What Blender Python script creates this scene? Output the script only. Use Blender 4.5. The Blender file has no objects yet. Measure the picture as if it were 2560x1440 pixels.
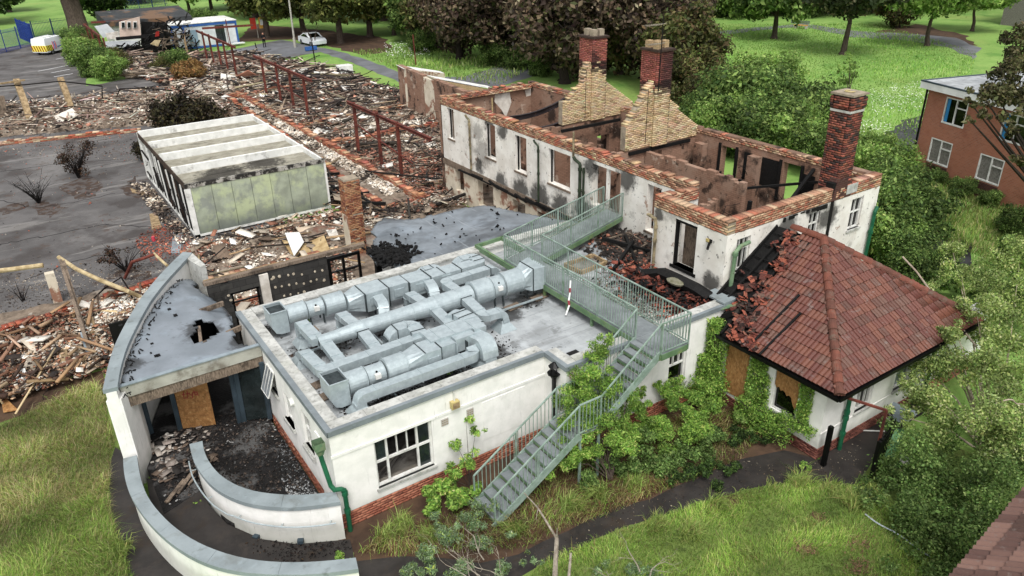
import bpy, math, random
import numpy as np
from mathutils import Vector, Matrix
C = bpy.context.scene
col = C.collection
random.seed(7); rng = np.random.default_rng(11)
PI = math.pi
# ---------------------------------------------------------------- camera, world, sun
FPX = 1902.109
RM = np.array([[ 0.83015946,-0.55717056,-0.01990571], [-0.26207009,-0.3584618 ,-0.89600469], [ 0.492092  , 0.74904346,-0.44359819]])
CH = 14.5
cam = bpy.data.cameras.new('camera'); co = bpy.data.objects.new('camera', cam); col.objects.link(co)
cam.lens = FPX/2560*36; cam.sensor_width = 36; cam.clip_end = 2000; cam.clip_start = .1
m = Matrix(((RM[0][0], -RM[1][0], -RM[2][0]), (RM[0][1], -RM[1][1], -RM[2][1]), (RM[0][2], -RM[1][2], -RM[2][2])))
co.matrix_world = Matrix.Translation((0, 0, CH)) @ m.to_4x4()
C.camera = co
w = bpy.data.worlds.new('World'); C.world = w; w.use_nodes = True
SUN_EL, SUN_ROT = 58, -150
nt = w.node_tree; nt.nodes.clear()
sky = nt.nodes.new('ShaderNodeTexSky'); sky.sky_type = 'NISHITA'; sky.sun_disc = False
sky.sun_elevation = math.radians(SUN_EL); sky.sun_rotation = math.radians(SUN_ROT)
sky.air_density = 1.0; sky.dust_density = 3.0; sky.ozone_density = 1
hs = nt.nodes.new('ShaderNodeHueSaturation'); hs.inputs['Saturation'].default_value = .1
bgn = nt.nodes.new('ShaderNodeBackground'); bgn.inputs['Strength'].default_value = .15
wo = nt.nodes.new('ShaderNodeOutputWorld')
nt.links.new(sky.outputs[0], hs.inputs['Color']); nt.links.new(hs.outputs[0], bgn.inputs[0]); nt.links.new(bgn.outputs[0], wo.inputs[0])
sl = bpy.data.lights.new('sun', 'SUN'); sl.energy = 1.35; sl.angle = math.radians(20); sl.color = (1, .97, .92)
so = bpy.data.objects.new('sun', sl); col.objects.link(so)
# sun stands over the camera's left shoulder
az = math.radians(SUN_ROT); sd = Vector((math.sin(az)*math.cos(math.radians(SUN_EL)), math.cos(az)*math.cos(math.radians(SUN_EL)), math.sin(math.radians(SUN_EL))))
so.rotation_euler = sd.to_track_quat('Z', 'Y').to_euler()
vs = C.view_settings; vs.view_transform = 'Standard'; vs.look = 'None'; vs.gamma = 1; vs.use_curve_mapping = False
vs.exposure = 0.7
# ---------------------------------------------------------------- photogrammetry: a survey sight line from the drone to a level or an upright plane
def sight(x, y): return RM.T @ np.array([x-1280, y-720, FPX])
def G(x, y, z=0.0):
    d = sight(x, y); t = (z-CH)/d[2]; return (t*d[0], t*d[1], z)
def GX(x, y, X):
    d = sight(x, y); t = X/d[0]; return (X, t*d[1], CH+t*d[2])
def GY(x, y, Y):
    d = sight(x, y); t = Y/d[1]; return (t*d[0], Y, CH+t*d[2])
# ---------------------------------------------------------------- materials
MATS = {}
def lin(c):
    if isinstance(c, str):
        v = [int(c[i:i+2], 16)/255 for i in (0, 2, 4)]
        c = [(a/12.92 if a <= .04045 else ((a+.055)/1.055)**2.4) for a in v]
    l = .2126*c[0]+.7152*c[1]+.0722*c[2]; gr = c[1] > c[0]*1.02 and c[1] > c[2]*1.3; c = [(a*.88+l*.12)**1.16 for a in c] if gr else [(a*.8+l*.2)**1.27 for a in c]
    return (c[0], c[1], c[2], 1)
def mat(name, c1, c2=None, sc=4, lo=.35, hi=.65, rough=.85, metal=0, bump=.25, bsc=None, layers=(), rnd=0, vc=False, spec=.3, st=(1, 1, 1), trans=0, alpha=1, brick=None):
    mt = bpy.data.materials.new(name); mt.use_nodes = True; MATS[name] = mt
    n = mt.node_tree; n.nodes.clear(); L = n.links.new
    out = n.nodes.new('ShaderNodeOutputMaterial'); b = n.nodes.new('ShaderNodeBsdfPrincipled'); L(b.outputs[0], out.inputs[0])
    b.inputs['Roughness'].default_value = rough; b.inputs['Metallic'].default_value = metal; b.inputs['Specular IOR Level'].default_value = spec
    geo = n.nodes.new('ShaderNodeNewGeometry'); pos = geo.outputs['Position']
    def noise(scale, det=5, stretch=(1, 1, 1), ro=.6, off=0):
        mp = n.nodes.new('ShaderNodeMapping'); mp.inputs['Scale'].default_value = stretch; mp.inputs['Location'].default_value = (off, off*1.7, off*.6); L(pos, mp.inputs[0])
        t = n.nodes.new('ShaderNodeTexNoise'); t.inputs['Scale'].default_value = scale; t.inputs['Detail'].default_value = det; t.inputs['Roughness'].default_value = ro; L(mp.outputs[0], t.inputs[0]); return t.outputs[0]
    def ramp(v, lo, hi, a=0, bb=1):
        r = n.nodes.new('ShaderNodeMapRange'); r.inputs[1].default_value = lo; r.inputs[2].default_value = hi; r.inputs[3].default_value = a; r.inputs[4].default_value = bb; r.interpolation_type = 'SMOOTHSTEP'; L(v, r.inputs[0]); return r.outputs[0]
    def math_(op, a, bb):
        k = n.nodes.new('ShaderNodeMath'); k.operation = op
        for i, v in enumerate((a, bb)):
            if isinstance(v, (int, float)): k.inputs[i].default_value = v
            else: L(v, k.inputs[i])
        return k.outputs[0]
    def mix(fac, a, bb, mode='MIX'):
        k = n.nodes.new('ShaderNodeMix'); k.data_type = 'RGBA'; k.blend_type = mode
        for i, v in ((0, fac), (6, a), (7, bb)):
            if isinstance(v, (int, float)): k.inputs[i].default_value = v
            elif isinstance(v, tuple): k.inputs[i].default_value = v
            else: L(v, k.inputs[i])
        return k.outputs[2]
    if vc:
        at = n.nodes.new('ShaderNodeAttribute'); at.attribute_name = 'Col'; c = at.outputs['Color']
        if c2 is not None: c = mix(ramp(noise(sc, 4), lo, hi), c, mix(.5, c, lin(c2)))
    else:
        c = lin(c1) if c2 is None else mix(ramp(noise(sc, 6, st), lo, hi), lin(c1), lin(c2))
    if brick:
        mp = n.nodes.new('ShaderNodeSeparateXYZ'); L(pos, mp.inputs[0])
        cb = n.nodes.new('ShaderNodeCombineXYZ'); L(math_('ADD', mp.outputs[0], mp.outputs[1]), cb.inputs[0]); L(mp.outputs[2], cb.inputs[1])
        bt = n.nodes.new('ShaderNodeTexBrick'); L(cb.outputs[0], bt.inputs[0]); bt.inputs['Scale'].default_value = 1
        bt.inputs['Brick Width'].default_value = brick[3] if len(brick) > 3 else .235; bt.inputs['Row Height'].default_value = brick[4] if len(brick) > 4 else .08; bt.inputs['Mortar Size'].default_value = .008; bt.inputs['Bias'].default_value = -.1
        bt.inputs['Color1'].default_value = lin(brick[0]); bt.inputs['Color2'].default_value = lin(brick[1]); bt.inputs['Mortar'].default_value = lin(brick[2])
        c = mix(ramp(noise(1.3, 4), .3, .7), bt.outputs[0], mix(.45, bt.outputs[0], lin(c1)))
    for i, l in enumerate(layers):
        k = l[0]; lc = lin(l[1]); am = l[2]
        if k == 'n': msk = ramp(noise(l[3], l[7] if len(l) > 7 else 7, l[6] if len(l) > 6 else (1, 1, 1), .65, 3.1+i*7), l[4], l[5])
        elif k == 's':      # blotches at surveyed spots, ragged edge
            msk = None
            nz = noise(l[4] if len(l) > 4 else 1.6, 6, (1, 1, 1), .7, 9+i)
            for (x, y, z, r) in l[3]:
                vm = n.nodes.new('ShaderNodeVectorMath'); vm.operation = 'DISTANCE'; L(pos, vm.inputs[0]); vm.inputs[1].default_value = (x, y, z)
                d = math_('ADD', math_('DIVIDE', vm.outputs['Value'], r), math_('MULTIPLY', math_('SUBTRACT', nz, .5), 1.8))
                q = ramp(d, .5, 1.05, 1, 0); msk = q if msk is None else math_('MAXIMUM', msk, q)
        elif k == 'z':
            sp = n.nodes.new('ShaderNodeSeparateXYZ'); L(pos, sp.inputs[0])
            q = math_('ADD', sp.outputs[2], math_('MULTIPLY', math_('SUBTRACT', noise(l[5], 5, (1, 1, .3), .6, 5+i), .5), l[6]))
            msk = ramp(q, l[3], l[4])
        c = mix(math_('MULTIPLY', msk, am), c, lc)
    if rnd:
        oi = n.nodes.new('ShaderNodeObjectInfo'); h = n.nodes.new('ShaderNodeHueSaturation'); L(c, h.inputs['Color'])
        L(math_('ADD', math_('MULTIPLY', oi.outputs['Random'], 2*rnd), 1-rnd), h.inputs['Value']); 
        c = h.outputs[0]
    if isinstance(c, tuple): b.inputs['Base Color'].default_value = c
    else: L(c, b.inputs['Base Color'])
    if bump:
        bp = n.nodes.new('ShaderNodeBump'); bp.inputs['Strength'].default_value = bump; bp.inputs['Distance'].default_value = .03; L(noise(bsc or sc*4, 6), bp.inputs['Height']); L(bp.outputs[0], b.inputs['Normal'])
    if trans:
        tr = n.nodes.new('ShaderNodeBsdfTranslucent'); ms = n.nodes.new('ShaderNodeMixShader'); ms.inputs[0].default_value = trans
        if isinstance(c, tuple): tr.inputs[0].default_value = c
        else: L(c, tr.inputs[0])
        L(b.outputs[0], ms.inputs[1]); L(tr.outputs[0], ms.inputs[2]); L(ms.outputs[0], out.inputs[0])
    return mt
# ---------------------------------------------------------------- mesh builder
class MB:
    def __init__(s): s.v = []; s.f = []
    def add(s, vs_, fs):
        o = len(s.v); s.v += [tuple(map(float, p)) for p in vs_]; s.f += [tuple(i+o for i in q) for q in fs]; return s
    def box(s, x0, x1, y0, y1, z0, z1):
        return s.add([(x0, y0, z0), (x1, y0, z0), (x1, y1, z0), (x0, y1, z0), (x0, y0, z1), (x1, y0, z1), (x1, y1, z1), (x0, y1, z1)],
                     [(0, 3, 2, 1), (4, 5, 6, 7), (0, 1, 5, 4), (1, 2, 6, 5), (2, 3, 7, 6), (3, 0, 4, 7)])
    def bar(s, p, q, w_, h=None, up=(0, 0, 1)):      # square-section bar between two points
        h = w_ if h is None else h
        p = Vector(p); q = Vector(q); t = (q-p); 
        if t.length < 1e-6: return s
        t.normalize(); u = Vector(up)
        if abs(t.dot(u)) > .98: u = Vector((1, 0, 0)) if abs(t.x) < .9 else Vector((0, 1, 0))
        a = t.cross(u).normalized()*w_/2; b = a.cross(t).normalized()*h/2
        vv = [p-a-b, p+a-b, p+a+b, p-a+b, q-a-b, q+a-b, q+a+b, q-a+b]
        return s.add(vv, [(0, 3, 2, 1), (4, 5, 6, 7), (0, 1, 5, 4), (1, 2, 6, 5), (2, 3, 7, 6), (3, 0, 4, 7)])
    def loft(s, loops, cap=True):
        n = len(loops[0]); o = len(s.v)
        for l in loops: s.v += [tuple(map(float, p)) for p in l]
        for i in range(len(loops)-1):
            for j in range(n):
                k = (j+1) % n; s.f.append((o+i*n+j, o+i*n+k, o+(i+1)*n+k, o+(i+1)*n+j))
        if cap: s.f.append(tuple(o+j for j in range(n))[::-1]); e = o+(len(loops)-1)*n; s.f.append(tuple(e+j for j in range(n)))
        return s
    def sweep(s, path, prof, cap=True, up=(0, 0, 1), side0=None):
        P = [Vector(p) for p in path]; side = Vector(side0) if side0 else None; loops = []
        for i, p in enumerate(P):
            t1 = (P[i]-P[i-1]).normalized() if i else (P[1]-P[0]).normalized()
            t2 = (P[i+1]-P[i]).normalized() if i < len(P)-1 else t1
            t = (t1+t2).normalized()
            if side is None:
                u = Vector(up)
                if abs(t.dot(u)) > .97: u = Vector((0, 1, 0))
                side = t.cross(u).normalized()
            else:
                s2 = side-t*side.dot(t)
                u = Vector(up)
                if abs(t.dot(u)) < .3: s3 = t.cross(u).normalized(); s2 = s3 if s3.dot(s2) >= 0 else -s3
                side = s2.normalized()
            b = side.cross(t); k = 1/max(.5, t1.dot(t))
            loops.append([p+side*a*(k if abs(side.dot(t2-t1)) > .05 else 1)+b*c for a, c in prof])
        return s.loft(loops, cap)
    def tube(s, path, r, n=8, cap=True):
        return s.sweep(path, [(r*math.cos(2*PI*i/n), r*math.sin(2*PI*i/n)) for i in range(n)], cap)
    def cone(s, p, q, r0, r1, n=8):
        p = Vector(p); q = Vector(q); t = (q-p).normalized(); u = Vector((0, 0, 1)) if abs(t.z) < .9 else Vector((1, 0, 0)); a = t.cross(u).normalized(); b = a.cross(t)
        return s.loft([[c+a*r*math.cos(2*PI*i/n)+b*r*math.sin(2*PI*i/n) for i in range(n)] for c, r in ((p, r0), (q, r1))])
    def prism(s, poly, z0, z1):
        n = len(poly); o = len(s.v)
        s.v += [(p[0], p[1], z0) for p in poly]+[(p[0], p[1], z1) for p in poly]
        s.f.append(tuple(o+i for i in range(n))[::-1]); s.f.append(tuple(o+n+i for i in range(n)))
        for i in range(n): k = (i+1) % n; s.f.append((o+i, o+k, o+n+k, o+n+i))
        return s
    def build(s, name, m, parent=None, smooth=False, **kw):
        me = bpy.data.meshes.new(name)
        o0 = ORG[parent] if parent else None
        V = np.array(s.v)
        if o0 is None:
            o0 = ((V[:, 0].min()+V[:, 0].max())/2, (V[:, 1].min()+V[:, 1].max())/2, V[:, 2].min())
        V = V-np.array(o0); me.from_pydata(V.tolist(), [], s.f)
        me.materials.append(MATS[m]); 
        if smooth:
            for p in me.polygons: p.use_smooth = True
        return link(name, me, parent, o0, **kw)
ORG = {}
def link(name, me, parent, o0, label=None, cat=None, group=None, kind=None):
    o = bpy.data.objects.new(name, me); col.objects.link(o)
    if parent is not None: o.parent = parent
    else: o.location = o0
    ORG[o] = tuple(o0); tag(o, label, cat, group, kind); return o
def tag(o, label=None, cat=None, group=None, kind=None):
    if label: o['label'] = label
    if cat: o['category'] = cat
    if group: o['group'] = group
    if kind: o['kind'] = kind
def thing(name, label, cat, loc, group=None):
    o = bpy.data.objects.new(name, None); o.location = loc; o.empty_display_size = .2; col.objects.link(o); ORG[o] = tuple(loc); tag(o, label, cat, group); return o
def inst(name, me, loc, parent, rot=None, sc=None):
    o = bpy.data.objects.new(name, me); col.objects.link(o)
    if parent is not None: o.parent = parent; o.location = Vector(loc)-Vector(ORG[parent])
    else: o.location = loc
    if rot is not None: o.rotation_euler = rot
    if sc is not None: o.scale = sc
    ORG[o] = tuple(loc); return o
def copy_tree(src, loc, rotz, label=None, sc=None):
    c = src.copy(); col.objects.link(c); c.location = loc; c.rotation_euler = (0, 0, rotz)
    if sc: c.scale = sc
    if label: c['label'] = label
    def rec(a, b):
        for ch in list(a.children):
            d = ch.copy(); col.objects.link(d); d.parent = b; rec(ch, d)
    rec(src, c); return c
# ---- numpy meshes
def npmesh(name, V, F, colr=None, m=None):
    me = bpy.data.meshes.new(name); nf, k = F.shape
    me.vertices.add(len(V)); me.vertices.foreach_set('co', V.astype(np.float32).ravel())
    me.loops.add(nf*k); me.loops.foreach_set('vertex_index', F.astype(np.int32).ravel())
    me.polygons.add(nf); me.polygons.foreach_set('loop_start', np.arange(0, nf*k, k, dtype=np.int32))
    me.update(calc_edges=True)
    if colr is not None:
        a = me.color_attributes.new('Col', 'FLOAT_COLOR', 'POINT'); cc = np.ones((len(V), 4), np.float32); cc[:, :3] = colr; a.data.foreach_set('color', cc.ravel())
    if m: me.materials.append(MATS[m])
    return me
BV = np.array([(-1, -1, -1), (1, -1, -1), (1, 1, -1), (-1, 1, -1), (-1, -1, 1), (1, -1, 1), (1, 1, 1), (-1, 1, 1)], float)
BF = np.array([(0, 3, 2, 1), (4, 5, 6, 7), (0, 1, 5, 4), (1, 2, 6, 5), (2, 3, 7, 6), (3, 0, 4, 7)])
def boxes(name, Cn, H, Rt, cl, m, o0):
    n = len(Cn); V = BV[None]*np.asarray(H)[:, None, :]
    if Rt is not None: V = np.einsum('nij,nkj->nki', Rt, V)
    V = V+np.asarray(Cn)[:, None, :]-np.array(o0); F = (BF[None]+8*np.arange(n)[:, None, None]).reshape(-1, 4)
    return npmesh(name, V.reshape(-1, 3), F, np.repeat(np.asarray(cl), 8, axis=0), m)
def rots(n, tilt=.35):
    a = rng.uniform(0, 2*PI, n); b = rng.normal(0, tilt, n); c_ = rng.normal(0, tilt, n)
    ca, sa, cb, sb, cc, sc_ = np.cos(a), np.sin(a), np.cos(b), np.sin(b), np.cos(c_), np.sin(c_); z = np.zeros(n); o = np.ones(n)
    A = np.stack([ca, -sa, z, sa, ca, z, z, z, o], 1).reshape(n, 3, 3); B = np.stack([cb, z, sb, z, o, z, -sb, z, cb], 1).reshape(n, 3, 3); D = np.stack([o, z, z, z, cc, -sc_, z, sc_, cc], 1).reshape(n, 3, 3)
    return A@B@D
def inpoly(P, poly):
    x, y = P[:, 0], P[:, 1]; ins = np.zeros(len(P), bool); n = len(poly); j = n-1
    for i in range(n):
        xi, yi = poly[i][:2]; xj, yj = poly[j][:2]
        cnd = ((yi > y) != (yj > y)) & (x < (xj-xi)*(y-yi)/(yj-yi+1e-12)+xi); ins ^= cnd; j = i
    return ins
def scatter(poly, n):
    p = np.array([q[:2] for q in poly]); lo, hi = p.min(0), p.max(0); out = []
    got = 0
    while got < n:
        q = rng.uniform(lo, hi, (n*2, 2)); q = q[inpoly(q, poly)]; out.append(q); got += len(q)
    return np.concatenate(out)[:n]
def pal(n, cols, wts, jit=.2):
    c = np.array([lin(q)[:3] for q in cols]); wts = np.array(wts, float); i = rng.choice(len(cols), n, p=wts/wts.sum())
    return np.clip(c[i]*(1+rng.normal(0, jit, (n, 1)))*(1+rng.normal(0, .05, (n, 3))), .003, .9)
def px(pts, z=0): return [G(x, y, z) for x, y in pts]
def ragged(poly, step=.6, amp=.15):
    out = []
    for i in range(len(poly)):
        a = np.array(poly[i][:2]); b = np.array(poly[(i+1) % len(poly)][:2]); L_ = np.linalg.norm(b-a); n = max(1, int(L_/step)); nn = np.array([-(b-a)[1], (b-a)[0]])/(L_+1e-9)
        for k in range(n): out.append(tuple(a+(b-a)*k/n+nn*random.uniform(-amp, amp)))
    return out
LAYER = [0]
def sheet(name, poly, m, z, label=None, step=.6, amp=.12, kind='structure', far=False):
    from mathutils.geometry import tessellate_polygon
    poly = ragged(poly, step, amp); v = [Vector((p[0], p[1], z)) for p in poly]; tris = tessellate_polygon([v])
    b = MB(); b.add(v, [t if (v[t[1]]-v[t[0]]).cross(v[t[2]]-v[t[0]]).z > 0 else t[::-1] for t in tris])
    return b.build(name, m, kind=kind, label=label)
# ---------------------------------------------------------------- colours of the place
mat('render_white', 'eceae6', 'e2e1dc', 2.5, rough=.9, bump=.12, layers=[('n', 'a5a298', .3, 1.1, .58, .74), ('n', '8a877c', .4, 4, .6, .72, (3, 3, .25)), ('n', '6f6d64', .35, 9, .68, .74), ('z', '7a7d66', .4, .8, .3, 2, .5)])
mat('coping_stone', 'c6c6c1', 'adada8', 3, rough=.9, layers=[('n', '6d6c64', .6, 7, .5, .7), ('n', '7c8063', .25, 2, .5, .7)])
mat('edge_metal', '8f989c', '81898d', 1.5, rough=.5, bump=.05, layers=[('n', '9fadb2', .4, 6, .6, .75)])
mat('coping_blue', '9aa4a7', '8c9699', 1.1, rough=.5, bump=.04, layers=[('n', 'a3b0b4', .5, 4, .55, .75), ('n', '5b5f58', .45, 3, .56, .72), ('n', '6d6a5c', .35, 1.2, .55, .7)])
mat('felt_roof', 'b5b9bb', 'a0a4a6', 1.2, rough=.6, bump=.1, layers=[('n', '8a8c8c', .5, .9, .5, .6, (.25, 3, 1)), ('n', '74726e', .45, 3, .58, .68), ('n', '5c5c5a', .5, 1.3, .56, .66), ('n', 'c3c8cb', .6, 2.2, .5, .72, (1, .35, 1)), ('n', '3a3835', .55, 9, .63, .7),
     ('s', '25221f', .85, [(6.2, 19.9, 2.8, 1.1), (8.4, 19.8, 2.8, 1.3), (6.9, 17.9, 2.8, .9), (9.8, 16.5, 2.8, .9), (6.5, 15.85, 2.8, .9), (8.2, 15.9, 2.8, 1.1), (10.6, 19.7, 2.8, .8), (12.9, 18.7, 2.8, .7), (11.8, 18.2, 2.8, .6), (5.1, 21.7, 2.8, .6)], 3.5)])
mat('membrane', '8f979f', '80888f', .8, rough=.42, bump=.06, layers=[('n', '9aa7b2', .6, .9, .5, .7), ('n', '4a4d52', .5, .7, .52, .66, (1, .3, 1)), ('n', '5d6063', .5, 5, .6, .7), ('s', '35312e', .8, [(3.3, 22.7, 3, .75), (4.1, 21.2, 3, .5), (1.0, 21.8, 3, .5)], 2.5)])
mat('membrane_dark', '8a9299', '71787e', .9, rough=.38, bump=.06, layers=[('n', '96a1ab', .5, .8, .5, .66), ('n', '3c3e42', .6, .55, .5, .6, (.4, 1, 1)), ('n', 'a5abb0', .5, 1.4, .58, .64, (3, .2, 1)), ('n', '2a2a2a', .6, 7, .68, .74)])
mat('galvanised', 'b6c2c5', 'a9b5b9', 5, rough=.36, metal=.3, bump=.03, spec=.6, layers=[('n', 'cdd6d9', .35, 14, .5, .7), ('n', '8c979a', .25, 3, .6, .72)])
mat('galv_dark', '5c6668', '474f51', 6, rough=.5, metal=.5)
mat('green_steel', '9aaca2', '84988c', 3, rough=.6, bump=.08, layers=[('n', '5c7d55', .6, 2.5, .52, .68), ('n', 'b4bdb4', .4, 6, .58, .7), ('n', '6b4d38', .5, 8, .68, .73)])
mat('green_beam', '6f8a6a', '5d7a56', 2, rough=.7, bump=.15, layers=[('n', '8f9a52', .6, 3, .5, .7), ('n', '3f4a3a', .5, 5, .6, .7)])
mat('deck_grey', '8f9698', '7d8386', 2, rough=.75, layers=[('n', '5a6a5c', .4, 2, .5, .7), ('n', '9aa0a2', .5, 7, .55, .7)])
mat('pipe_green', '1d6a4a', '175c40', 3, rough=.4, bump=.05, layers=[('n', '5f8f7d', .4, 6, .6, .75)])
mat('pipe_pale_green', '7d9474', '5f7d5f', 3, rough=.6, bump=.1, layers=[('n', '9a9a78', .6, 4, .5, .7), ('n', '4c4030', .6, 6, .6, .7)])
mat('pipe_burnt', 'a89a78', '5d5340', 2.2, rough=.8, bump=.1, layers=[('n', '3b4f36', .6, 1.8, .5, .65)])
mat('pipe_dark_green', '3d4a35', '2b3626', 3, rough=.6)
mat('charred', '1b1918', '0d0c0c', 7, rough=.75, bump=.9, bsc=14, layers=[('n', '4a443f', .4, 5, .6, .75)])
mat('soot', '12110f', '1c1916', 4, rough=.9)  # also colours the painted dark wall gap and the chimney corner lines
mat('weathered_wood', '9c8b79', '736456', 6, st=(6, 6, 1), rough=.85, bump=.4, layers=[('n', '332b25', .6, 2, .5, .65)])
mat('pale_wood', 'b39c77', '8f7a58', 5, rough=.85, layers=[('n', '5a4630', .5, 3, .55, .7)])
mat('insulation', 'c9b891', 'a8946c', 3, rough=.9, bump=.4, layers=[('n', '6d5a3e', .5, 4, .6, .7)])
mat('osb', 'b5864a', '9a6e38', 9, st=(1, 1, 1), rough=.75, bump=.2, layers=[('n', 'd0a869', .6, 14, .5, .65, (1, 2, .6)), ('n', '6f4b25', .5, 11, .6, .7, (2, 1, 1))])
mat('osb_grey', '8f8b84', '77736c', 9, rough=.8, layers=[('n', 'a6a29a', .6, 14, .5, .65), ('n', '5d5953', .5, 16, .58, .68)])
mat('graffiti', 'a8383f', rough=.7, bump=0)
mat('brick', '8a3f2a', vc=True, rough=.9, bump=.2, bsc=30, layers=[('n', '3a302a', .3, 1.6, .56, .74)])
mat('brick_clean', '9a4a32', vc=True, rough=.85, bump=.2, bsc=30)
mat('mortar', 'ada08c', '968a78', 4, rough=.95, layers=[('n', '5b5148', .35, 1.5, .55, .7)])
mat('mortar_dark', '5a4a40', '4a3a32', 4, rough=.95)
H_SP = [(19.8, 33.0, 2.6, .5), (19.8, 31.9, 4.95, .6), (19.8, 30.7, 4.95, .55), (19.8, 29.2, 2.35, .8), (19.8, 27.6, 2.3, 1.0), (19.8, 26.0, 2.35, .9), (19.8, 24.3, 2.35, 1.1), (19.8, 22.6, 2.8, .9), (19.8, 23.9, 4.8, .6), (19.8, 21.7, 4.9, .7), (19.8, 30.9, 2.3, .6), (17.95, 15.3, 3.3, .45), (17.95, 17.9, 5.0, .3), (22.2, 14.83, 5.2, .5), (23.2, 14.83, 4.6, .7), (19.7, 14.83, 3.9, .5), (20.9, 14.83, 4.6, .7)]
mat('house_render', 'e6e3dc', 'd8d3ca', 1.4, rough=.92, bump=.25, layers=[('n', '8b867c', .6, .9, .54, .7), ('n', '4f4b47', .8, 5.5, .61, .66), ('n', 'a88872', .8, 1.5, .64, .67), ('s', '5a544e', .5, [(19.8, 32.6, 3.4, .9), (19.8, 33.0, 4.4, .6)], 7), ('s', '211e1b', .85, H_SP, 2.2)])
mat('lower_render', 'd9d0bd', 'cabfaa', 1.4, rough=.92, bump=.3, layers=[('n', '9a6a50', .9, 1.1, .5, .58), ('n', '2a2320', .7, 1.6, .6, .7)])
mat('interior', 'a3836f', '8f6f5c', 1.5, rough=.95, bump=.3, brick=('a8846e', '95745f', '7d6250'), layers=[('n', 'a98f7c', .6, .7, .5, .6), ('n', '2a2320', .85, .8, .52, .64), ('n', '17130f', .8, 1.7, .6, .66), ('n', 'c4b5a4', .6, 1.1, .62, .66)])
mat('interior_pale', 'dcd7ce', 'c0b8ac', 2, rough=.9, layers=[('n', '3a332e', .6, 1.5, .58, .7)])
mat('buff_brickwork', 'b59b74', brick=('bfa57c', 'a88e66', '8d7d66'), rough=.95, layers=[('n', '6b5a45', .5, 1.2, .58, .72)])
mat('block_wall', '4d4c4b', '3d3b3a', 2, rough=.9, brick=('55534f', '454341', '2c2a29', .46, .23), layers=[('n', '1b1917', .6, 1.3, .5, .7), ('n', '8d8880', .5, 2, .66, .74)])
mat('dab', 'b5a995', 'c8bda8', 9, rough=.95, bump=.4)
mat('container_green', 'a8b09c', '989f8e', 1.4, rough=.7, bump=.06, layers=[('n', 'b8c29a', .85, .8, .45, .6), ('n', '8f9490', .7, 1.0, .55, .66), ('z', '6d7270', .75, 1.2, .2, 1.5, .8), ('n', '2c2a29', .5, 2, .68, .74)])
mat('container_white', 'e4e4e0', 'd4d4cf', 2, rough=.7, bump=.05, layers=[('n', '77726a', .6, 1.3, .54, .68), ('n', '4a4540', .5, 4, .64, .72)])
mat('container_roof', 'b8b4a6', 'a39f90', 2, rough=.8, bump=.1, layers=[('n', '5b574e', .7, 2, .55, .66, (.3, 3, 1)), ('s', '35302f', .8, [(8.6, 40.2, 2.7, 1.4), (10.8, 40.6, 2.7, 1.3), (7.8, 39.6, 2.7, 1.0)], 3)])
mat('frame_rust', '5b4335', '3f332c', 3, rough=.85, bump=.2, layers=[('n', '8f8578', .6, 3, .55, .68)])
mat('rust_steel', '8a4a3a', '6f3a2e', 3, rough=.8, bump=.1, layers=[('n', '33211c', .6, 1.5, .52, .66)])
mat('asphalt', '747170', '646160', .5, rough=.8, bump=.2, bsc=60, layers=[('n', '93908d', .6, .16, .5, .7, (1, .5, 1)), ('n', '4f4845', .7, .3, .5, .62), ('n', '5f4a3a', .6, .9, .58, .66), ('n', 'a09d99', .4, .25, .56, .62, (.5, 3, 1)), ('n', '77777a', .4, 40, .62, .7)])
mat('asphalt_wet', '3b3c40', '2e2d2f', .6, rough=.4, bump=.15, bsc=50, layers=[('n', '56585c', .7, .5, .5, .65), ('n', '4a3a2e', .5, .9, .55, .68), ('n', '7a7a78', .4, 30, .66, .72)])
mat('dirt_path', '4a4542', '3b3735', 1.2, rough=.55, bump=.3, layers=[('n', '524a44', .6, 3, .5, .68), ('n', '7c7670', .4, 30, .66, .72), ('n', '4a3a26', .5, 1.5, .55, .7)])
mat('road', '84868b', '75777b', .4, rough=.7, bump=.2, layers=[('n', '4f4a44', .6, .4, .5, .7), ('n', '6f5640', .5, .25, .58, .7)])
mat('soil', '6e5642', '574435', 1, rough=.95, bump=.5, layers=[('n', '6f5a3a', .5, .5, .5, .7), ('n', '3a2a20', .6, 2.5, .5, .7)])
mat('meadow', '86a550', '729840', .12, rough=.95, bump=.6, bsc=4, layers=[('n', '8a9a4c', .6, .1, .5, .68), ('n', '4f8028', .7, .3, .5, .68), ('n', 'a3a868', .35, 1.5, .56, .7), ('n', '2f4f1a', .5, 4, .55, .7)])
mat('lawn', '75883f', '627a32', .6, rough=.95, bump=.8, bsc=12, layers=[('n', '7a8a44', .6, 1.2, .5, .68), ('n', '3a4a1c', .7, 3, .5, .66), ('n', '5c4a30', .6, .7, .6, .7)])
mat('rubble_bed', '958574', '786a5c', 3.1, rough=.95, bump=1, bsc=9, layers=[('n', 'b0a495', .7, .7, .5, .64), ('n', '8a4a34', .6, .45, .56, .68), ('n', '3a322c', .7, 1.1, .56, .68), ('n', 'c4bdb2', .6, 3.5, .6, .7)])
mat('debris', 'ffffff', vc=True, rough=.9, bump=.3, bsc=20)
mat('ash_bed', '97938c', '7b756c', 1.5, rough=.95, bump=.8, bsc=10, layers=[('n', '4b443d', .6, 1.7, .5, .66), ('n', '7c7453', .4, 1, .5, .7)])
mat('black_debris', '2e2b2b', '1e1c1c', 2, rough=.7, bump=1, bsc=16, layers=[('n', '6d6c6b', .85, 1.0, .5, .62), ('n', '8c8b89', .5, 9, .64, .72)])
mat('tile_red', '8a3f30', vc=True, rough=.55, bump=.2, bsc=20, layers=[('n', '8b8682', .45, 3, .55, .72, (1, 1, 3)), ('n', '3a2420', .4, 2, .55, .7)])
mat('tile_clay', 'a5512f', vc=True, rough=.8, bump=.2, layers=[('n', '6b655a', .7, 3, .5, .68)])
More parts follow.
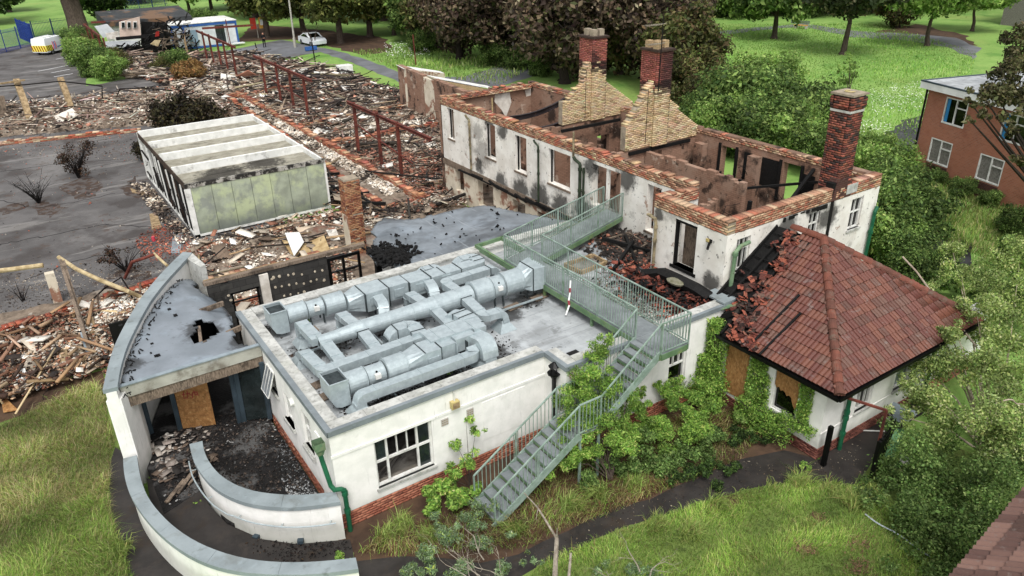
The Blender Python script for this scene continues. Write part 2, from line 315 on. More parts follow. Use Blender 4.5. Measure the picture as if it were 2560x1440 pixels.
mat('tile_brown', '775048', vc=True, rough=.85, bump=.3, layers=[('n', '938a84', .5, 9, .55, .72)])
mat('window_white', 'e0e0dc', 'cdccc6', 4, rough=.5, bump=.03)
mat('glass_dark', '0b0d0e', rough=.08, bump=0, spec=.6)
mat('glass_sheen', '3a4546', '2a3333', 2, rough=.12, bump=0, spec=.7)
mat('glass_frosted', '7d8889', '6c7778', 2, rough=.3, bump=0, spec=.5)
mat('glass_mirror', '75777a', '9aa0a6', .9, rough=.15, bump=0, spec=.6)
mat('curtain_blue', '1c8fc4', rough=.7)
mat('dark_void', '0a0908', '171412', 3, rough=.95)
mat('black_iron', '111111', '0a0a0a', 4, rough=.45, bump=.1)
mat('flood_yellow', 'c9b878', 'b5a468', 3, rough=.5)
mat('vent_grey', 'b9b5b0', rough=.7)
mat('grey_frame', '4f5f69', '43525b', 2, rough=.5, bump=.03)
mat('fascia', 'b9b8ad', 'a5a398', 1, rough=.45, bump=.05, layers=[('n', '6b5b48', .6, 1.3, .52, .68), ('n', 'c0c4c4', .5, 2, .58, .7)])
mat('block_brick', 'b8795a', brick=('ba7a5c', 'aa6a4d', 'a59080'), rough=.9, layers=[('n', '7a3a28', .3, .5, .5, .7)])
mat('block_brick_dark', '5f4038', brick=('6b4238', '573530', '6d5b52'), rough=.9)
mat('white_panel', 'e2e3e1', 'd2d3d0', 1, rough=.5, bump=.02)
mat('office_white', 'd5d9dc', 'c2c7cb', 1, rough=.5, bump=.04, layers=[('n', '9aa0a4', .4, 1.5, .56, .7)])
mat('office_blue', '3b72b4', '2f65a6', 1, rough=.5, bump=.03)
mat('office_door', '93a9ba', rough=.5)
mat('fence_blue', '2450a8', '1c4594', 2, rough=.5, bump=.02)
mat('fence_blue_dull', '2d4f7c', '274468', 2, rough=.6, bump=.02)
mat('felt_black', '4b4e50', '3d4042', .8, rough=.7, layers=[('n', '8a6a4a', .8, .25, .52, .6), ('n', '8f9698', .5, .5, .6, .68)])
mat('van_white', 'e4e7ea', rough=.25, bump=0, spec=.6)
mat('car_white', 'e0e4e8', rough=.15, bump=0, spec=.7)
mat('yellow', 'e6e01c', rough=.4, bump=0); mat('red_dark', 'a8281c', rough=.5, bump=0); mat('marking_red', 'd04a5c', rough=.4, bump=0); mat('marking_blue', '5a7fc0', rough=.4, bump=0)
mat('tyre', '15151a', rough=.8, bump=0); mat('rim', '8d9094', rough=.3, metal=.6, bump=0)
mat('orange_sign', 'd2472a', rough=.5, bump=0); mat('yellow_sign', 'd9a520', rough=.5, bump=0); mat('yellow_bench', 'd9a022', rough=.6, bump=0)
mat('lamp_concrete', 'b9b6ab', 'a5a297', 2, rough=.8)
mat('skin', 'b98a70', rough=.6, bump=0); mat('cloth_dark', '1c1d22', '26272c', 8, rough=.9, bump=.1); mat('hair', '4a3a30', rough=.8)
mat('white_paint', 'c9cacb', rough=.8, bump=0)
mat('zinc', 'a2aeb5', '8d999f', 2, rough=.5, metal=.2)
mat('bin_green', '4f8a4f', '437a45', 2, rough=.5)
mat('rope', 'c5ccd2', '9aa4ac', 30, rough=.8)
mat('bark', '6f6257', '54483f', 5, st=(3, 3, .6), rough=.95, bump=1, bsc=10)
mat('bark_dark', '4a4038', '372f29', 5, st=(3, 3, .6), rough=.95, bump=1, bsc=10)
mat('birch_bark', 'b5a795', '9b8c78', 6, rough=.85, bump=.3)
mat('dead_branch', 'aaa193', '8d8274', 8, rough=.9, bump=.4)
mat('burnt_twig', '1d1917', '2c2421', 8, rough=.9)
mat('leaf', '4a6a20', vc=True, rough=.65, bump=0, trans=.42, spec=.25)
mat('grass', '5a7a2c', vc=True, rough=.7, bump=0, trans=.35, spec=.2)
mat('flower', 'e8e8e0', rough=.7, bump=0)
mat('charred_steel', '4a3f42', '332c2f', 3, rough=.6, bump=.2, layers=[('n', '7a5a4a', .5, 4, .58, .7)])
mat('tile_hipA', '7d5142', '6f4a3d', 5, rough=.8, bump=.25, layers=[('n', '7f7a6c', .5, 4, .5, .66)]); mat('tile_hipB', '8d5744', '7a4c3d', 5, rough=.8, bump=.25, layers=[('n', '83786a', .4, 4, .55, .7)])
mat('moss_slab', '77765a', '8d8a78', 5, rough=.95)
mat('insul_board', 'c2ab7e', 'a98f60', 3, rough=.9, layers=[('n', '6a5636', .5, 5, .6, .66)])
mat('pale_pink', 'd9c3b4', 'c4b0a2', .8, rough=.8, layers=[('n', '8a7a70', .4, .8, .58, .7)])
mat('scorched_header', 'b5b2aa', '8f8b82', 3, rough=.8, layers=[('n', '2c2826', .95, 2.2, .48, .56)])
mat('soil_stain', '5f4c3e', '4f4440', 3, rough=.9, bump=.4, layers=[('n', '6e6a68', .8, 2.2, .48, .56)])
# ================================================================ the ground
def gsheet(name, pts, m, z, step=1.2, amp=.2): return sheet(name, px(pts), m, z, step=step, amp=amp)
b = MB(); b.box(-160, 330, -60, 420, -.5, 0); b.build('ground', 'meadow', kind='structure')
gsheet('yard', [(-60, 345), (180, 322), (345, 300), (470, 290), (640, 380), (720, 560), (620, 640), (500, 700), (330, 735), (-60, 800)], 'asphalt', .010)
gsheet('car_park', [(-60, 130), (60, 112), (150, 98), (205, 110), (215, 215), (330, 196), (425, 188), (440, 215), (380, 250), (0, 262), (-60, 270)], 'asphalt', .010)
gsheet('road', [(430, 150), (610, 118), (700, 100), (770, 112), (860, 132), (960, 165), (1010, 190), (1160, 192), (1250, 165), (1340, 160), (1350, 185), (1250, 215), (1120, 225), (1000, 205), (900, 165), (800, 130), (640, 160), (470, 170)], 'road', .012)
gsheet('bare_earth', [(590, 105), (640, 60), (760, 70), (960, 95), (980, 130), (900, 138), (780, 104), (700, 98)], 'soil', .008, 1.5, .5)
gsheet('bare_earth', [(2180, 78), (2290, 60), (2420, 90), (2440, 115), (2300, 100)], 'soil', .008, 1.5, .5)
gsheet('park_path', [(1735, 86), (1850, 72), (2010, 58), (2140, 78), (2280, 84), (2400, 95), (2450, 120), (2440, 150), (2370, 118), (2270, 102), (2130, 92), (2010, 66), (1850, 82), (1740, 96)], 'road', .012, 2, .4)
gsheet('side_path', [(2300, 285), (2325, 330), (2290, 380), (2240, 420), (2170, 400), (2200, 340), (2250, 300)], 'asphalt_wet', .012, 1, .4)
gsheet('damp_ground', [(2270, 555), (2340, 570), (2430, 610), (2420, 660), (2350, 680), (2290, 660), (2240, 600)], 'asphalt_wet', .012, 1, .4)
gsheet('front_path', [(820, 1500), (870, 1400), (1000, 1395), (1200, 1400), (1300, 1392), (1480, 1300), (1687, 1218), (1858, 1152), (1960, 1130), (2050, 1150), (2100, 1080), (2290, 990), (2330, 1010), (2200, 1110), (2165, 1180), (2160, 1215), (2080, 1215), (1980, 1205), (1858, 1224), (1687, 1280), (1480, 1357), (1360, 1415), (1280, 1450), (1250, 1500)], 'dirt_path', .012, .7, .12)
gsheet('left_path', [(285, 1120), (320, 1140), (360, 1250), (420, 1380), (520, 1500), (330, 1500), (290, 1380), (272, 1240)], 'dirt_path', .010, .6, .08)
gsheet('weedy_verge', [(840, 1330), (1100, 1200), (1450, 1060), (1640, 1030), (1830, 990), (2000, 1120), (2100, 1180), (2000, 1200), (1850, 1200), (1600, 1300), (1300, 1420), (1000, 1440), (850, 1500)], 'soil', .008, .6, .12)
gsheet('lawn', [(1150, 1520), (1350, 1400), (1560, 1310), (1830, 1230), (1960, 1200), (2100, 1190), (2350, 1100), (2600, 1200), (2700, 1500)], 'lawn', .006, .6, .1)
gsheet('rough_grass', [(-60, 1060), (120, 980), (258, 935), (300, 1120), (290, 1240), (345, 1500), (-60, 1500)], 'lawn', .006, .6, .1)
gsheet('dirt_bank', [(-60, 1010), (130, 955), (262, 925), (262, 985), (130, 1010), (-60, 1085)], 'soil', .014, .6, .1)
for pts in ([(150, 470), (205, 440), (262, 455), (240, 490), (180, 500)], [(70, 520), (110, 500), (165, 520), (130, 545)], [(255, 700), (320, 665), (385, 680), (350, 705)], [(0, 520), (60, 505), (70, 515), (0, 540)], [(300, 470), (340, 440), (365, 480), (340, 500)]): gsheet('soil_stain', pts, 'soil_stain', .014, .5, .25)
for pts in ([(0, 500), (90, 520), (190, 505), (300, 480)], [(0, 610), (120, 590), (260, 560), (400, 570)], [(0, 430), (140, 410), (330, 395)], [(60, 700), (200, 650), (330, 620), (430, 600)]):
    bb_ = MB(); P = [Vector(G(x, y, .013)) for x, y in pts]; Q = []
    for a, c_ in zip(P[:-1], P[1:]): Q += [a.lerp(c_, t/8)+Vector((random.uniform(-.12, .12), random.uniform(-.12, .12), 0)) for t in range(8)]
    bb_.sweep(Q, [(-.025, 0), (.025, 0), (.025, .003), (-.025, .003)]); bb_.build('crack', 'dark_void', kind='structure')
sheet('bare_earth', [(4.6, 26.5), (19.7, 27), (19.7, 37), (28, 38), (30, 60), (30, 73), (27, 86), (19, 98.5), (9, 104), (8, 97), (12, 86), (14, 78), (8, 70), (8, 66), (14, 62), (13.5, 50.8), (13.8, 38), (5.5, 38)], 'soil', .009, step=1, amp=.2)
# parking bay lines in the far car park
for i, (p, q) in enumerate([((95, 178), (172, 163)), ((128, 182), (175, 173)), ((135, 192), (182, 184)), ((140, 148), (165, 143))]):
    a, c_ = G(*p, .016), G(*q, .016); bb_ = MB(); bb_.bar(a, c_, .18, .006); bb_.build('bay_line', 'white_paint', kind='structure')
# ---------------------------------------------------------------- floors of the ruin
def mound(name, poly, m, z0, amp, res=.45, sc=.6, edge=1.0):
    p = np.array([q[:2] for q in poly]); lo, hi = p.min(0), p.max(0); nx, ny = int((hi[0]-lo[0])/res)+1, int((hi[1]-lo[1])/res)+1
    xs = np.linspace(lo[0], hi[0], nx); ys = np.linspace(lo[1], hi[1], ny); X, Y = np.meshgrid(xs, ys); P = np.stack([X.ravel(), Y.ravel()], 1)
    Z = np.zeros(len(P))
    for k, a in ((.5, .5), (1.3, .3), (3.1, .2)):
        ph = rng.uniform(0, 6, 4); Z += a*(np.sin(P[:, 0]*k*sc*3+ph[0]+1.3*np.sin(P[:, 1]*k*sc*2+ph[1]))*np.sin(P[:, 1]*k*sc*2.7+ph[2]+np.sin(P[:, 0]*k*sc*1.7+ph[3])))
    Z = z0+amp*(.5+.5*Z)+rng.normal(0, amp*.12, len(P)); ins = inpoly(P, p)
    F = []
    idx = np.arange(nx*ny).reshape(ny, nx); a = idx[:-1, :-1].ravel(); b_ = idx[:-1, 1:].ravel(); c_ = idx[1:, 1:].ravel(); d = idx[1:, :-1].ravel()
    k = ins[a] & ins[b_] & ins[c_] & ins[d]; F = np.stack([a[k], b_[k], c_[k], d[k]], 1)
    # let the rim run down to the ground
    full = np.zeros(nx*ny, int); np.add.at(full, F.ravel(), 1); rim = full < 4; Z[rim] = z0*.5+.005
    used, inv = np.unique(F, return_inverse=True); V = np.stack([P[used, 0], P[used, 1], Z[used]], 1); F = inv.reshape(-1, 4)
    o0 = (float(V[:, 0].mean()), float(V[:, 1].mean()), 0); me = npmesh(name, V-np.array(o0), F, None, m)
    for q in me.polygons: q.use_smooth = True
    return link(name, me, None, o0, kind='structure')
RUIN = [(14.0, 33.5), (19.7, 33.5), (19.7, 37.2), (27, 38), (27.5, 50), (29.5, 60), (29.5, 72), (27.5, 84), (24.5, 93), (19, 97.5), (10.5, 104), (9.0, 98), (10.5, 90), (14, 86), (15, 80), (16, 70), (14.5, 60), (14.2, 45)]
mound('ruin_floor', RUIN, 'rubble_bed', .03, .35)
LEFTR = px([(-80, 270), (180, 248), (420, 228), (560, 235), (600, 265), (480, 320), (350, 318), (180, 330), (-80, 352)]); mound('wing_rubble_floor', LEFTR, 'rubble_bed', .03, .45, .5)
FRONTR = px([(-80, 810), (0, 785), (330, 705), (430, 690), (470, 650), (480, 625), (640, 600), (840, 560), (1000, 545), (1050, 600), (900, 640), (740, 670), (520, 720), (400, 800), (300, 880), (262, 930), (120, 960), (-80, 1020)])
mound('front_rubble_floor', FRONTR, 'rubble_bed', .03, .35, .35)
b = MB(); b.prism([(3.2, 22.9), (19.6, 22.9), (19.6, 35), (14.2, 35), (11, 31), (4, 31)], .0, .06); b.build('inner_floor', 'rubble_bed', kind='structure')
b = MB(); b.prism([(.7, 18.2), (1.8, 18.6), (2.0, 16.9), (3.3, 15.6), (4.4, 15.2), (4.4, 23), (3, 27), (1.2, 22.5), (.7, 20.5)], .02, .30); b.build('entrance_floor', 'black_debris', kind='structure')
b = MB(); o_ = [(0.6, 20.0, .30), (.45, 18.5, .29), (.65, 16.9, .24), (1.2, 15.4, .18), (2.2, 14.1, .1), (4.1, 13.0, .03)]; i_ = [(2.0, 18.8, .30), (1.78, 17.9, .28), (2.0, 16.9, .24), (2.6, 15.9, .18), (3.3, 15.3, .1), (4.5, 14.75, .03)]
for k in range(5): n0 = len(b.v); b.v += [o_[k], i_[k], i_[k+1], o_[k+1]]; b.f.append((n0, n0+3, n0+2, n0+1)[::-1])
b.build('ramp', 'dirt_path', kind='structure')
# ================================================================ walls with openings
def wall(b, p0, p1, z0, z1, th, ops=(), top=None, step=None, side=1):
    """a wall from p0 to p1 (plan), outer face on that line, body th thick to the `side`; ops = (s0, s1, z0, z1) along it; top(s) -> ragged crest"""
    p0 = np.array(p0[:2], float); p1 = np.array(p1[:2], float); L_ = np.linalg.norm(p1-p0); t = (p1-p0)/L_; nn = np.array([-t[1], t[0]])*side*th
    ss = {0.0, L_}; zs = {z0, z1}
    for o in ops: ss |= {max(0, o[0]), min(L_, o[1])}; zs |= {max(z0, o[2]), min(z1, o[3])}
    if top: ss |= set(np.arange(0, L_, step or .24).tolist()); zs |= set(np.arange(z1, max(z0, z1-1.3), -.08).tolist())
    ss = sorted(ss); zs = sorted(zs); ns, nz = len(ss)-1, len(zs)-1; ok = np.ones((ns+2, nz+2), bool); ok[0] = ok[-1] = False; ok[:, 0] = ok[:, -1] = False
    for i in range(ns):
        sm = (ss[i]+ss[i+1])/2; tp = top(sm) if top else 1e9
        for j in range(nz):
            zm = (zs[j]+zs[j+1])/2
            if zm > tp or any(o[0] < sm < o[1] and o[2] < zm < o[3] for o in ops): ok[i+1, j+1] = False
    def P(s_, z_, k): q = p0+t*s_+(nn if k else 0*nn); return (q[0], q[1], z_)
    for i in range(ns):
        j = 0
        while j < nz:
            if not ok[i+1, j+1]: j += 1; continue
            a, c_, e, g = ss[i], ss[i+1], zs[j], zs[j+1]
            for k in (0, 1): b.add([P(a, e, k), P(c_, e, k), P(c_, g, k), P(a, g, k)], [(0, 1, 2, 3)])
            if not ok[i, j+1]: b.add([P(a, e, 0), P(a, g, 0), P(a, g, 1), P(a, e, 1)], [(0, 1, 2, 3)])
            if not ok[i+2, j+1]: b.add([P(c_, e, 0), P(c_, e, 1), P(c_, g, 1), P(c_, g, 0)], [(0, 1, 2, 3)])
            if not ok[i+1, j]: b.add([P(a, e, 0), P(a, e, 1), P(c_, e, 1), P(c_, e, 0)], [(0, 1, 2, 3)])
            if not ok[i+1, j+2]: b.add([P(a, g, 0), P(c_, g, 0), P(c_, g, 1), P(a, g, 1)], [(0, 1, 2, 3)])
            j += 1
    return b
def crest(seed, base, amp, sc=.5):
    r = random.Random(seed); ph = [r.uniform(0, 6) for _ in range(5)]
    return lambda s: base-amp*(.5+.3*math.sin(s*2.1/sc+ph[0])+.2*math.sin(s*5.3/sc+ph[1])+.25*math.sin(s*13/sc+ph[2]))
BR_ME = {}
def brick_mesh(pname, size, cols, m):
    k = (pname, size, m)
    if k not in BR_ME:
        out = []
        for c_ in cols:
            V = BV*np.array([s*.5 for s in size]); V = V+rng.normal(0, .0015, V.shape); me = npmesh(pname, V, BF, np.tile(np.array(lin(c_)[:3]), (8, 1)), m); out.append(me)
        BR_ME[k] = out
    return BR_ME[k]
def courses(p0, p1, z0, n, th, side=1, L_=.235, h=.08, top=None, gap=.012, skip=(), z1=None):
    """centres of the bricks of a wall face: list of (x, y, z, yaw)"""
    p0 = np.array(p0[:2], float); p1 = np.array(p1[:2], float); D = np.linalg.norm(p1-p0); t = (p1-p0)/D; nn = np.array([-t[1], t[0]])*side*th/2; yaw = math.atan2(t[1], t[0]); out = []
    for j in range(n):
        z = z0+(j+.5)*h; s = -L_/2 if j % 2 else 0.0
        while s < D-.02:
            a, e = max(0, s), min(D, s+L_)
            if e-a > .06:
                sm = (a+e)/2
                if not (top and z > top(sm)) and not any(q[0] < sm < q[1] and q[2] < z < q[3] for q in skip):
                    q = p0+t*sm+nn; out.append((q[0], q[1], z, yaw, e-a))
            s += L_
    return out
def lay(bricks, parent, th, cols, wts, m='brick', cap=300, h=.08, name='brick', jit=.16, gap=.012, key=None, jog=.006):
    """first `cap` bricks (nearest the camera) as parts, the rest as one part"""
    bricks = sorted(bricks, key=lambda q: q[0]**2+q[1]**2); one = [q for q in bricks if q[4] > .2]; half = [q for q in bricks if q[4] <= .2]
    first = one[:cap]; rest = one[cap:]+half; L_ = max(q[4] for q in bricks) if bricks else .235
    mes = brick_mesh(name, (L_-gap, th, h-gap), cols, m)
    for x, y, z, yaw, l in first:
        inst(name, mes[rng.choice(len(cols), p=np.array(wts)/sum(wts))], (x+random.gauss(0, jog), y+random.gauss(0, jog), z), parent, (0, 0, yaw+random.gauss(0, .01)))
    if rest:
        r = np.array(rest); n = len(r); H = np.stack([(r[:, 4]-gap)/2, np.full(n, th/2)+rng.normal(0, .004, n), np.full(n, (h-gap)/2)], 1); c_, s_ = np.cos(r[:, 3]), np.sin(r[:, 3]); z = np.zeros(n)
        Rt = np.stack([c_, -s_, z, s_, c_, z, z, z, z+1], 1).reshape(n, 3, 3)
        me = boxes('brickwork', r[:, :3], H, Rt, pal(n, cols, wts, jit), m, ORG[parent]); o = bpy.data.objects.new('brickwork', me); col.objects.link(o); o.parent = parent; ORG[o] = ORG[parent]; o['kind'] = 'stuff'

SOOTY = (['b08a6c', 'bb9274', 'a5765c', 'c4a888', '8a6c58', 'b8765a'], [4, 4, 3, 4, 1.2, 3])
BUFF = (['ccb48c', 'c2a880', 'd4be98', 'b09670', '96805f'], [5, 4, 3, 1.5, .3])
PLINTH = (['b5745a', 'be8064', 'a86850', '925c4a'], [4, 4, 3, 1])
def sash(parent, axis, plane, a0, a1, z0, z1, glass='glass_dark', bars=(), m='window_white', sill=True, depth=.12, fw=.055, inward=1, hbars=(), label=None, panes=True):
    """window: frame with bars; axis 'x' -> lies in the plane Y=plane, 'y' -> in the plane X=plane"""
    def bx(B, u0, u1, w0, w1, d0, d1):
        lo, hi = min(plane+d0*inward, plane+d1*inward), max(plane+d0*inward, plane+d1*inward)
        B.box(u0, u1, lo, hi, w0, w1) if axis == 'x' else B.box(lo, hi, u0, u1, w0, w1)
    B = MB()
    bx(B, a0, a1, z0, z0+fw, depth-.05, depth+.02); bx(B, a0, a1, z1-fw, z1, depth-.05, depth+.02)
    bx(B, a0, a0+fw, z0+fw, z1-fw, depth-.05, depth+.02); bx(B, a1-fw, a1, z0+fw, z1-fw, depth-.05, depth+.02)
    for u, w0, w1, t in bars: bx(B, u-t/2, u+t/2, w0, w1, depth-.045, depth+.015)
    for w_, u0, u1, t in hbars: bx(B, u0, u1, w_-t/2, w_+t/2, depth-.04, depth+.012)
    win = MB()
    fr = B.build('window', m, parent, label=label)
    if panes:
        P_ = MB(); bx(P_, a0+fw*.6, a1-fw*.6, z0+fw*.6, z1-fw*.6, depth+.022, depth+.03); P_.build('pane', glass, fr)
    if sill:
        S = MB(); bx(S, a0-.06, a1+.06, z0-.07, z0, -.06, depth); S.build('sill', 'coping_stone', fr)
    return fr
def downpipe(parent, pts, r=.055, m='pipe_green', name='drainpipe', collars=()):
    B = MB(); B.tube(pts, r, 10); o = B.build(name, m, parent, smooth=False)
    for c_ in collars:
        B = MB(); B.cone((c_[0], c_[1], c_[2]-.06), (c_[0], c_[1], c_[2]+.06), r*1.35, r*1.35, 10); B.build('collar', m, o)
    return o
# ================================================================ service block (flat-roofed kitchen)
KX0, KY0, KY1, KZ, KR = 4.5, 15.2, 22.95, 3.15, 2.8
kb = thing('service_block', 'flat-roofed white block in the foreground with brick plinth and ductwork on its roof', 'building', (KX0, KY0, 0))
NX, NY, EX = 11.05, 14.17, 17.94
wb = MB(); wall(wb, (KX0, KY0), (NX, KY0), .5, KZ-.06, .3, [(1.12, 2.8, .83, 2.32)]); wb.build('front_wall', 'render_white', kb)
wb = MB(); wall(wb, (NX, NY), (NX, KY0-.001), .5, KZ-.06, .3, side=-1); wall(wb, (NX+.301, NY), (EX, NY), .5, KZ-.06, .3, [(4.35-.3+.0, 5.05-.3, .05, 1.35), (3.75, 4.5, .9, 2.3)][1:], side=1); wb.build('side_wall', 'render_white', kb)
wb = MB(); wall(wb, (KX0, KY0+.301), (KX0, KY1), .5, KZ-.06, .3, [(19.55-15.5, 20.2-15.5, 1.75, 2.6), (18.3-15.5, 18.95-15.5, 1.4, 2.35), (16.7-15.5, 17.4-15.5, 1.45, 2.6)], side=-1); wb.build('left_wall', 'render_white', kb)
wb = MB(); wall(wb, (KX0+.301, KY1), (EX, KY1), .5, KZ-.06, .3, side=-1); wb.build('rear_wall', 'render_white', kb)
wb = MB(); wb.box(KX0+.02, NX+.3, KY0+.02, KY0+.28, 0, .5); wb.box(NX+.02, EX, NY+.02, NY+.28, 0, .5); wb.box(KX0+.02, KX0+.28, KY0+.28, KY1, 0, .5); wb.build('plinth', 'mortar', kb)
pl = courses((KX0-.005, KY0-.005), (NX, KY0-.005), 0, 6, .06, L_=.225)+courses((NX, NY-.005), (EX, NY-.005), 0, 6, .06, L_=.225)+courses((KX0-.005, KY1), (KX0-.005, KY0), 0, 6, .06, L_=.225)
lay(pl, kb, .06, *PLINTH, m='brick_clean', h=.0833, cap=300, jog=.001)
b = MB(); b.box(KX0+.3, EX, KY0+.3, KY1-.3, KR-.2, KR); b.box(NX+.3, EX, NY+.3, KY0+.299, KR-.2, KR); b.build('roof', 'felt_roof', kb)
# copings: stones butt end to end, a blue-grey metal edge strip outside
def coping(p0, p1, w_, z, side, seg=1.1, m='coping_stone', name='coping', ov=.03, th=.07):
    p0 = np.array(p0, float); p1 = np.array(p1, float); D = np.linalg.norm(p1-p0); t = (p1-p0)/D; nn = np.array([-t[1], t[0]])*side; n = max(1, round(D/seg))
    for i in range(n):
        a = p0+t*(D*i/n+.004); c_ = p0+t*(D*(i+1)/n-.004); q = [a-nn*ov, c_-nn*ov, c_+nn*w_, a+nn*w_]; B = MB(); B.prism(q if side > 0 else q[::-1], z-th, z+random.uniform(-.003, .003)); B.build(name, m, kb)
coping((KX0, KY0), (NX, KY0), .42, KZ, 1); coping((KX0, KY1), (KX0, KY0+.43), .42, KZ, 1); coping((NX+.43, NY), (EX, NY), .42, KZ, 1); coping((NX, KY0), (NX, NY), .42, KZ, 1); coping((EX, KY1), (KX0+.43, KY1), .42, KZ, 1)
B = MB(); B.box(KX0-.05, NX-.05, KY0-.06, KY0-.035, KZ-.12, KZ+.03); B.box(NX-.06, NX-.035, NY-.06, KY0-.06, KZ-.12, KZ+.03); B.box(NX-.035, EX, NY-.06, NY-.035, KZ-.12, KZ+.03); B.box(KX0-.06, KX0-.035, KY0-.06, KY1, KZ-.12, KZ+.03); B.box(KX0-.035, KX0+.10, KY0-.035, KY1, KZ+.003, KZ+.02); B.box(KX0+.1, NX-.035, KY0-.035, KY0+.07, KZ+.003, KZ+.02); B.box(NX-.035, NX+.1, NY-.035, KY0-.035, KZ+.003, KZ+.02); B.box(NX+.1, EX, NY-.035, NY+.07, KZ+.003, KZ+.02)
B.build('metal_edge', 'edge_metal', kb)
B = MB(); B.box(KX0-.025, NX, KY0-.025, KY0+.01, 2.34, 2.42); B.build('string_course', 'render_white', kb)
B = MB(); B.box(8.9, 10.35, KY0-.012, KY0+.01, .95, 2.25); B.build('render_patch', 'render_white', kb)
# big front window: fixed side lights, centre sash above open lower half
z0, z1, a0, a1 = .83, 2.32, KX0+1.12, KX0+2.8; ma, mb_, tr = a0+.37, a1-.42, 1.62
fw_ = sash(kb, 'x', KY0, a0, a1, z0, z1, bars=[(ma, z0, z1, .06), (mb_, z0, z1, .06), (ma+.3, tr, z1, .03), (ma+.6, tr, z1, .03)], hbars=[(tr, a0, a1, .07)], panes=False)
for (u0, u1, w0, w1, g) in ((a0+.05, ma-.03, tr, z1-.05, 'glass_sheen'), (mb_+.03, a1-.05, tr, z1-.05, 'glass_sheen'), (mb_+.03, a1-.05, z0+.05, tr-.03, 'glass_sheen')):
    B = MB(); B.box(u0, u1, KY0+.115, KY0+.125, w0, w1); B.build('pane', g, fw_)
B = MB(); B.box(ma+.45, ma+.66, KY0+.05, KY0+.075, tr+.03, tr+.06); B.build('handle', 'window_white', fw_)
# what shows in the dark room behind
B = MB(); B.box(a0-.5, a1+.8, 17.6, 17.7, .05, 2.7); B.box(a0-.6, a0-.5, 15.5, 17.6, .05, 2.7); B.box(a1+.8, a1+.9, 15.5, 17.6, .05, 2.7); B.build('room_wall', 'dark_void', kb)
B = MB(); B.box(a0-.5, a1+.8, 15.5, 17.6, .5, .53); B.bar((a0+.5, 15.9, .6), (a0+1.4, 16.4, .9), .05); B.bar((a0+.2, 15.8, .55), (a0+.3, 16.3, 1.1), .1, .6); B.bar((a0+.1, 15.7, .8), (a0+1.0, 15.9, 1.2), .03); B.build('room_floor', 'ash_bed', kb)
B = MB(); B.box(a0, a1, 15.42, 15.5, .83-.06, .86); B.build('inner_sill', 'ash_bed', kb)
sash(kb, 'y', KX0, 16.7, 17.4, 1.45, 2.6, bars=[(17.05, 1.45, 2.6, .035)], hbars=[(2.0, 16.7, 17.4, .06)])
sash(kb, 'y', KX0, 18.3, 18.95, 1.4, 2.35, bars=[(18.62, 1.4, 2.35, .03)], hbars=[(1.9, 18.3, 18.95, .04)])
sash(kb, 'y', KX0, 19.55, 20.2, 1.75, 2.6, bars=[(19.77, 1.75, 2.6, .03), (19.98, 1.75, 2.6, .03)])
B = MB()          # the pushed-out casement
for (u, v_) in (((KX0-.02, 19.55, 2.6), (KX0-.28, 19.6, 1.8)), ((KX0-.02, 20.2, 2.6), (KX0-.28, 20.25, 1.8)), ((KX0-.28, 19.6, 1.8), (KX0-.28, 20.25, 1.8)), ((KX0-.02, 19.55, 2.6), (KX0-.02, 20.2, 2.6)), ((KX0-.02, 19.77, 2.6), (KX0-.28, 19.81, 1.8)), ((KX0-.02, 19.98, 2.6), (KX0-.28, 20.03, 1.8))): B.bar(u, v_, .045, .03)
cz = B.build('casement', 'window_white', kb); B = MB(); B.add([(KX0-.03, 19.57, 2.58), (KX0-.29, 19.62, 1.82), (KX0-.29, 20.23, 1.82), (KX0-.03, 20.18, 2.58)], [(0, 1, 2, 3)]); B.build('pane', 'glass_mirror', cz)
B = MB(); B.box(KX0-.03, KX0+.02, 15.62, 16.28, .5, 2.55); B.build('door', 'render_white', kb)
for yy in (17.05, 18.62): B = MB(); B.box(KX0-.09, KX0, yy-.42, yy+.42, 1.28, 1.40); B.build('sill', 'coping_stone', kb)
B = MB(); B.loft([[(KX0-d, 18.05+.14*math.cos(q*PI/8), 2.45+.11*math.sin(q*PI/8)) for q in range(16)] for d in (0, .1)]); B.build('alarm_box', 'window_white', kb)
B = MB(); B.box(7.88, 8.12, KY0-.16, KY0-.02, 2.5, 2.72); fl = B.build('floodlight', 'flood_yellow', kb); B = MB(); B.box(7.905, 8.095, KY0-.172, KY0-.161, 2.53, 2.69); B.build('lens', 'pale_wood', fl); B = MB(); B.box(7.985, 8.015, KY0-.09, KY0, 2.72, 3.0); B.build('conduit', 'window_white', fl)
for cx in (7.7, 8.5):
    B = MB(); B.box(cx-.11, cx+.11, KY0-.02, KY0, 2.0, 2.22); vo = B.build('vent', 'vent_grey', kb); B = MB()
    for i in range(3):
        for j in range(3): B.box(cx-.09+i*.065, cx-.045+i*.065, KY0-.026, KY0-.021, 2.02+j*.065, 2.06+j*.065)
    B.build('grille', 'mortar', vo)
sash(kb, 'x', NY, NX+.3+3.75, NX+.3+4.5, .9, 2.3, bars=[(NX+.3+4.0, 1.6, 2.3, .03), (NX+.3+4.25, 1.6, 2.3, .03)], hbars=[(1.6, NX+4.05, NX+4.8, .06)])
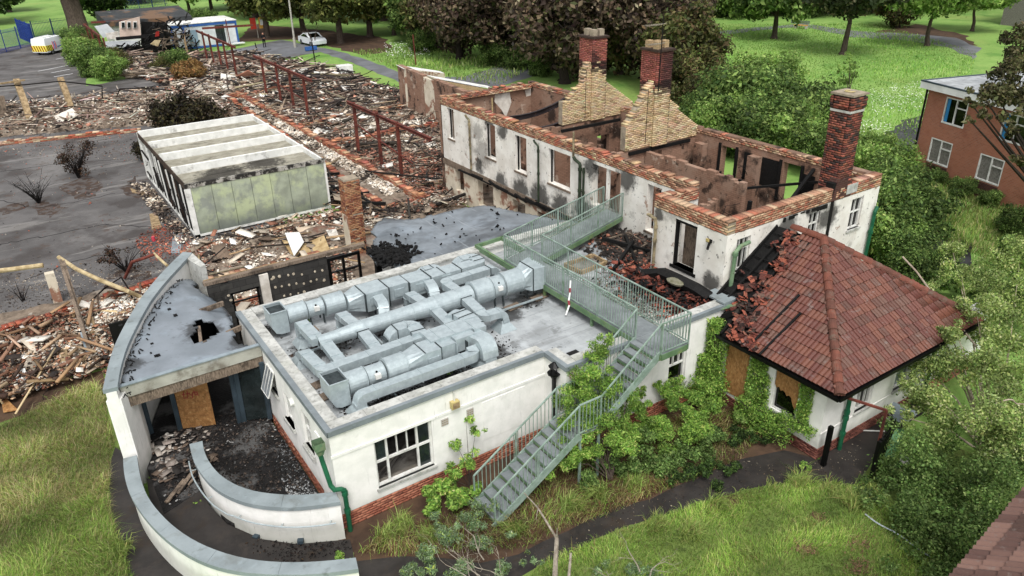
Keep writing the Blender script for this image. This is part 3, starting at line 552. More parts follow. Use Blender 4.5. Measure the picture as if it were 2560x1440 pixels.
# rainwater pipe with hopper on the left front corner
B = MB(); B.loft([[(KX0-.24+dx*s, KY0+.14+dy*s, z) for dx, dy in ((-.13, -.13), (.13, -.13), (.13, .13), (-.13, .13))] for s, z in ((.55, 2.5), (.75, 2.62), (1, 2.68), (1, 2.9))], cap=False); B.build('hopper', 'pipe_pale_green', kb)
downpipe(kb, [(KX0-.24, KY0+.14, 2.55), (KX0-.22, KY0+.1, 2.3), (KX0-.16, KY0-.08, 1.62), (KX0-.1, KY0-.14, 1.5), (KX0+.06, KY0-.16, 1.46), (KX0+.14, KY0-.16, 1.38), (KX0+.14, KY0-.16, .02)], .062, collars=[(KX0+.14, KY0-.16, 1.28), (KX0+.14, KY0-.16, .7)])
# ================================================================ ductwork
def rect(w_, h, n=4): # n points per side, for lofts into circles
    P = []
    for k in range(4):
        c0 = [(-1, -1), (1, -1), (1, 1), (-1, 1)][k]; c1 = [(1, -1), (1, 1), (-1, 1), (-1, -1)][k]
        for i in range(n): t = i/n; P.append(((c0[0]+(c1[0]-c0[0])*t)*w_/2, (c0[1]+(c1[1]-c0[1])*t)*h/2))
    return P
def circ(r, n=16): return [(r*math.cos(2*PI*i/n-3*PI/4), r*math.sin(2*PI*i/n-3*PI/4)) for i in range(n)]
def loopx(x, y, z, pr): return [(x, y-a, z+b_) for a, b_ in pr]
def xduct(th_, x0, x1, y, z, w_, h, seams=(), name='duct'):
    B = MB(); B.loft([loopx(x0, y, z, rect(w_, h, 1)), loopx(x1, y, z, rect(w_, h, 1))]); o = B.build(name, 'galvanised', th_)
    for s in seams: flange(th_, s, y, z, w_, h)
    return o
def flange(th_, x, y, z, w_, h, ax='x'):
    B = MB(); d = .013; e = .035
    if ax == 'x': B.loft([loopx(x-d, y, z, rect(w_+e, h+e, 1)), loopx(x+d, y, z, rect(w_+e, h+e, 1))])
    else: B.box(x-w_/2-e/2, x+w_/2+e/2, y-d, y+d, z-h/2-e/2, z+h/2+e/2)
    B.build('flange', 'galv_dark' if random.random() < .75 else 'galvanised', th_)
def drum(th_, x0, x1, y, z, r, name='silencer', n=24):
    B = MB(); B.loft([loopx(x, y, z, circ(q, n)) for x, q in ((x0, r*.92), (x0+.03, r), (x1-.03, r), (x1, r*.92))]); o = B.build(name, 'galvanised', th_)
    for x in (x0+.02, x1-.02): B = MB(); B.loft([loopx(x-.012, y, z, circ(r+.02, n)), loopx(x+.012, y, z, circ(r+.02, n))]); B.build('rim', 'galvanised', o)
    return o
def fan(th_, x0, x1, y, z, r):
    o = drum(th_, x0, x1, y, z, r, 'fan_casing'); B = MB()
    for x in (x0+.05, x1-.05):
        for s in (-1, 1): B.bar((x, y+s*r*.6, z-r*.7), (x, y+s*r*.75, KR+.08), .05)
    B.build('fan_foot', 'galv_dark', o); B = MB(); B.box((x0+x1)/2-.08, (x0+x1)/2+.08, y-r-.05, y-r+.05, z+.02, z+.16); B.build('terminal_box', 'window_white', o)
    B = MB(); B.cone(((x0+x1)/2, y-r*.72-.02, z+r*.72), ((x0+x1)/2, y-r*.72+.01, z+r*.72-.03), .03, .03, 8); B.build('port', 'dark_void', o)
def r2c(th_, x0, x1, y, z, w_, h, r):
    B = MB(); B.loft([loopx(x0, y, z, rect(w_, h)), loopx(x1, y, z, circ(r))] if x0 < x1 else [loopx(x1, y, z, circ(r)), loopx(x0, y, z, rect(w_, h))]); return B.build('transition', 'galvanised', th_)
def collar(th_, x, y, s=1.0, zt=None):
    zt = zt or KR+.34; B = MB(); B.loft([[(x+a*q, y+c_*q, z) for a, c_ in ((-1, -1), (1, -1), (1, 1), (-1, 1))] for q, z in ((.27*s, KR+.004), (.13*s, KR+.24), (.12*s, zt))]); return B.build('weather_collar', 'galvanised', th_)
def rduct(th_, path, w_, h, rad=.12, name='branch_duct', seams=True):
    P = [Vector(p) for p in path]; out = [P[0]]
    for i in range(1, len(P)-1):
        a = (P[i-1]-P[i]); c_ = (P[i+1]-P[i]); r_ = min(rad, a.length*.45, c_.length*.45); a.normalize(); c_.normalize()
        for k in range(5): t = k/4; out.append(P[i]+a*r_*(1-t)**2+c_*r_*t*t)
    out.append(P[-1]); B = MB(); B.sweep(out, [(-w_/2, -h/2), (w_/2, -h/2), (w_/2, h/2), (-w_/2, h/2)]); o = B.build(name, 'galvanised', th_)
    if seams:
        for i in range(len(P)-1):
            d = P[i+1]-P[i]
            if d.length < .5: continue
            for f_ in ((.2, .8) if d.length < 1.6 else (.12, .5, .88)):
                q = P[i]+d*f_; u = d.normalized(); B = MB(); B.sweep([q-u*.01, q+u*.01], [(-w_/2-.02, -h/2-.02), (w_/2+.02, -h/2-.02), (w_/2+.02, h/2+.02), (-w_/2-.02, h/2+.02)]); B.build('flange', random.choice(['galv_dark', 'galvanised']), th_)
    return o
def cowl(th_, x, y, z, s=.34):
    B = MB(); ox = x-.42    # open-topped bend: mouth looks up, body curves down and back
    L0 = [(x, y-s, z+.28), (x, y+s, z+.28), (x, y+s, z-.34), (x, y-s, z-.34)]
    prof = [(x, z+.34), (ox-.1, z+.34), (ox-.1, z-.15), (ox, z-.36), (ox+.15, z-.42), (x, z-.42)]
    k = len(prof); v0 = len(B.v)
    for yy in (y-s, y+s): B.v += [(p[0], yy, p[1]) for p in prof]
    B.f.append(tuple(v0+i for i in range(k))); B.f.append(tuple(v0+k+i for i in range(k))[::-1])
    for i in range(1, k-1): B.f.append((v0+i+1, v0+i, v0+k+i, v0+k+i+1))
    B.f.append((v0, v0+k-1, v0+2*k-1, v0+k))
    o = B.build('cowl', 'galvanised', th_)
    B = MB()
    for (p, q) in (((ox-.1, y-s, z+.34), (x, y-s, z+.34)), ((ox-.1, y+s, z+.34), (x, y+s, z+.34)), ((ox-.1, y-s, z+.34), (ox-.1, y+s, z+.34)), ((x, y-s, z+.34), (x, y+s, z+.34))): B.bar(p, q, .035)
    B.build('cowl_rim', 'galvanised', o); B = MB(); B.box(ox-.08, x-.02, y-s+.02, y+s-.02, z+.24, z+.26); B.build('mesh_screen', 'galv_dark', o)
def stand(th_, x, y, z): B = MB(); B.bar((x, y-.2, KR+.01), (x, y-.2, z), .035); B.bar((x, y+.2, KR+.01), (x, y+.2, z), .035); B.bar((x, y-.25, z), (x, y+.25, z), .04); B.build('stand', 'galv_dark', th_)
# rear run
ZR = 3.38
t1 = thing('rear_duct_run', 'long box duct along the back edge of the flat roof, cowl at its left end', 'duct', (7, 21.2, KR), 'ventilation ducts on the roof')
cowl(t1, 5.55, 21.35, ZR); drum(t1, 5.58, 6.2, 21.35, ZR, .30); fan(t1, 6.22, 6.75, 21.3, ZR, .27); drum(t1, 6.78, 7.42, 21.25, ZR, .33)
r2c(t1, 7.95, 7.45, 21.05, ZR, .8, .62, .3); xduct(t1, 7.95, 8.75, 21.0, ZR, .82, .64); xduct(t1, 8.8, 9.5, 21.0, ZR+.04, .66, .5); xduct(t1, 9.55, 10.3, 20.98, ZR, .74, .52); xduct(t1, 10.35, 11.5, 20.95, ZR, .6, .42); xduct(t1, 11.55, 12.15, 20.92, ZR, .5, .4)
for s, w_, h in ((7.95, .82, .64), (8.77, .82, .64), (9.52, .74, .54), (10.32, .74, .54), (10.9, .6, .42), (11.52, .6, .42)): flange(t1, s, 20.98, ZR, w_, h)
for (u0, u1, yf) in ((8.98, 9.32, 20.66), (9.75, 10.05, 20.6), (10.75, 11.1, 20.64), (8.1, 8.3, 20.58)): B = MB(); B.box(u0, u1, yf-.02, yf+.01, ZR-.13, ZR+.15); B.build('access_panel', 'galvanised', t1)
rduct(t1, [(12.1, 20.92, ZR), (12.45, 20.92, ZR), (12.45, 21.45, ZR+.02), (11.85, 21.48, ZR+.02), (11.75, 21.48, KR+.1)], .4, .36, .2)
rduct(t1, [(10.9, 21.2, ZR+.04), (10.9, 21.5, ZR+.05), (10.4, 21.5, ZR+.05), (10.35, 21.5, KR+.1)], .3, .3, .15)
rduct(t1, [(8.35, 20.6, ZR+.1), (8.35, 20.2, ZR), (8.15, 19.75, KR+.1)], .34, .22, .1); rduct(t1, [(10.2, 20.6, ZR+.1), (10.15, 20.2, ZR+.05), (10.05, 19.8, KR+.1)], .34, .22, .1)
for x in (8.3, 9.5, 11, 12): stand(t1, x, 20.98, ZR-.3)
# central round main
ZC = 3.5; YC = 18.98
t2 = thing('central_duct_run', 'round duct through the middle of the roof, ending in a flared box outlet', 'duct', (9, 18.95, KR), 'ventilation ducts on the roof')
segs = [(5.75, 6.35, .17, .18), (6.37, 7.1, .18, .25), (7.12, 7.95, .25, .25), (7.97, 8.75, .25, .25), (8.77, 9.55, .25, .31), (9.57, 10.3, .31, .31), (10.32, 10.85, .31, .33)]
for x0, x1, r0, r1 in segs:
    B = MB(); B.loft([loopx(x0, YC, ZC, circ(r0, 24)), loopx(x1, YC, ZC, circ(r1, 24))]); B.build('round_duct', 'galvanised', t2)
    B = MB(); B.loft([loopx(x0-.02, YC, ZC, circ(r0+.014, 24)), loopx(x0+.02, YC, ZC, circ(r0+.014, 24))]); B.build('joint_band', 'galvanised', t2)
drum(t2, 10.88, 11.55, YC, ZC, .4); fan(t2, 11.58, 12.0, YC, ZC, .36); drum(t2, 12.03, 12.75, YC, ZC, .4)
B = MB(); B.loft([loopx(12.75, YC, ZC, circ(.36)), loopx(13.05, YC, ZC+.02, rect(.74, .8))]); B.build('transition', 'galvanised', t2)
B = MB(); B.loft([loopx(13.05, YC, ZC+.02, rect(.74, .8, 1)), loopx(13.5, YC, ZC+.06, rect(1.0, .78, 1))]); B.build('outlet_box', 'galvanised', t2); flange(t2, 13.07, YC, ZC+.02, .76, .82)
for (x, y1, dz) in ((7.0, 17.75, 0), (9.4, 17.45, 0)): rduct(t2, [(x, YC-.1, ZC+.05), (x, y1, ZC-.12), (x, y1-.12, ZC-.12), (x, y1-.13, KR+.1)], .34, .17, .1)
rduct(t2, [(5.9, YC-.05, ZC), (5.9, 17.75, ZC-.12), (5.9, 17.6, ZC-.14), (5.9, 17.58, KR+.1)], .34, .17, .1)
rduct(t2, [(10.5, YC-.1, ZC+.1), (10.5, 17.6, ZC-.1), (11.15, 17.55, ZC-.1), (11.2, 17.55, KR+.3)], .36, .2, .14); collar(t2, 11.18, 17.55, 1.15)
for x in (7.0, 9.35): rduct(t2, [(x, YC+.1, ZC), (x, 20.2, ZC-.1), (x, 20.32, ZC-.1), (x, 20.35, KR+.1)], .34, .2, .1)
rduct(t2, [(10.6, YC+.15, ZC), (10.62, 20.25, ZC-.05), (12.6, 20.3, ZC-.05), (12.7, 20.3, KR+.1)], .34, .24, .14)
rduct(t2, [(5.75, YC, ZC), (5.72, 20.2, ZC), (5.72, 20.3, ZC), (5.72, 20.32, KR+.3)], .36, .22, .1); collar(t2, 5.72, 20.3, 1.1)
for x in (8.4, 10.0, 12.95): stand(t2, x, YC, ZC-.35)
B = MB(); B.bar((5.4, 19.6, KR+.12), (13.3, 19.6, KR+.12), .05); B.bar((5.4, 18.3, KR+.12), (13.3, 18.4, KR+.12), .05); B.bar((6.2, 18.2, KR+.12), (6.2, 20.4, KR+.12), .05); B.bar((7.6, 18.2, KR+.12), (7.6, 19.7, KR+.12), .05); B.build('support_rail', 'galvanised', t2)
# front run
ZF = 3.38; YF = 16.62
t3 = thing('front_duct_run', 'duct run nearest the front parapet, with square cowl and two fat round silencers', 'duct', (7, 16.6, KR), 'ventilation ducts on the roof')
cowl(t3, 5.55, YF, ZF, .36); drum(t3, 5.58, 6.12, YF, ZF, .31); fan(t3, 6.14, 6.66, YF, ZF, .28); drum(t3, 6.7, 7.3, YF, ZF, .35)
r2c(t3, 7.8, 7.32, YF, ZF, .66, .62, .31); xduct(t3, 7.8, 8.3, YF, ZF, .68, .62); xduct(t3, 8.35, 8.8, YF+.05, ZF+.0, .6, .56); xduct(t3, 8.85, 9.5, YF+.15, ZF+.12, .72, .42)
for s, w_, h in ((7.82, .68, .62), (8.32, .68, .62), (8.82, .7, .5), (9.15, .72, .42)): flange(t3, s, YF+.03, ZF, w_, h)
B = MB(); B.box(7.88, 8.22, YF-.37, YF-.34, ZF-.15, ZF+.12); B.build('access_panel', 'galvanised', t3)
xduct(t3, 8.2, 9.55, 17.0, ZF+.2, .66, .36, (8.5, 9.0)); xduct(t3, 9.55, 9.95, 16.85, ZF+.15, .6, .44, (9.6,))
rduct(t3, [(9.75, 16.75, ZF+.15), (9.85, 17.4, ZF+.12), (9.8, 17.95, ZF+.1)], .5, .4, .2); rduct(t3, [(9.8, 17.8, ZF+.1), (9.65, 18.1, ZF+.1), (9.6, 18.1, KR+.1)], .4, .34, .15)
rduct(t3, [(9.5, 16.55, ZF+.12), (9.62, 16.15, ZF+.12), (9.6, 15.95, ZF), (9.6, 15.93, KR+.34)], .5, .34, .2); collar(t3, 9.6, 15.95, 1.5)
rduct(t3, [(9.2, 16.25, ZF), (9.2, 16.0, ZF-.1), (5.72, 15.98, ZF-.1), (5.66, 15.97, KR+.3)], .3, .26, .22); collar(t3, 5.66, 15.97, 1.2)
for x in (6.6, 8.6): stand(t3, x, 15.98, ZF-.28)
for x in (5.4, 7.9, 9.2): stand(t3, x, YF, ZF-.3)
t4 = thing('middle_duct_run', 'low rectangular duct between the round main and the front duct run', 'duct', (7, 17.45, KR), 'ventilation ducts on the roof')
rduct(t4, [(5.32, 19.2, KR+.3), (5.3, 19.0, KR+.45), (5.3, 17.45, 3.42), (7.9, 17.4, 3.5), (8.35, 17.35, 3.55)], .34, .24, .16); collar(t4, 5.3, 19.25, 1.2)
rduct(t4, [(8.2, 17.35, 3.6), (8.25, 18.0, 3.6), (7.6, 18.02, 3.6), (7.5, 18.02, KR+.1)], .42, .3, .22)
for x in (5.6, 6.9): stand(t4, x, 17.4, 3.28)
# ================================================================ fire escape: landing, walkway, branch to the house door and two flights
fe = thing('fire_escape', 'pale green steel walkway crossing the flat roof, with a stair down to the garden', 'fire escape', (13.9, 17, 0))
DZ = 3.3; WX0, WX1 = 13.45, 14.5
def deck(pts, z=DZ):
    B = MB(); B.prism(pts, z-.05, z); B.build('deck_plate', 'deck_grey', fe)
deck([(WX0, 14.06), (WX1, 14.06), (WX1, 20.1), (WX0, 20.9)]); deck([(WX0, 20.91), (WX1, 20.11), (19.75, 21.75), (19.75, 22.75)]); deck([(WX0, 12.95), (WX1, 12.95), (WX1, 14.05), (WX0, 14.05)])
for (p, q) in (((WX0, 12.95), (WX0, 20.9)), ((WX1, 14.05), (WX1, 20.1)), ((WX0, 20.9), (19.7, 22.78)), ((WX1, 20.1), (19.7, 21.72)), ((WX1, 12.95), (WX1, 14.04)), ((WX0, 12.95), (WX1-.04, 12.95))):
    B = MB(); B.bar((*p, DZ-.1), (*q, DZ-.1), .07, .18); B.build('edge_beam', 'green_beam', fe)
for y in np.arange(14.8, 20.8, 1.25):
    
    for xx in (WX0+.05, WX1-.05): B = MB(); B.bar((xx, y, KR+.01), (xx, y, DZ-.12), .08); B.build('support_post', 'green_beam', fe)
B = MB(); B.bar((WX0-.03, 20.2, DZ-.12), (WX0-.03, 22.85, DZ-.12), .1, .2); B.bar((WX0, 22.8, DZ-.12), (14.7, 22.9, DZ-.12), .1, .2); B.bar((14.6, 22.9, DZ-.12), (14.6, 21.2, DZ-.12), .1, .2); B.build('outrigger_beam', 'green_beam', fe)
BAL_ME = {}
def baluster(L_, p):
    k = round(L_, 2)
    if k not in BAL_ME: B = MB(); B.box(-.0085, .0085, -.0085, .0085, 0, k); me = bpy.data.meshes.new('baluster'); me.from_pydata(B.v, [], B.f); me.materials.append(MATS['green_steel']); BAL_ME[k] = me
    inst('baluster', BAL_ME[k], p, fe)
NB = [0]
def railing(p, q, h=1.0, sp=.115, z0=.08, posts=True, hm=.88):
    p = Vector(p); q = Vector(q); d = q-p; L_ = math.hypot(d.x, d.y); n = max(1, int(L_/sp)); B = MB()
    B.bar(p+Vector((0, 0, h)), q+Vector((0, 0, h)), .045, .035); B.build('handrail', 'green_steel', fe); B = MB(); B.bar(p+Vector((0, 0, z0)), q+Vector((0, 0, z0)), .03); B.build('bottom_rail', 'green_steel', fe)
    for i in range(1, n): NB[0] += 1; BALS.append((p+d*(i/n)+Vector((0, 0, z0)), h-z0))
    np_ = max(1, round(L_/1.6))
    for i in range(np_+1):
        a = p+d*(i/np_); ky = (round(a.x, 1), round(a.y, 1), round(a.z, 1))
        if ky in RPK: continue
        RPK.add(ky); B = MB(); B.bar(a, a+Vector((0, 0, h)), .04); B.build('rail_post', 'green_steel', fe)
BALS = []; RPK = set()
railing((WX0, 14.05, DZ), (WX0, 20.9, DZ)); railing((WX1, 14.06, DZ), (WX1, 20.08, DZ)); railing((WX0, 20.9, DZ), (19.6, 22.78, DZ)); railing((WX1, 20.08, DZ), (19.7, 21.72, DZ))
railing((WX1, 12.95, DZ), (WX1, 14.06, DZ)); railing((WX0, 12.95, DZ), (WX1, 12.95, DZ))
# flights: lower 0 -> 1.7, half landing, upper 1.7 -> 3.3
Ya, Yb = 13.0, 14.02
def flight(x0, z0, x1, z1, n):
    for i in range(n):
        t = i/n; x = x0+(x1-x0)*t; z = z0+(z1-z0)*(i+1)/n; B = MB(); B.box(x, x+(x1-x0)/n+.02, Ya+.03, Yb-.03, z-.035, z); tr_ = B.build('tread', 'deck_grey', fe)
        B = MB(); B.box(x-.001, x+.014, Ya+.03, Yb-.03, z-.12, z-.036); B.build('riser', 'green_beam', tr_)
    for y in (Ya, Yb):
        B = MB(); B.bar((x0-.05, y, z0-.02), (x1+.02, y, z1-.02), .035, .24); B.build('stringer', 'green_steel', fe); railing((x0, y, z0), (x1, y, z1), .98, .13)
flight(7.85, 0, 10.6, 1.72, 10); flight(11.35, 1.72, WX0, DZ, 9)
deck([(10.6, Ya), (11.35, Ya), (11.35, Yb), (10.6, Yb)], 1.72); railing((10.6, Ya, 1.72), (11.35, Ya, 1.72)); railing((10.6, Yb, 1.72), (11.35, Yb, 1.72), posts=False)
B = MB(); pass
for x in (10.65, 11.3): B = MB(); B.bar((x, Ya, 0), (x, Ya, 1.68), .06); B.build('column', 'green_steel', fe)
BALS.sort(key=lambda q: q[0].x**2+q[0].y**2)
for q, h in BALS[:300]: baluster(h, q)
if BALS[300:]:
    B = MB()
    for q, h in BALS[300:]: B.box(q.x-.0085, q.x+.0085, q.y-.0085, q.y+.0085, q.z, q.z+h)
    B.build('balusters', 'green_steel', fe, kind='stuff')
B = MB(); tp = [(WX0-.03, 17.05, 4.02), (WX0-.1, 16.98, 3.8), (WX0-.02, 17.08, 3.58), (WX0-.13, 17.0, 3.36), (WX0-.05, 17.07, 3.14), (WX0-.28, 16.95, 2.9)]; B.sweep(tp, [(-.022, 0), (.022, 0), (.022, .004), (-.022, .004)]); o = B.build('barrier_tape', 'white_panel'); tag(o, 'torn red and white barrier tape hanging from the green walkway railing', 'tape')
B = MB(); B.sweep([(p[0]-.006, p[1]-.004, p[2]) for p in tp[1:3]], [(-.036, 0), (.036, 0), (.036, .004), (-.036, .004)]); B.sweep([(p[0]-.006, p[1]-.004, p[2]) for p in tp[3:5]], [(-.036, 0), (.036, 0), (.036, .004), (-.036, .004)]); B.build('red_stripe', 'marking_red', o)
# wall lantern standing by the stair
lt = thing('wall_lantern', 'black cast lantern on a tall post beside the half landing of the stair', 'lantern', (10.95, 14.6, 0))
B = MB(); B.bar((10.95, 14.6, 0), (10.95, 14.6, 2.75), .09); B.build('post', 'black_iron', lt); B = MB(); B.cone((10.95, 14.6, 2.55), (10.95, 14.6, 2.75), .05, .16, 8); B.cone((10.95, 14.6, 2.75), (10.95, 14.6, 2.79), .2, .2, 8); B.build('bracket', 'black_iron', lt)
B = MB(); [B.bar((10.95+.1*math.cos(k*PI/2), 14.6+.1*math.sin(k*PI/2), 2.79), (10.95+.13*math.cos(k*PI/2), 14.6+.13*math.sin(k*PI/2), 3.0), .02) for k in range(4)]; B.cone((10.95, 14.6, 3.0), (10.95, 14.6, 3.13), .17, .03, 8); B.build('cage', 'black_iron', lt)
# ================================================================ curved entrance canopy, ramp walls
ce = thing('curved_entrance', 'white curved entrance wing with a blue-grey coping, scorched sagging roof and boarded doorway', 'entrance', (1.5, 20.5, 0))
def strip(B, O, I, z0, z1):
    n = len(O); v0 = len(B.v)
    for i in range(n): B.v += [(O[i][0], O[i][1], z0), (O[i][0], O[i][1], z1), (I[i][0], I[i][1], z1), (I[i][0], I[i][1], z0)]
    for i in range(n-1):
        a = v0+4*i; c_ = a+4
        for k in range(4): B.f.append((a+k, a+(k+1) % 4, c_+(k+1) % 4, c_+k))
    B.f.append((v0, v0+3, v0+2, v0+1)); e = v0+4*(n-1); B.f.append((e, e+1, e+2, e+3)); return B
def resample(P, n):
    P = np.array([p[:2] for p in P], float)
    s = np.concatenate([[0], np.cumsum(np.linalg.norm(np.diff(P, axis=0), axis=1))])
    # smooth through the surveyed points
    t = np.linspace(0, s[-1], n); out = np.stack([np.interp(t, s, P[:, k]) for k in (0, 1)], 1)
    for _ in range(3): out[1:-1] = (out[:-2]+2*out[1:-1]+out[2:])/4
    return out
def curved(parent, O, I, zb, zt, nseg, m='render_white', cop='coping_blue', ov=.05, cz=.12, wallname='curved_wall'):
    N = nseg*6+1; O = resample(O, N); I = resample(I, N); D = (I-O); D /= np.linalg.norm(D, axis=1)[:, None]
    B = MB(); strip(B, O+D*ov, I-D*ov, zb, zt-cz); B.build(wallname, m, parent, smooth=False)
    for k in range(nseg):
        a, e = k*6, k*6+7; o_, i_ = O[a:e].copy(), I[a:e].copy(); g = (o_[1]-o_[0])*.02; o_[0] += g; i_[0] += g
        B = MB(); strip(B, o_, i_, zt-cz, zt+random.uniform(-.003, .003)); B.build('coping_slab', cop, parent)
CO = [(.20, 20.25), (.45, 21.28), (.82, 22.58), (1.30, 23.78), (2.03, 25.44), (2.88, 26.91), (3.56, 27.94), (4.15, 28.75)]
CI = [(.56, 20.2), (.76, 21.1), (1.12, 22.3), (1.6, 23.5), (2.33, 25.15), (3.15, 26.55), (3.8, 27.5), (4.42, 28.45)]
curved(ce, CO, CI, 0, 3.3, 5)
B = MB(); B.prism([(4.15, 28.75), (4.05, 28.5), (4.35, 27.0), (4.55, 27.05), (4.42, 28.45)], 2.0, 3.28); B.build('end_wall', 'coping_stone', ce)
# roof membrane with a burnt hole, sagging towards the back right
ri = resample(CI, 31); hole = [(2.84, 22.15), (2.95, 22.55), (3.1, 22.85), (3.2, 23.6), (3.55, 23.45), (3.8, 23.0), (3.86, 22.5), (3.7, 22.15), (3.5, 22.0), (3.2, 21.88), (3.0, 21.9)]
right = [(4.3, 20.9), (3.9, 21.15), (3.95, 21.6), (4.05, 22.2), (4.22, 23.1), (4.42, 24.0), (4.5, 24.9), (4.45, 25.5), (4.2, 26.0), (4.0, 26.4), (3.95, 27.0)]
from mathutils.geometry import tessellate_polygon
def zmem(x, y): return 3.0-.62*max(0, (x-3.45))**1.4*(1 if y > 23.2 else .1)-.10*max(0, y-26)+.015*math.sin(x*5+y*3)
xs = np.arange(.5, 4.7, .12); ys = np.arange(20.64, 28.6, .12); poly = [tuple(p) for p in ri]+right[::-1]+[(4.3, 20.6), (.56, 20.6)]
gp = np.array([(x, y) for y in ys for x in xs]); okp = inpoly(gp, poly) & ~inpoly(gp+rng.normal(0, .05, gp.shape), hole)
nx, ny = len(xs), len(ys); idx = np.arange(nx*ny).reshape(ny, nx); a = idx[:-1, :-1].ravel(); b2 = idx[:-1, 1:].ravel(); c2 = idx[1:, 1:].ravel(); d2 = idx[1:, :-1].ravel()
# each cell with most corners inside; corners outside snap to the outline
cells = np.stack([a, b2, c2, d2], 1); cnt = okp[cells].sum(1); F = cells[cnt >= 2]
Z = np.array([zmem(x, y) for x, y in gp])
used, inv = np.unique(F, return_inverse=True); V = np.stack([gp[used, 0], gp[used, 1], Z[used]], 1)
me = npmesh('roof_membrane', V-np.array(ORG[ce]), inv.reshape(-1, 4), None, 'membrane'); o = bpy.data.objects.new('roof_membrane', me); col.objects.link(o); o.parent = ce; ORG[o] = ORG[ce]
sm = o.modifiers.new('th', 'SOLIDIFY'); sm.thickness = .06; sm.offset = -1
for p in me.polygons: p.use_smooth = True
B = MB(); xs_, ys_ = [], []
for k in range(70):
    x, y = ri[random.randrange(0, 25)]+np.array([random.uniform(.03, .32), 0]); B.bar((x, y, 3.02), (x+random.uniform(-.12, .12), y+random.uniform(-.2, .2), 3.03), random.uniform(.015, .05), .015)
for k in range(10): x, y = random.uniform(1.2, 3.2), random.uniform(21, 25.5); s = random.uniform(.02, .06); B.box(x-s, x+s, y-s, y+s*1.4, 3.0, 3.03)
B.build('char_flakes', 'charred', ce, kind='stuff')
for (p, q) in (((2.9, 21.85), (4.4, 22.35)), ((3.05, 21.75), (3.3, 23.1)), ((2.6, 24), (4.4, 24.4))): B = MB(); B.bar((*p, 2.9), (*q, 2.88), .09, .16); B.build('joist', 'weathered_wood', ce)
B = MB(); B.box(.62, 4.48, 20.54, 20.62, 2.70, 3.08); B.build('fascia', 'fascia', ce); B = MB(); B.box(.62, 4.49, 20.5, 20.64, 3.08, 3.11); B.build('gutter_edge', 'zinc', ce)
B = MB(); B.box(.66, 2.55, 20.58, 20.84, 2.36, 2.68); B.build('timber_beam', 'weathered_wood', ce); B = MB(); B.box(2.56, 4.48, 20.57, 20.82, 2.37, 2.69); B.build('timber_beam', 'weathered_wood', ce)
B = MB(); B.prism([(.2, 20.3), (.56, 20.2), (.95, 21.0), (1.1, 22.2), (.95, 22.3)], 0, 2.9); B.build('return_wall', 'render_white', ce)
def gl(x, z0=.3): y = 22.17+(x-1.15)*(20.75-22.17)/(4.44-1.15); return (x, y, z0)
for x in (1.15, 1.92, 3.55, 3.68, 4.4):
    p = gl(x); B = MB(); B.bar(p, (p[0], p[1]-.25, 2.5), .09, .13); B.build('door_post', 'grey_frame', ce)
p, q = gl(2.0), gl(2.9); B = MB(); B.add([(p[0], p[1], .32), (q[0], q[1], .32), (q[0], q[1]-.2, 2.45), (p[0], p[1]-.2, 2.45), (p[0], p[1]+.02, .32), (q[0], q[1]+.02, .32), (q[0], q[1]-.18, 2.45), (p[0], p[1]-.18, 2.45)], [(0, 1, 2, 3), (7, 6, 5, 4), (0, 4, 5, 1), (1, 5, 6, 2), (2, 6, 7, 3), (3, 7, 4, 0)]); bo = B.build('chipboard', 'osb', ce)
# scrawled tag on the chipboard: Hyt
B = MB(); u = Vector((q[0]-p[0], q[1]-p[1], 0)).normalized(); up_ = Vector((0, -.2, 2.13)).normalized(); nrm = u.cross(up_).normalized(); o0 = Vector((p[0], p[1], .32))+u*.24+up_*1.22+nrm*.008
def strk(pts, o0=o0, k=1.0, B=B, u=u, up_=up_, w_=.022, nrm=nrm):
    for (a, c_), (e, g) in zip(pts[:-1], pts[1:]): B.bar(o0+u*a*k+up_*c_*k, o0+u*e*k+up_*g*k, w_, .006, up=nrm)
for s in ([(0, 0), (.03, .2)], [(.12, -.02), (.13, .22)], [(-.05, .09), (.2, .12)], [(.18, .13), (.2, .04), (.26, .05), (.27, .13)], [(.27, .13), (.25, -.06), (.2, -.07)], [(.32, .2), (.33, .02), (.37, .03)], [(.27, .13), (.42, .14)], [(.36, .1), (.42, .1), (.38, .02), (.44, .01)], [(-.02, -.04), (.12, -.05)]): strk(s)
B.build('lettering', 'graffiti', bo)
B = MB(); strk_ = lambda pts: [B.bar((11.18+a*.6, NY-.006, 2.72+c_*.9), (11.18+e*.6, NY-.006, 2.72+g*.9), .018, .006, up=(0, 1, 0)) for (a, c_), (e, g) in zip(pts[:-1], pts[1:])]
for s in ([(0, 0), (.03, .2)], [(.12, -.02), (.13, .22)], [(-.05, .09), (.2, .12)], [(.18, .13), (.2, .04), (.26, .05), (.27, .13)], [(.27, .13), (.25, -.06), (.2, -.07)], [(.32, .2), (.33, .02), (.37, .03)], [(.36, .1), (.42, .1), (.38, .02), (.44, .01)]): strk_(s)
B.build('lettering', 'graffiti', kb)
p, q = gl(3.75), gl(4.35); B = MB(); B.add([(p[0], p[1], .35), (q[0], q[1], .35), (q[0], q[1]-.2, 2.4), (p[0], p[1]-.2, 2.4)], [(0, 1, 2, 3)]); B.build('door_glass', 'glass_sheen', ce)
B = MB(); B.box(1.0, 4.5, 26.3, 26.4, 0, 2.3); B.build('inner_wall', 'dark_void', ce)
rw = thing('ramp_wall', 'long low white curved wall with blue-grey coping slabs bounding the outside of the ramp', 'wall', (1, 16, 0), 'curved walls of the entrance ramp')
OO = [(.19, 20.15), (.09, 19.46), (.06, 18.65), (.11, 18.05), (.23, 17.27), (.47, 16.30), (.84, 15.33), (1.28, 14.59), (1.85, 13.99), (2.56, 13.43), (3.22, 13.01), (3.96, 12.69)]
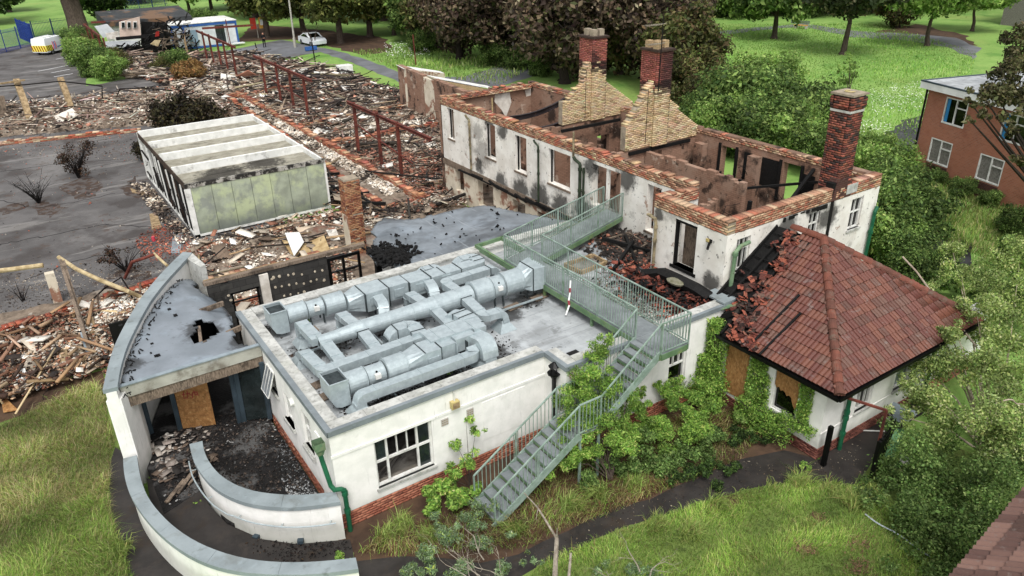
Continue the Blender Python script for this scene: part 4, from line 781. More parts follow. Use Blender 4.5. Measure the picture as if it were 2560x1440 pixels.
OI = [(.54, 20.09), (.46, 19.44), (.41, 18.51), (.46, 17.86), (.59, 17.18), (.79, 16.44), (1.14, 15.60), (1.6, 14.87), (2.1, 14.28), (2.76, 13.75), (3.38, 13.36), (4.05, 13.04)]
curved(rw, OO, OI, 0, 1.1, 5)
ri2 = thing('ramp_wall', 'shorter inner white curved ramp wall with handrail, ending at the green drainpipe', 'wall', (2.6, 16.5, 0), 'curved walls of the entrance ramp')
IO = [(1.84, 19.45), (1.74, 18.62), (1.79, 17.91), (1.91, 17.18), (2.21, 16.46), (2.56, 15.95), (3.15, 15.40), (3.75, 15.05), (4.42, 14.80)]
II = [(2.18, 19.39), (2.08, 18.82), (2.1, 18.14), (2.2, 17.52), (2.5, 16.78), (2.85, 16.31), (3.4, 15.80), (3.9, 15.48), (4.45, 15.22)]
curved(ri2, IO, II, 0, 1.3, 4)
rl = resample(IO, 40); nrm_ = np.array([-(rl[1:]-rl[:-1])[:, 1], (rl[1:]-rl[:-1])[:, 0]]).T; pth = [(rl[i][0]-.12*(1 if i < 20 else .6)-.0, rl[i][1]-.10*(i/40)*1.2, .86-.003*i) for i in range(1, 39)]
B = MB(); B.tube(pth, .02, 6); hr = B.build('handrail', 'galvanised', ri2); B = MB(); [B.bar(pth[i], (rl[i+1][0]+.02, rl[i+1][1]+.02, pth[i][2]-.03), .02) for i in (3, 12, 20, 28, 36)]; B.build('bracket', 'galvanised', hr)
for i, zz in ((23, .18), (31, .18)): B = MB(); a, c_ = rl[i]-np.array([-.03, -.03])*.0, rl[i+1]; d_ = np.array([-(c_-a)[1], (c_-a)[0]]); d_ /= -np.linalg.norm(d_); B.bar((*(a+d_*-.005), zz), (*(c_+d_*-.005), zz), .13, .1); B.build('floor_vent', 'grey_frame', ri2)
# ================================================================ the burnt two-storey house
HX0, HX1, HY0, HY1, WX, WY = 19.8, 26.1, 14.83, 36.9, 17.95, 18.15
ZB, ZT = 5.15, 5.6
hs_ = thing('burnt_house', 'roofless burnt-out two-storey white house with exposed brick wall tops and tall chimneys', 'house', (HX0, HY0, 0))
up = [(36.85-36.1, 36.85-35.45, 3.45, 5.1), (36.85-32.3, 36.85-31.35, 3.3, 5.05), (36.85-29.6, 36.85-28.65, 3.25, 5.0), (36.85-26.9, 36.85-25.3, 3.35, 4.95), (36.85-23.8, 36.85-22.0, 3.2, 5.0), (36.85-20.45, 36.85-19.7, 3.1, 5.0)]
B = MB(); wall(B, (HX0, 36.85), (HX0, WY), 2.2, ZB, .32, up, side=1); B.build('main_wall', 'house_render', hs_)
lw = [(36.85-35.6, 36.85-34.7, .6, 1.8), (36.85-33.2, 36.85-31.7, .4, 1.8), (36.85-29.9, 36.85-28.8, .4, 1.7), (36.85-27.8, 36.85-26.6, .1, 1.7), (36.85-25.2, 36.85-24.0, .1, 1.7)]
B = MB(); wall(B, (HX0, 36.85), (HX0, 22.9), 0, 1.85, .3, lw, side=1); B.build('lower_wall', 'lower_render', hs_)
B = MB(); wall(B, (HX0-.04, 36.87), (HX0-.04, 18.4), 1.85, 2.2, .4, top=crest(4, 2.24, .12), side=1); B.build('charred_plate', 'weathered_wood', hs_)
B = MB(); [B.bar((HX0-.08, y, 1.9+random.uniform(0, .25)), (HX0-.1, y+random.uniform(.6, 2.4), 1.9+random.uniform(0, .25)), random.uniform(.05, .12)) for y in np.arange(19, 34, .8)]; B.build('charred_batten', 'charred', hs_, kind='stuff')
for a, e, z0, z1 in up[:4]+up[5:]:
    y0, y1 = 36.85-a, 36.85-e
    B = MB(); B.box(HX0+.05, HX0+.28, y1-.1, y0+.1, z1, z1+.14); B.build('lintel', 'weathered_wood', hs_); B = MB(); B.box(HX0-.05, HX0+.3, y1-.05, y0+.05, z0-.09, z0-.002); B.build('sill', 'weathered_wood', hs_)
B = MB()
for a, e, z0, z1 in up[:4]: y0, y1 = 36.85-a, 36.85-e; B.box(HX0+.14, HX0+.2, y0-.06, y0-.0, z0, z1); B.box(HX0+.14, HX0+.2, y1, y1+.06, z0, z1)
B.build('charred_frame', 'charred', hs_, kind='stuff')
B = MB(); B.box(HX0+.05, HX0+.17, 22.82, 22.95, 3.2, 5.0); B.build('door_jamb', 'house_render', hs_)
for y in (35.62, 35.78): B = MB(); B.box(HX0+.12, HX0+.17, y, y+.05, 3.45, 5.1); B.build('mullion', 'weathered_wood', hs_)
# end and back walls
IN = 'interior'
B = MB(); wall(B, (HX0, HY1+.2), (HX1, HY1+.2), 0, ZT, .32, [(3.25, 3.55, 3.0, 5.05)], crest(9, ZT+.05, .25), side=-1); B.build('end_wall', IN, hs_)
bk = [(HY1-22.3, HY1-21.35, 3.6, 5.1), (HY1-19.0, HY1-18.0, 3.5, 5.15), (HY1-31.5, HY1-30.5, 3.5, 5.0), (HY1-22.2, HY1-21.4, .6, 2.1), (HY1-17.0, HY1-16.2, 3.4, 5.0)]
B = MB(); wall(B, (HX1, HY1-.13), (HX1, HY0+.321), 0, ZT, .32, [(a, e, z0, z1) for a, e, z0, z1 in bk], crest(12, ZT+.04, .14), side=-1); B.build('back_wall', IN, hs_)
# wing
B = MB(); wall(B, (WX, WY), (WX, HY0), 2.7, ZB, .32, [(WY-17.1, WY-16.1, 3.35, ZB-.1)], side=1); B.build('wing_wall', 'house_render', hs_)
B = MB(); wall(B, (WX+.321, WY), (HX0, WY), 2.7, ZB, .3, side=-1); B.build('wing_return', 'house_render', hs_)
rwo = [(18.45-WX, 19.1-WX, 3.75, 4.9), (22.1-WX, 22.7-WX, 3.95, 4.95), (24.5-WX, 25.2-WX, 3.75, 4.95)]
B = MB(); wall(B, (WX+.321, HY0), (23.2, HY0), 2.4, ZB, .32, [(a-.321, e-.321, z0, z1) for a, e, z0, z1 in rwo[:2]], side=1); wall(B, (23.42, HY0), (HX1, HY0), 0, ZB, .32, [(24.5-23.42, 25.2-23.42, 3.75, 4.95)], side=1); B.build('right_wall', 'house_render', hs_)
B = MB(); B.box(23.2, 23.42, HY0+.02, HY0+.3, 0, ZT+.2); B.build('dark_gap_strip', 'soot', hs_)  # vertical gap in the wall, its darkness painted as a solid black strip
sash(hs_, 'x', HY0, 18.45, 19.1, 3.75, 4.9, bars=[(18.66, 3.75, 4.9, .03), (18.88, 3.75, 4.9, .03)], hbars=[(4.5, 18.45, 19.1, .05)]); sash(hs_, 'x', HY0, 22.1, 22.7, 3.95, 4.95, 'dark_void', bars=[(22.4, 3.95, 4.95, .03)], hbars=[(4.5, 22.1, 22.7, .05)]); sash(hs_, 'x', HY0, 24.5, 25.2, 3.75, 4.95, bars=[(24.85, 3.75, 4.95, .03)], hbars=[(4.4, 24.5, 25.2, .05)])
B = MB(); B.box(WX+.03, WX+.2, 16.05, 16.14, 3.35, 5.05); B.box(WX+.03, WX+.2, 17.06, 17.15, 3.35, 5.05); B.box(WX-.03, WX+.3, 16.0, 17.2, 3.24, 3.35); B.box(WX+.03, WX+.25, 16.1, 17.1, 4.95, 5.05); B.build('charred_window_frame', 'charred', hs_)
B = MB(); B.box(WX+.6, WX+.66, 16.6, 17.2, 3.0, 4.9); B.build('door_leaf', 'weathered_wood', hs_)
# brick bands along the wall heads
H_ = .08
cr = crest(21, 5.68, .15, .8); cr2 = crest(23, 5.66, .1, .8)
band = courses((WX-.01, WY), (WX-.01, HY0), ZB, 6, .34, L_=.235, top=lambda s: 5.7)+courses((WX+.34, HY0-.01), (23.2, HY0-.01), ZB, 6, .34, top=lambda s: 5.7)+courses((WX+.34, WY-.01), (HX0-.02, WY-.01), ZB, 6, .32, side=-1, top=cr2)
band += courses((HX0-.01, 36.86), (HX0-.01, WY), ZB, 6, .34, top=cr)+courses((23.42, HY0-.01), (HX1, HY0-.01), ZB, 6, .34, top=cr2)
# stray stubs on the back and end wall heads
band += courses((HX1+.01, HY1), (HX1+.01, HY0+.4), 5.36, 4, .36, side=-1, top=crest(31, 5.6, .1))+courses((HX0+.36, HY1+.01), (HX1-.4, HY1+.01), 5.28, 5, .36, side=-1, top=crest(33, 5.68, .28))
lay(band, hs_, .34, *SOOTY)
B = MB(); B.box(WX+.01, WX+.31, HY0+.01, WY-.01, ZB, 5.58); B.box(WX+.31, 23.2, HY0+.01, HY0+.31, ZB, 5.58); B.box(WX+.31, HX0, WY-.31, WY-.01, ZB, 5.5); B.box(HX0+.01, HX0+.31, WY-.01, 36.8, ZB, 5.44); B.box(23.42, HX1-.01, HY0+.01, HY0+.31, ZB, 5.46); B.build('wall_core', 'mortar', hs_)
B = MB()
for a, z in ((14.7, 5.0), (15.6, 5.0)): pass
for x0 in np.arange(WX, 23.0, .3):
    if x0 > 20.5: B.box(x0, x0+random.uniform(.1, .3), HY0-.02, HY0-.002, 5.02+random.uniform(-.08, .08), 5.13)
B.build('plaster_edge', 'soot', hs_, kind='stuff')
# gable walls with chimney stacks
def gable(Y, prof, cw, chx, chy, ztop, zred, seed):
    # profile polygon (x, z) below and either side of the stack
    xs = [p[0] for p in prof]; L0, L1 = min(xs), max(xs)
    def tp(x):
        for (a, b_) in zip(prof[:-1], prof[1:]):
            if a[0] <= x <= b_[0]: return a[1]+(b_[1]-a[1])*(x-a[0])/(b_[0]-a[0]+1e-9)
        return 0
    bricks = []
    for j in range(int((ztop-5.2)/H_)+1):
        z = 5.24+j*H_; s = L0-(.118 if j % 2 else 0)
        while s < L1:
            a, e = max(L0, s), min(L1, s+.235)
            if e-a > .06 and z < tp((a+e)/2)-.02+random.uniform(-.02, .02): bricks.append(((a+e)/2, Y+.16, z, 0, e-a))
            s += .235
    B = MB(); pp = [(L0+.02, 5.2)]+[(p[0], p[1]-.06) for p in prof]+[(L1-.02, 5.2)]
    n = len(pp); v = [(x, Y+.006, z) for x, z in pp]+[(x, Y+.314, z) for x, z in pp]; B.add(v, [tuple(range(n)), tuple(range(n, 2*n))[::-1]]+[(i, i+n, (i+1) % n+n, (i+1) % n) for i in range(n)]); B.build('gable_core', 'mortar', hs_)
    n0 = len(bricks); r = np.array(bricks); n = len(r)
    me = boxes('gable_brickwork', r[:, :3], np.stack([(r[:, 4]-.009)/2, np.full(n, .163)+rng.normal(0, .002, n), np.full(n, .0355)], 1), None, pal(n, *BUFF, .09), 'brick', ORG[hs_]); o = bpy.data.objects.new('gable_brickwork', me); col.objects.link(o); o.parent = hs_; ORG[o] = ORG[hs_]; o['kind'] = 'stuff'
    # stack
    x0, x1 = chx; y0, y1 = chy; core = MB(); core.box(x0+.006, x1-.006, y0+.006, y1-.006, 5.2, ztop-.03); cs = core.build('chimney', 'mortar_dark', hs_)
    rr = []
    for j in range(int((ztop-5.2)/H_)):
        z = 5.24+j*H_; off = j % 2
        for (p, q, yaw) in (((x0, y0+.05), (x1, y0+.05), 0), ((x0, y1-.05), (x1, y1-.05), 0), ((x0+.05, y0+.1), (x0+.05, y1-.1), PI/2), ((x1-.05, y0+.1), (x1-.05, y1-.1), PI/2)):
            D = math.hypot(q[0]-p[0], q[1]-p[1]); s = -.118*off; t = ((q[0]-p[0])/D, (q[1]-p[1])/D)
            while s < D-.03:
                a, e = max(0, s), min(D, s+.235)
                if e-a > .05: sm = (a+e)/2; rr.append((p[0]+t[0]*sm, p[1]+t[1]*sm, z, yaw, e-a))
                s += .235
    r = np.array(rr); n = len(r); c_, s_ = np.cos(r[:, 3]), np.sin(r[:, 3]); z_ = np.zeros(n); Rt = np.stack([c_, -s_, z_, s_, c_, z_, z_, z_, z_+1], 1).reshape(n, 3, 3)
    zr = zred+rng.normal(0, .10, n)+(r[:, 0]-x0)*-.25; C1 = pal(n, *BUFF, .09); C2 = pal(n, ['a8665a', '985a4c', 'b07262'], [3, 2, 1], .12)
    bl = np.clip((zred+1.0-r[:, 2]+(r[:, 0]-x0)*-1.0+rng.normal(0, .08, n))*3, 0, 1) if seed == 1 else np.clip((r[:, 0]-x0+.0+rng.normal(0, .05, n)-.1)*4, 0, 1)
    blk = np.array(lin('2c2527')[:3]); isr = r[:, 2] > zr
    front = (r[:, 3] == 0)&(r[:, 1] < y0+.2); C2 = np.where(front[:, None], C2*(1-.75*np.clip(bl, 0, 1)[:, None])+blk*(.75*np.clip(bl, 0, 1)[:, None]), C2)
    C_ = np.where(isr[:, None], C2, C1); near = np.abs(r[:, 2]-zred) < .28; C_ = np.where((near & (rng.random(n) < .75))[:, None], C_*.25+blk*.4, C_)
    me = boxes('chimney_brickwork', r[:, :3], np.stack([(r[:, 4]-.009)/2, np.full(n, .055), np.full(n, .0355)], 1), Rt, C_, 'brick', ORG[cs]); o = bpy.data.objects.new('chimney_brickwork', me); col.objects.link(o); o.parent = cs; ORG[o] = ORG[cs]; o['kind'] = 'stuff'
    B = MB(); B.box(x0-.06, x1+.06, y0-.06, y1+.06, ztop-.04, ztop+.05); B.build('cap', 'mortar_dark', cs)
    m_ = 'mortar' if seed == 1 else 'buff_brickwork'
    for (px_, py_) in ((x0+.25, y0+.3), (x1-.22, y0+.28), (x0+.3, y1-.25)) if seed == 1 else ((x0+.18, y0+.25), (x0+.45, y0+.55), (x1-.15, y0+.4), (x0+.25, y1-.2)):
        B = MB(); B.box(px_-.13, px_+.13, py_-.13, py_+.13, ztop+.05, ztop+.34); B.build('chimney_pot', m_, cs)
    # dark corner line between breast and gable, painted on as a thin bar
    B = MB(); B.bar((x0-.3, Y-.012, 5.3), (x0-.28, Y-.012, zred-.1), .03, .01); B.build('dark_corner_line', 'soot', hs_)
gable(28.9, [(22.1, 5.3), (22.1, 6.4), (22.45, 6.35), (22.9, 6.85), (23.3, 6.95), (23.55, 8.0), (24.6, 8.0), (24.63, 7.12), (25.3, 6.55), (25.4, 6.6), (26.6, 5.65)], 0, (23.77, 24.63), (28.75, 29.8), 9.1, 7.75, 1)
gable(23.72, [(21.5, 5.3), (21.5, 6.3), (22.3, 7.3), (22.62, 7.7), (22.95, 8.0), (23.75, 8.0), (23.8, 7.25), (24.8, 6.4), (26.1, 5.5)], 0, (22.93, 23.8), (23.55, 24.55), 9.22, 7.75, 2)
# chimney at the right-hand corner: nearly black and red, flared foot
cx0, cx1, cy0, cy1, ct = 23.45, 24.2, HY0+.02, HY0+.78, 8.75
core = MB(); core.box(cx0+.008, cx1-.008, cy0+.008, cy1-.008, ZT-.2, ct-.02); cs = core.build('chimney', 'mortar_dark', hs_)
rr = []
for j in range(int((ct-5.5)/H_)):
    z = 5.54+j*H_; ex = .05 if ct-z < .38 else (.03 if ct-z < .48 else 0)
    for (p, q, yaw, sg) in (((cx0-ex, cy0+.05-ex), (cx1+ex, cy0+.05-ex), 0, 1), ((cx0-ex, cy1-.05+ex), (cx1+ex, cy1-.05+ex), 0, 1), ((cx0+.05-ex, cy0+.1), (cx0+.05-ex, cy1-.1), PI/2, 1), ((cx1-.05+ex, cy0+.1), (cx1-.05+ex, cy1-.1), PI/2, 1)):
        D = math.hypot(q[0]-p[0], q[1]-p[1]); s = -.118*(j % 2)
        while s < D-.03:
            a, e = max(0, s), min(D, s+.235)
            if e-a > .05: sm = (a+e)/2; rr.append((p[0]+(q[0]-p[0])/D*sm, p[1]+(q[1]-p[1])/D*sm, z, yaw, e-a))
            s += .235
r = np.array(rr); n = len(r); c_, s_ = np.cos(r[:, 3]), np.sin(r[:, 3]); z_ = np.zeros(n); Rt = np.stack([c_, -s_, z_, s_, c_, z_, z_, z_, z_+1], 1).reshape(n, 3, 3)
C_ = pal(n, ['8f5344', '9c5e4c', '7a4c40', '604640', 'a36652', '524440'], [4, 4, 3, 2.5, 2, 1.5], .15)
me = boxes('chimney_brickwork', r[:, :3], np.stack([(r[:, 4]-.014)/2, np.full(n, .055)+rng.normal(0, .003, n), np.full(n, .033)], 1), Rt, C_, 'brick_clean', ORG[cs]); o = bpy.data.objects.new('chimney_brickwork', me); col.objects.link(o); o.parent = cs; ORG[o] = ORG[cs]; o['kind'] = 'stuff'
B = MB(); B.box(cx0-.06, cx1+.06, cy0-.06, cy1+.06, ct, ct+.07); B.build('cap', 'mortar', cs); B = MB(); [B.tube([(23.8+r_*math.cos(t)*1.0, HY0+.4+r_*math.sin(t), ct+.1) for t in np.linspace(.5, 5.5, 12)], .012, 4) for r_ in (.12, .17)]; B.build('wire_coil', 'flood_yellow', cs)
B = MB(); B.box(cx0-.015, cx1+.015, cy0-.015, cy1+.015, ct-.56, ct-.48); B.build('stone_string', 'coping_stone', cs)
B = MB(); B.add([(cx0-.25, cy0-.03, ZB), (cx1+.1, cy0-.03, ZB), (cx1+.05, cy0-.03, ZT+.1), (cx0-.02, cy0-.03, ZT+.35), (cx0-.25, cy0+.3, ZB), (cx1+.1, cy0+.3, ZB), (cx1+.05, cy0+.3, ZT+.1), (cx0-.02, cy0+.3, ZT+.35)], [(0, 1, 2, 3), (5, 4, 7, 6), (0, 4, 5, 1), (1, 5, 6, 2), (2, 6, 7, 3), (3, 7, 4, 0)]); B.build('shoulder', 'block_brick_dark', cs)
B = MB(); B.box(24.0, 24.62, HY0-.03, HY0-.02, 5.25, 5.6); B.build('flashing', 'coping_stone', hs_)
# partitions, floors, what is left inside
def part_(p0, p1, z0, z1, ops=(), seed=0, m=IN, name='partition', amp=.12): B = MB(); wall(B, p0, p1, z0, z1, .22, ops, crest(seed, z1, amp, .7), side=1); B.build(name, m, hs_)
part_((HX0+.33, 28.94), (HX1-.33, 28.94), 0, 5.2, [(.1, 1.6, 2.3, 4.6), (4.2, 5.0, 2.3, 4.3)], 41, amp=.05); part_((HX0+.33, 23.76), (HX1-.33, 23.76), 0, 5.25, [(.2, 1.2, 2.3, 4.3), (2.9, 3.6, 4.0, 4.9)], 42, amp=.05)
part_((22.9, WY+.1), (22.9, 23.7), 0, 5.1, [(2.5, 3.5, 2.3, 4.3)], 43); part_((22.7, 29.2), (22.7, 36.4), 0, 4.2, [(3, 4, 2.3, 4.2)], 44, amp=.5); part_((HX0+.33, 19.4), (22.9, 19.4), 0, 4.3, [(.8, 1.7, 2.3, 4.3)], 45, amp=.5); part_((23.0, 17.9), (25.7, 17.9), 0, 3.5, [(1, 1.8, 1.0, 3.3)], 46, 'charred', amp=.5)
part_((22.9, 24.1), (22.9, 28.7), 0, 4.6, [(1.2, 2.2, 2.3, 4.3)], 47, amp=.5)
for (x, y, w_, z0, z1) in ((25.75, 20.2, .5, 2.2, 5.1), (25.75, 16.9, .4, 2.2, 5.2), (25.72, 23.2, .5, 2.2, 5.0), (25.75, 26.5, .5, 2.2, 5.2)): B = MB(); B.box(x-.32, x+.02, y-w_/2, y+w_/2, z0, z1); B.build('pier', IN, hs_)
for (p, q) in (((HX0+.33, 23.98), (HX1-.33, 24.0)), ((HX0+.33, 28.75), (HX1-.33, 28.75))): B = MB(); B.box(p[0]+1.6, q[0]-.4, p[1]-.32, p[1]-.2, 5.0, 5.14); B.build('charred_plate', 'charred', hs_)
B = MB(); B.add([(23.3, HY1-.125, 5.4), (24.25, HY1-.125, 5.45), (24.4, HY1-.125, 4.6), (24.0, HY1-.125, 3.8), (23.7, HY1-.125, 4.3), (23.25, HY1-.125, 4.8)], [(0, 1, 2, 3, 4, 5)]); B.add([(25.3, HY1-.125, 5.45), (26.0, HY1-.125, 5.45), (26.0, HY1-.125, 4.85), (25.45, HY1-.125, 4.8)], [(0, 1, 2, 3)]); B.build('plaster_patch', 'interior_pale', hs_)
for q in ((25.772, 25.778, 19.05, 20.9, 3.9, 5.1), (25.772, 25.778, 17.05, 17.95, 3.0, 4.9), (25.772, 25.778, 24.5, 25.6, 3.6, 5.0)): B = MB(); B.box(*q); B.build('soot_patch', 'charred', hs_)
for y in (21.3, 22.25, 17.95, 19.0): B = MB(); B.box(25.72, 25.8, y-.06, y+.06, 3.5, 5.2); B.build('charred_jamb', 'charred', hs_)
for (x, y, h) in ((20.6, 16.4, 4.6), (21.6, 17.2, 4.9), (22.4, 16.0, 4.3), (23.6, 19.2, 4.7), (24.6, 21.0, 4.4), (21.2, 20.8, 4.3), (24.8, 17.0, 4.6)): B = MB(); B.bar((x, y, 1.8), (x+random.uniform(-.2, .2), y+random.uniform(-.2, .2), h), .12); B.build('charred_post', 'charred', hs_)
B = MB(); B.prism([(HX0+.32, WY+.02), (HX1-.32, WY+.02), (HX1-.32, HY1-.33), (HX0+.32, HY1-.33)], .06, .5); B.prism([(WX+.33, HY0+.33), (HX1-.33, HY0+.33), (HX1-.33, WY-.3), (WX+.33, WY-.3)], 1.7, 2.0); B.build('collapsed_floor', 'rubble_bed', hs_)
B = MB()
for k in range(150):
    x, y = random.uniform(HX0+.5, HX1-.5), random.uniform(WY+.5, HY1-.5); z = random.uniform(.5, 1.6); a = random.uniform(0, PI); l = random.uniform(.4, 1.6); x2, y2 = min(HX1-.4, max(HX0+.4, x+l*math.cos(a))), min(HY1-.4, max(HY0+.4, y+l*math.sin(a))); B.bar((x, y, z), (x2, y2, z+random.uniform(-.5, .9)), random.uniform(.04, .12), random.uniform(.04, .2))
for k in range(45):
    x, y = random.uniform(WX+.5, HX1-.5), random.uniform(HY0+.5, WY-.5); z = random.uniform(2.0, 2.7); a = random.uniform(0, PI); l = random.uniform(.4, 1.5); B.bar((x, y, z), (min(HX1-.4, max(WX+.4, x+l*math.cos(a))), min(WY-.4, max(HY0+.4, y+l*math.sin(a))), z+random.uniform(-.4, .7)), random.uniform(.04, .1), random.uniform(.04, .18))
B.build('charred_timber', 'charred', hs_, kind='stuff')
for (p, q, s) in (((20.3, 36.2, 4.9), (22.7, 29.1, 5.2), .45), ((20.6, 33.5, 4.5), (22.8, 29.0, 4.75), .35)):
    pass
def sagbeam(p, q, sag, name='sagging_beam'):
    P = [Vector(p).lerp(Vector(q), t)-Vector((0, 0, sag*4*t*(1-t))) for t in np.linspace(0, 1, 12)]; B = MB(); B.sweep(P, [(-.07, -.13), (.07, -.13), (.07, -.1), (.015, -.1), (.015, .1), (.07, .1), (.07, .13), (-.07, .13), (-.07, .1), (-.015, .1), (-.015, -.1), (-.07, -.1)]); B.build(name, 'charred_steel', hs_)
sagbeam((20.1, 33.6, 5.1), (25.8, 33.2, 5.3), .55); sagbeam((20.1, 31.2, 5.0), (25.8, 31.4, 5.1), .6)
B = MB(); B.bar((23.0, 16.6, 4.3), (25.7, 17.4, 5.2), .12); B.bar((20.2, 15.6, 4.3), (22.6, 17.5, 4.1), .1); B.bar((23.2, 19.8, 4.2), (25.6, 16.8, 4.9), .09); B.build('fallen_rafter', 'charred', hs_, kind='stuff')
B = MB()
for k in range(16):
    x, y = random.uniform(20.4, 25.4), random.uniform(15.4, 35); z = random.uniform(3.6, 4.9) if y < 22 else random.uniform(3.4, 4.6); P = [Vector((x, y, z))]
    for j in range(6): P.append(P[-1]+Vector((random.uniform(-.4, .4), random.uniform(-.4, .4), random.uniform(-.3, .25))))
    B.tube(P, .012, 4)
B.build('dangling_wire', 'burnt_twig', hs_, kind='stuff')
B = MB()   # arch ring in the inner brick wall, right room
for k in range(15): a = PI*k/14; B.bar((25.76, 22.0+.75*math.cos(a), 2.3+.75*math.sin(a)), (25.76, 22.0+.98*math.cos(a), 2.3+.98*math.sin(a)), .09, .06, up=(1, 0, 0))
B.build('brick_arch', 'block_brick_dark', hs_)
# rainwater pipes on the white fronts
def hp(y, z0, z1, m, r=.05, off=.14, bend=True, yo=.35, ztop=None):
    pts = ([(HX0-off, y+yo, z1+.14), (HX0-off, y+yo*.8, z1+.05), (HX0-off, y+.04, z1-.05)] if bend else [])+[(HX0-off, y, z1-.12), (HX0-off, y, z0)]
    o = downpipe(hs_, pts, r, m, collars=[(HX0-off, y, z1-.3), (HX0-off, y, (z0+z1)/2)])
hp(33.6, 2.3, 5.0, 'pipe_burnt', .055); hp(27.5, 2.25, 5.0, 'pipe_dark_green', .05); hp(24.45, 2.4, 4.9, 'pipe_dark_green', .07, bend=True, yo=.45); hp(24.2, 2.4, 4.85, 'pipe_dark_green', .05, bend=False)
downpipe(hs_, [(HX0-.12, 24.95, 6.1), (HX0-.12, 24.95, 5.0), (HX0-.14, 24.8, 4.95)], .045, 'pipe_burnt')
downpipe(hs_, [(HX0-.14, 19.05, 5.05), (HX0-.14, 19.0, 4.1), (HX0-.14, 18.75, 4.0)], .06, 'pipe_pale_green', collars=[(HX0-.14, 19.05, 4.2)]); downpipe(hs_, [(HX0-.14, 18.75, 4.0), (WX-.12, 18.3, 4.85), (WX-.12, 17.95, 4.8), (WX-.12, 17.9, 4.6), (WX-.12, 17.9, 2.9)], .055, 'pipe_burnt', collars=[(WX-.12, 17.9, 4.5), (WX-.12, 17.9, 4.0)])
downpipe(hs_, [(18.9, HY0-.12, 4.75), (18.45, HY0-.14, 4.72), (18.25, HY0-.14, 4.55), (18.2, HY0-.14, 3.0)], .07, 'pipe_pale_green', collars=[(18.21, HY0-.14, 3.15), (18.25, HY0-.14, 4.5)])
downpipe(hs_, [(26.0, HY0-.12, 4.4), (25.9, HY0-.12, 4.2), (25.85, HY0-.12, 2.4)], .07, 'pipe_green', collars=[(25.88, HY0-.12, 3.4)])
B = MB(); B.box(WX-.1, WX-.0, 15.42, 15.6, 4.72, 4.82); B.bar((WX-.02, 15.5, 4.75), (WX-.22, 15.4, 4.55), .07); B.build('burnt_lamp', 'soot', hs_); B = MB(); B.box(WX-.14, WX-.101, 15.46, 15.58, 4.76, 4.86); B.build('lamp_lens', 'flood_yellow', hs_)
B = MB(); B.box(WX-.55, WX-.0, 14.45, 15.1, 3.14, 3.2); B.box(17.3, WX, 14.12, 14.46, 3.19, 3.25); B.build('lead_capping', 'coping_blue', hs_)
# aerials on the second chimney
ar = thing('tv_aerial', 'thin rusty mast with television aerials strapped to the second chimney', 'aerial', (23.0, 23.5, 8.2))
B = MB(); B.bar((23.0, 23.48, 7.6), (23.02, 23.48, 10.6), .035); B.build('mast', 'burnt_twig', ar)
for z, l in ((10.3, .9), (9.55, .7)):
    B = MB(); B.bar((23.0-l, 23.48, z), (23.0+.2, 23.48, z), .025); [B.bar((23.0-l+i*.12, 23.25, z), (23.0-l+i*.12, 23.7, z), .01) for i in range(int(l/.12))]; B.build('aerial_boom', 'dead_branch', ar)
# ================================================================ block of slab-roofed link, burnt edge
lk = thing('link_roof', 'slumped blue-grey flat roof between the ductwork and the house, its left corner burnt away', 'roof', (13, 25, 2))
out = [(9.87, 24.61), (10.02, 25.2), (10.5, 25.35), (10.6, 26.0), (10.9, 26.3), (10.95, 27.1), (11.6, 27.6), (12.0, 27.95), (13.2, 27.4), (14.3, 27.35), (16.54, 27.11), (17.1, 26.0), (18.0, 24.4), (18.9, 23.6), (18.9, 22.2), (16.0, 22.97), (10.1, 22.96), (9.95, 23.4), (10.35, 23.6), (10.4, 24.2)]
rg = ragged(out, .18, .045); xs = np.arange(9.6, 19.1, .14); ys = np.arange(22.9, 28.1, .14); gp = np.array([(x, y) for y in ys for x in xs]); okp = inpoly(gp, rg); nx, ny = len(xs), len(ys)
idx = np.arange(nx*ny).reshape(ny, nx); cells = np.stack([idx[:-1, :-1].ravel(), idx[:-1, 1:].ravel(), idx[1:, 1:].ravel(), idx[1:, :-1].ravel()], 1); F = cells[okp[cells].sum(1) >= 3]
Zl = 3.06+.14*np.exp(-((gp[:, 0]-11.8)**2)/.5)*(gp[:, 1] > 26.5)-.1*np.maximum(0, gp[:, 0]-16.0)**1.2-.02*(gp[:, 1]-23)+.02*np.sin(gp[:, 0]*2+gp[:, 1]*1.5)-.5*np.exp(-((gp[:, 0]-9.8)**2+(gp[:, 1]-24.0)**2)/.4)
used, inv = np.unique(F, return_inverse=True); V = np.stack([gp[used, 0], gp[used, 1], Zl[used]], 1); me = npmesh('roof_sheet', V-np.array(ORG[lk]), inv.reshape(-1, 4), None, 'membrane_dark'); o = bpy.data.objects.new('roof_sheet', me); col.objects.link(o); o.parent = lk; ORG[o] = ORG[lk]
for p in me.polygons: p.use_smooth = True
sm = o.modifiers.new('th', 'SOLIDIFY'); sm.thickness = .12; sm.offset = -1
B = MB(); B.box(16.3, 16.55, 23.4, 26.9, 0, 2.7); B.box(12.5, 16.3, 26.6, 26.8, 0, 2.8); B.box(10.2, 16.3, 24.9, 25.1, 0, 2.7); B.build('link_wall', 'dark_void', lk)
B = MB(); P = [(10.2+1.1*math.sin(t), 24.35-1.25*(1-math.cos(t))*.9) for t in np.linspace(0, PI*.55, 10)]; strip(B, P, [(p[0]+.12, p[1]+.12) for p in P], 1.2, 2.95); B.build('curved_lobby_wall', 'render_white', lk)
n = 420; cc = np.concatenate([np.stack([10.5+rng.normal(0, .42, n), 24.3+rng.normal(0, .5, n), np.full(n, 3.03)+rng.random(n)*.12], 1)]); kk = (cc[:, 0] > 9.9) & (cc[:, 1] > 23.1); cc = cc[kk]; n = len(cc); H = np.abs(rng.normal(0, 1, (n, 3)))*[.05, .05, .03]+.015
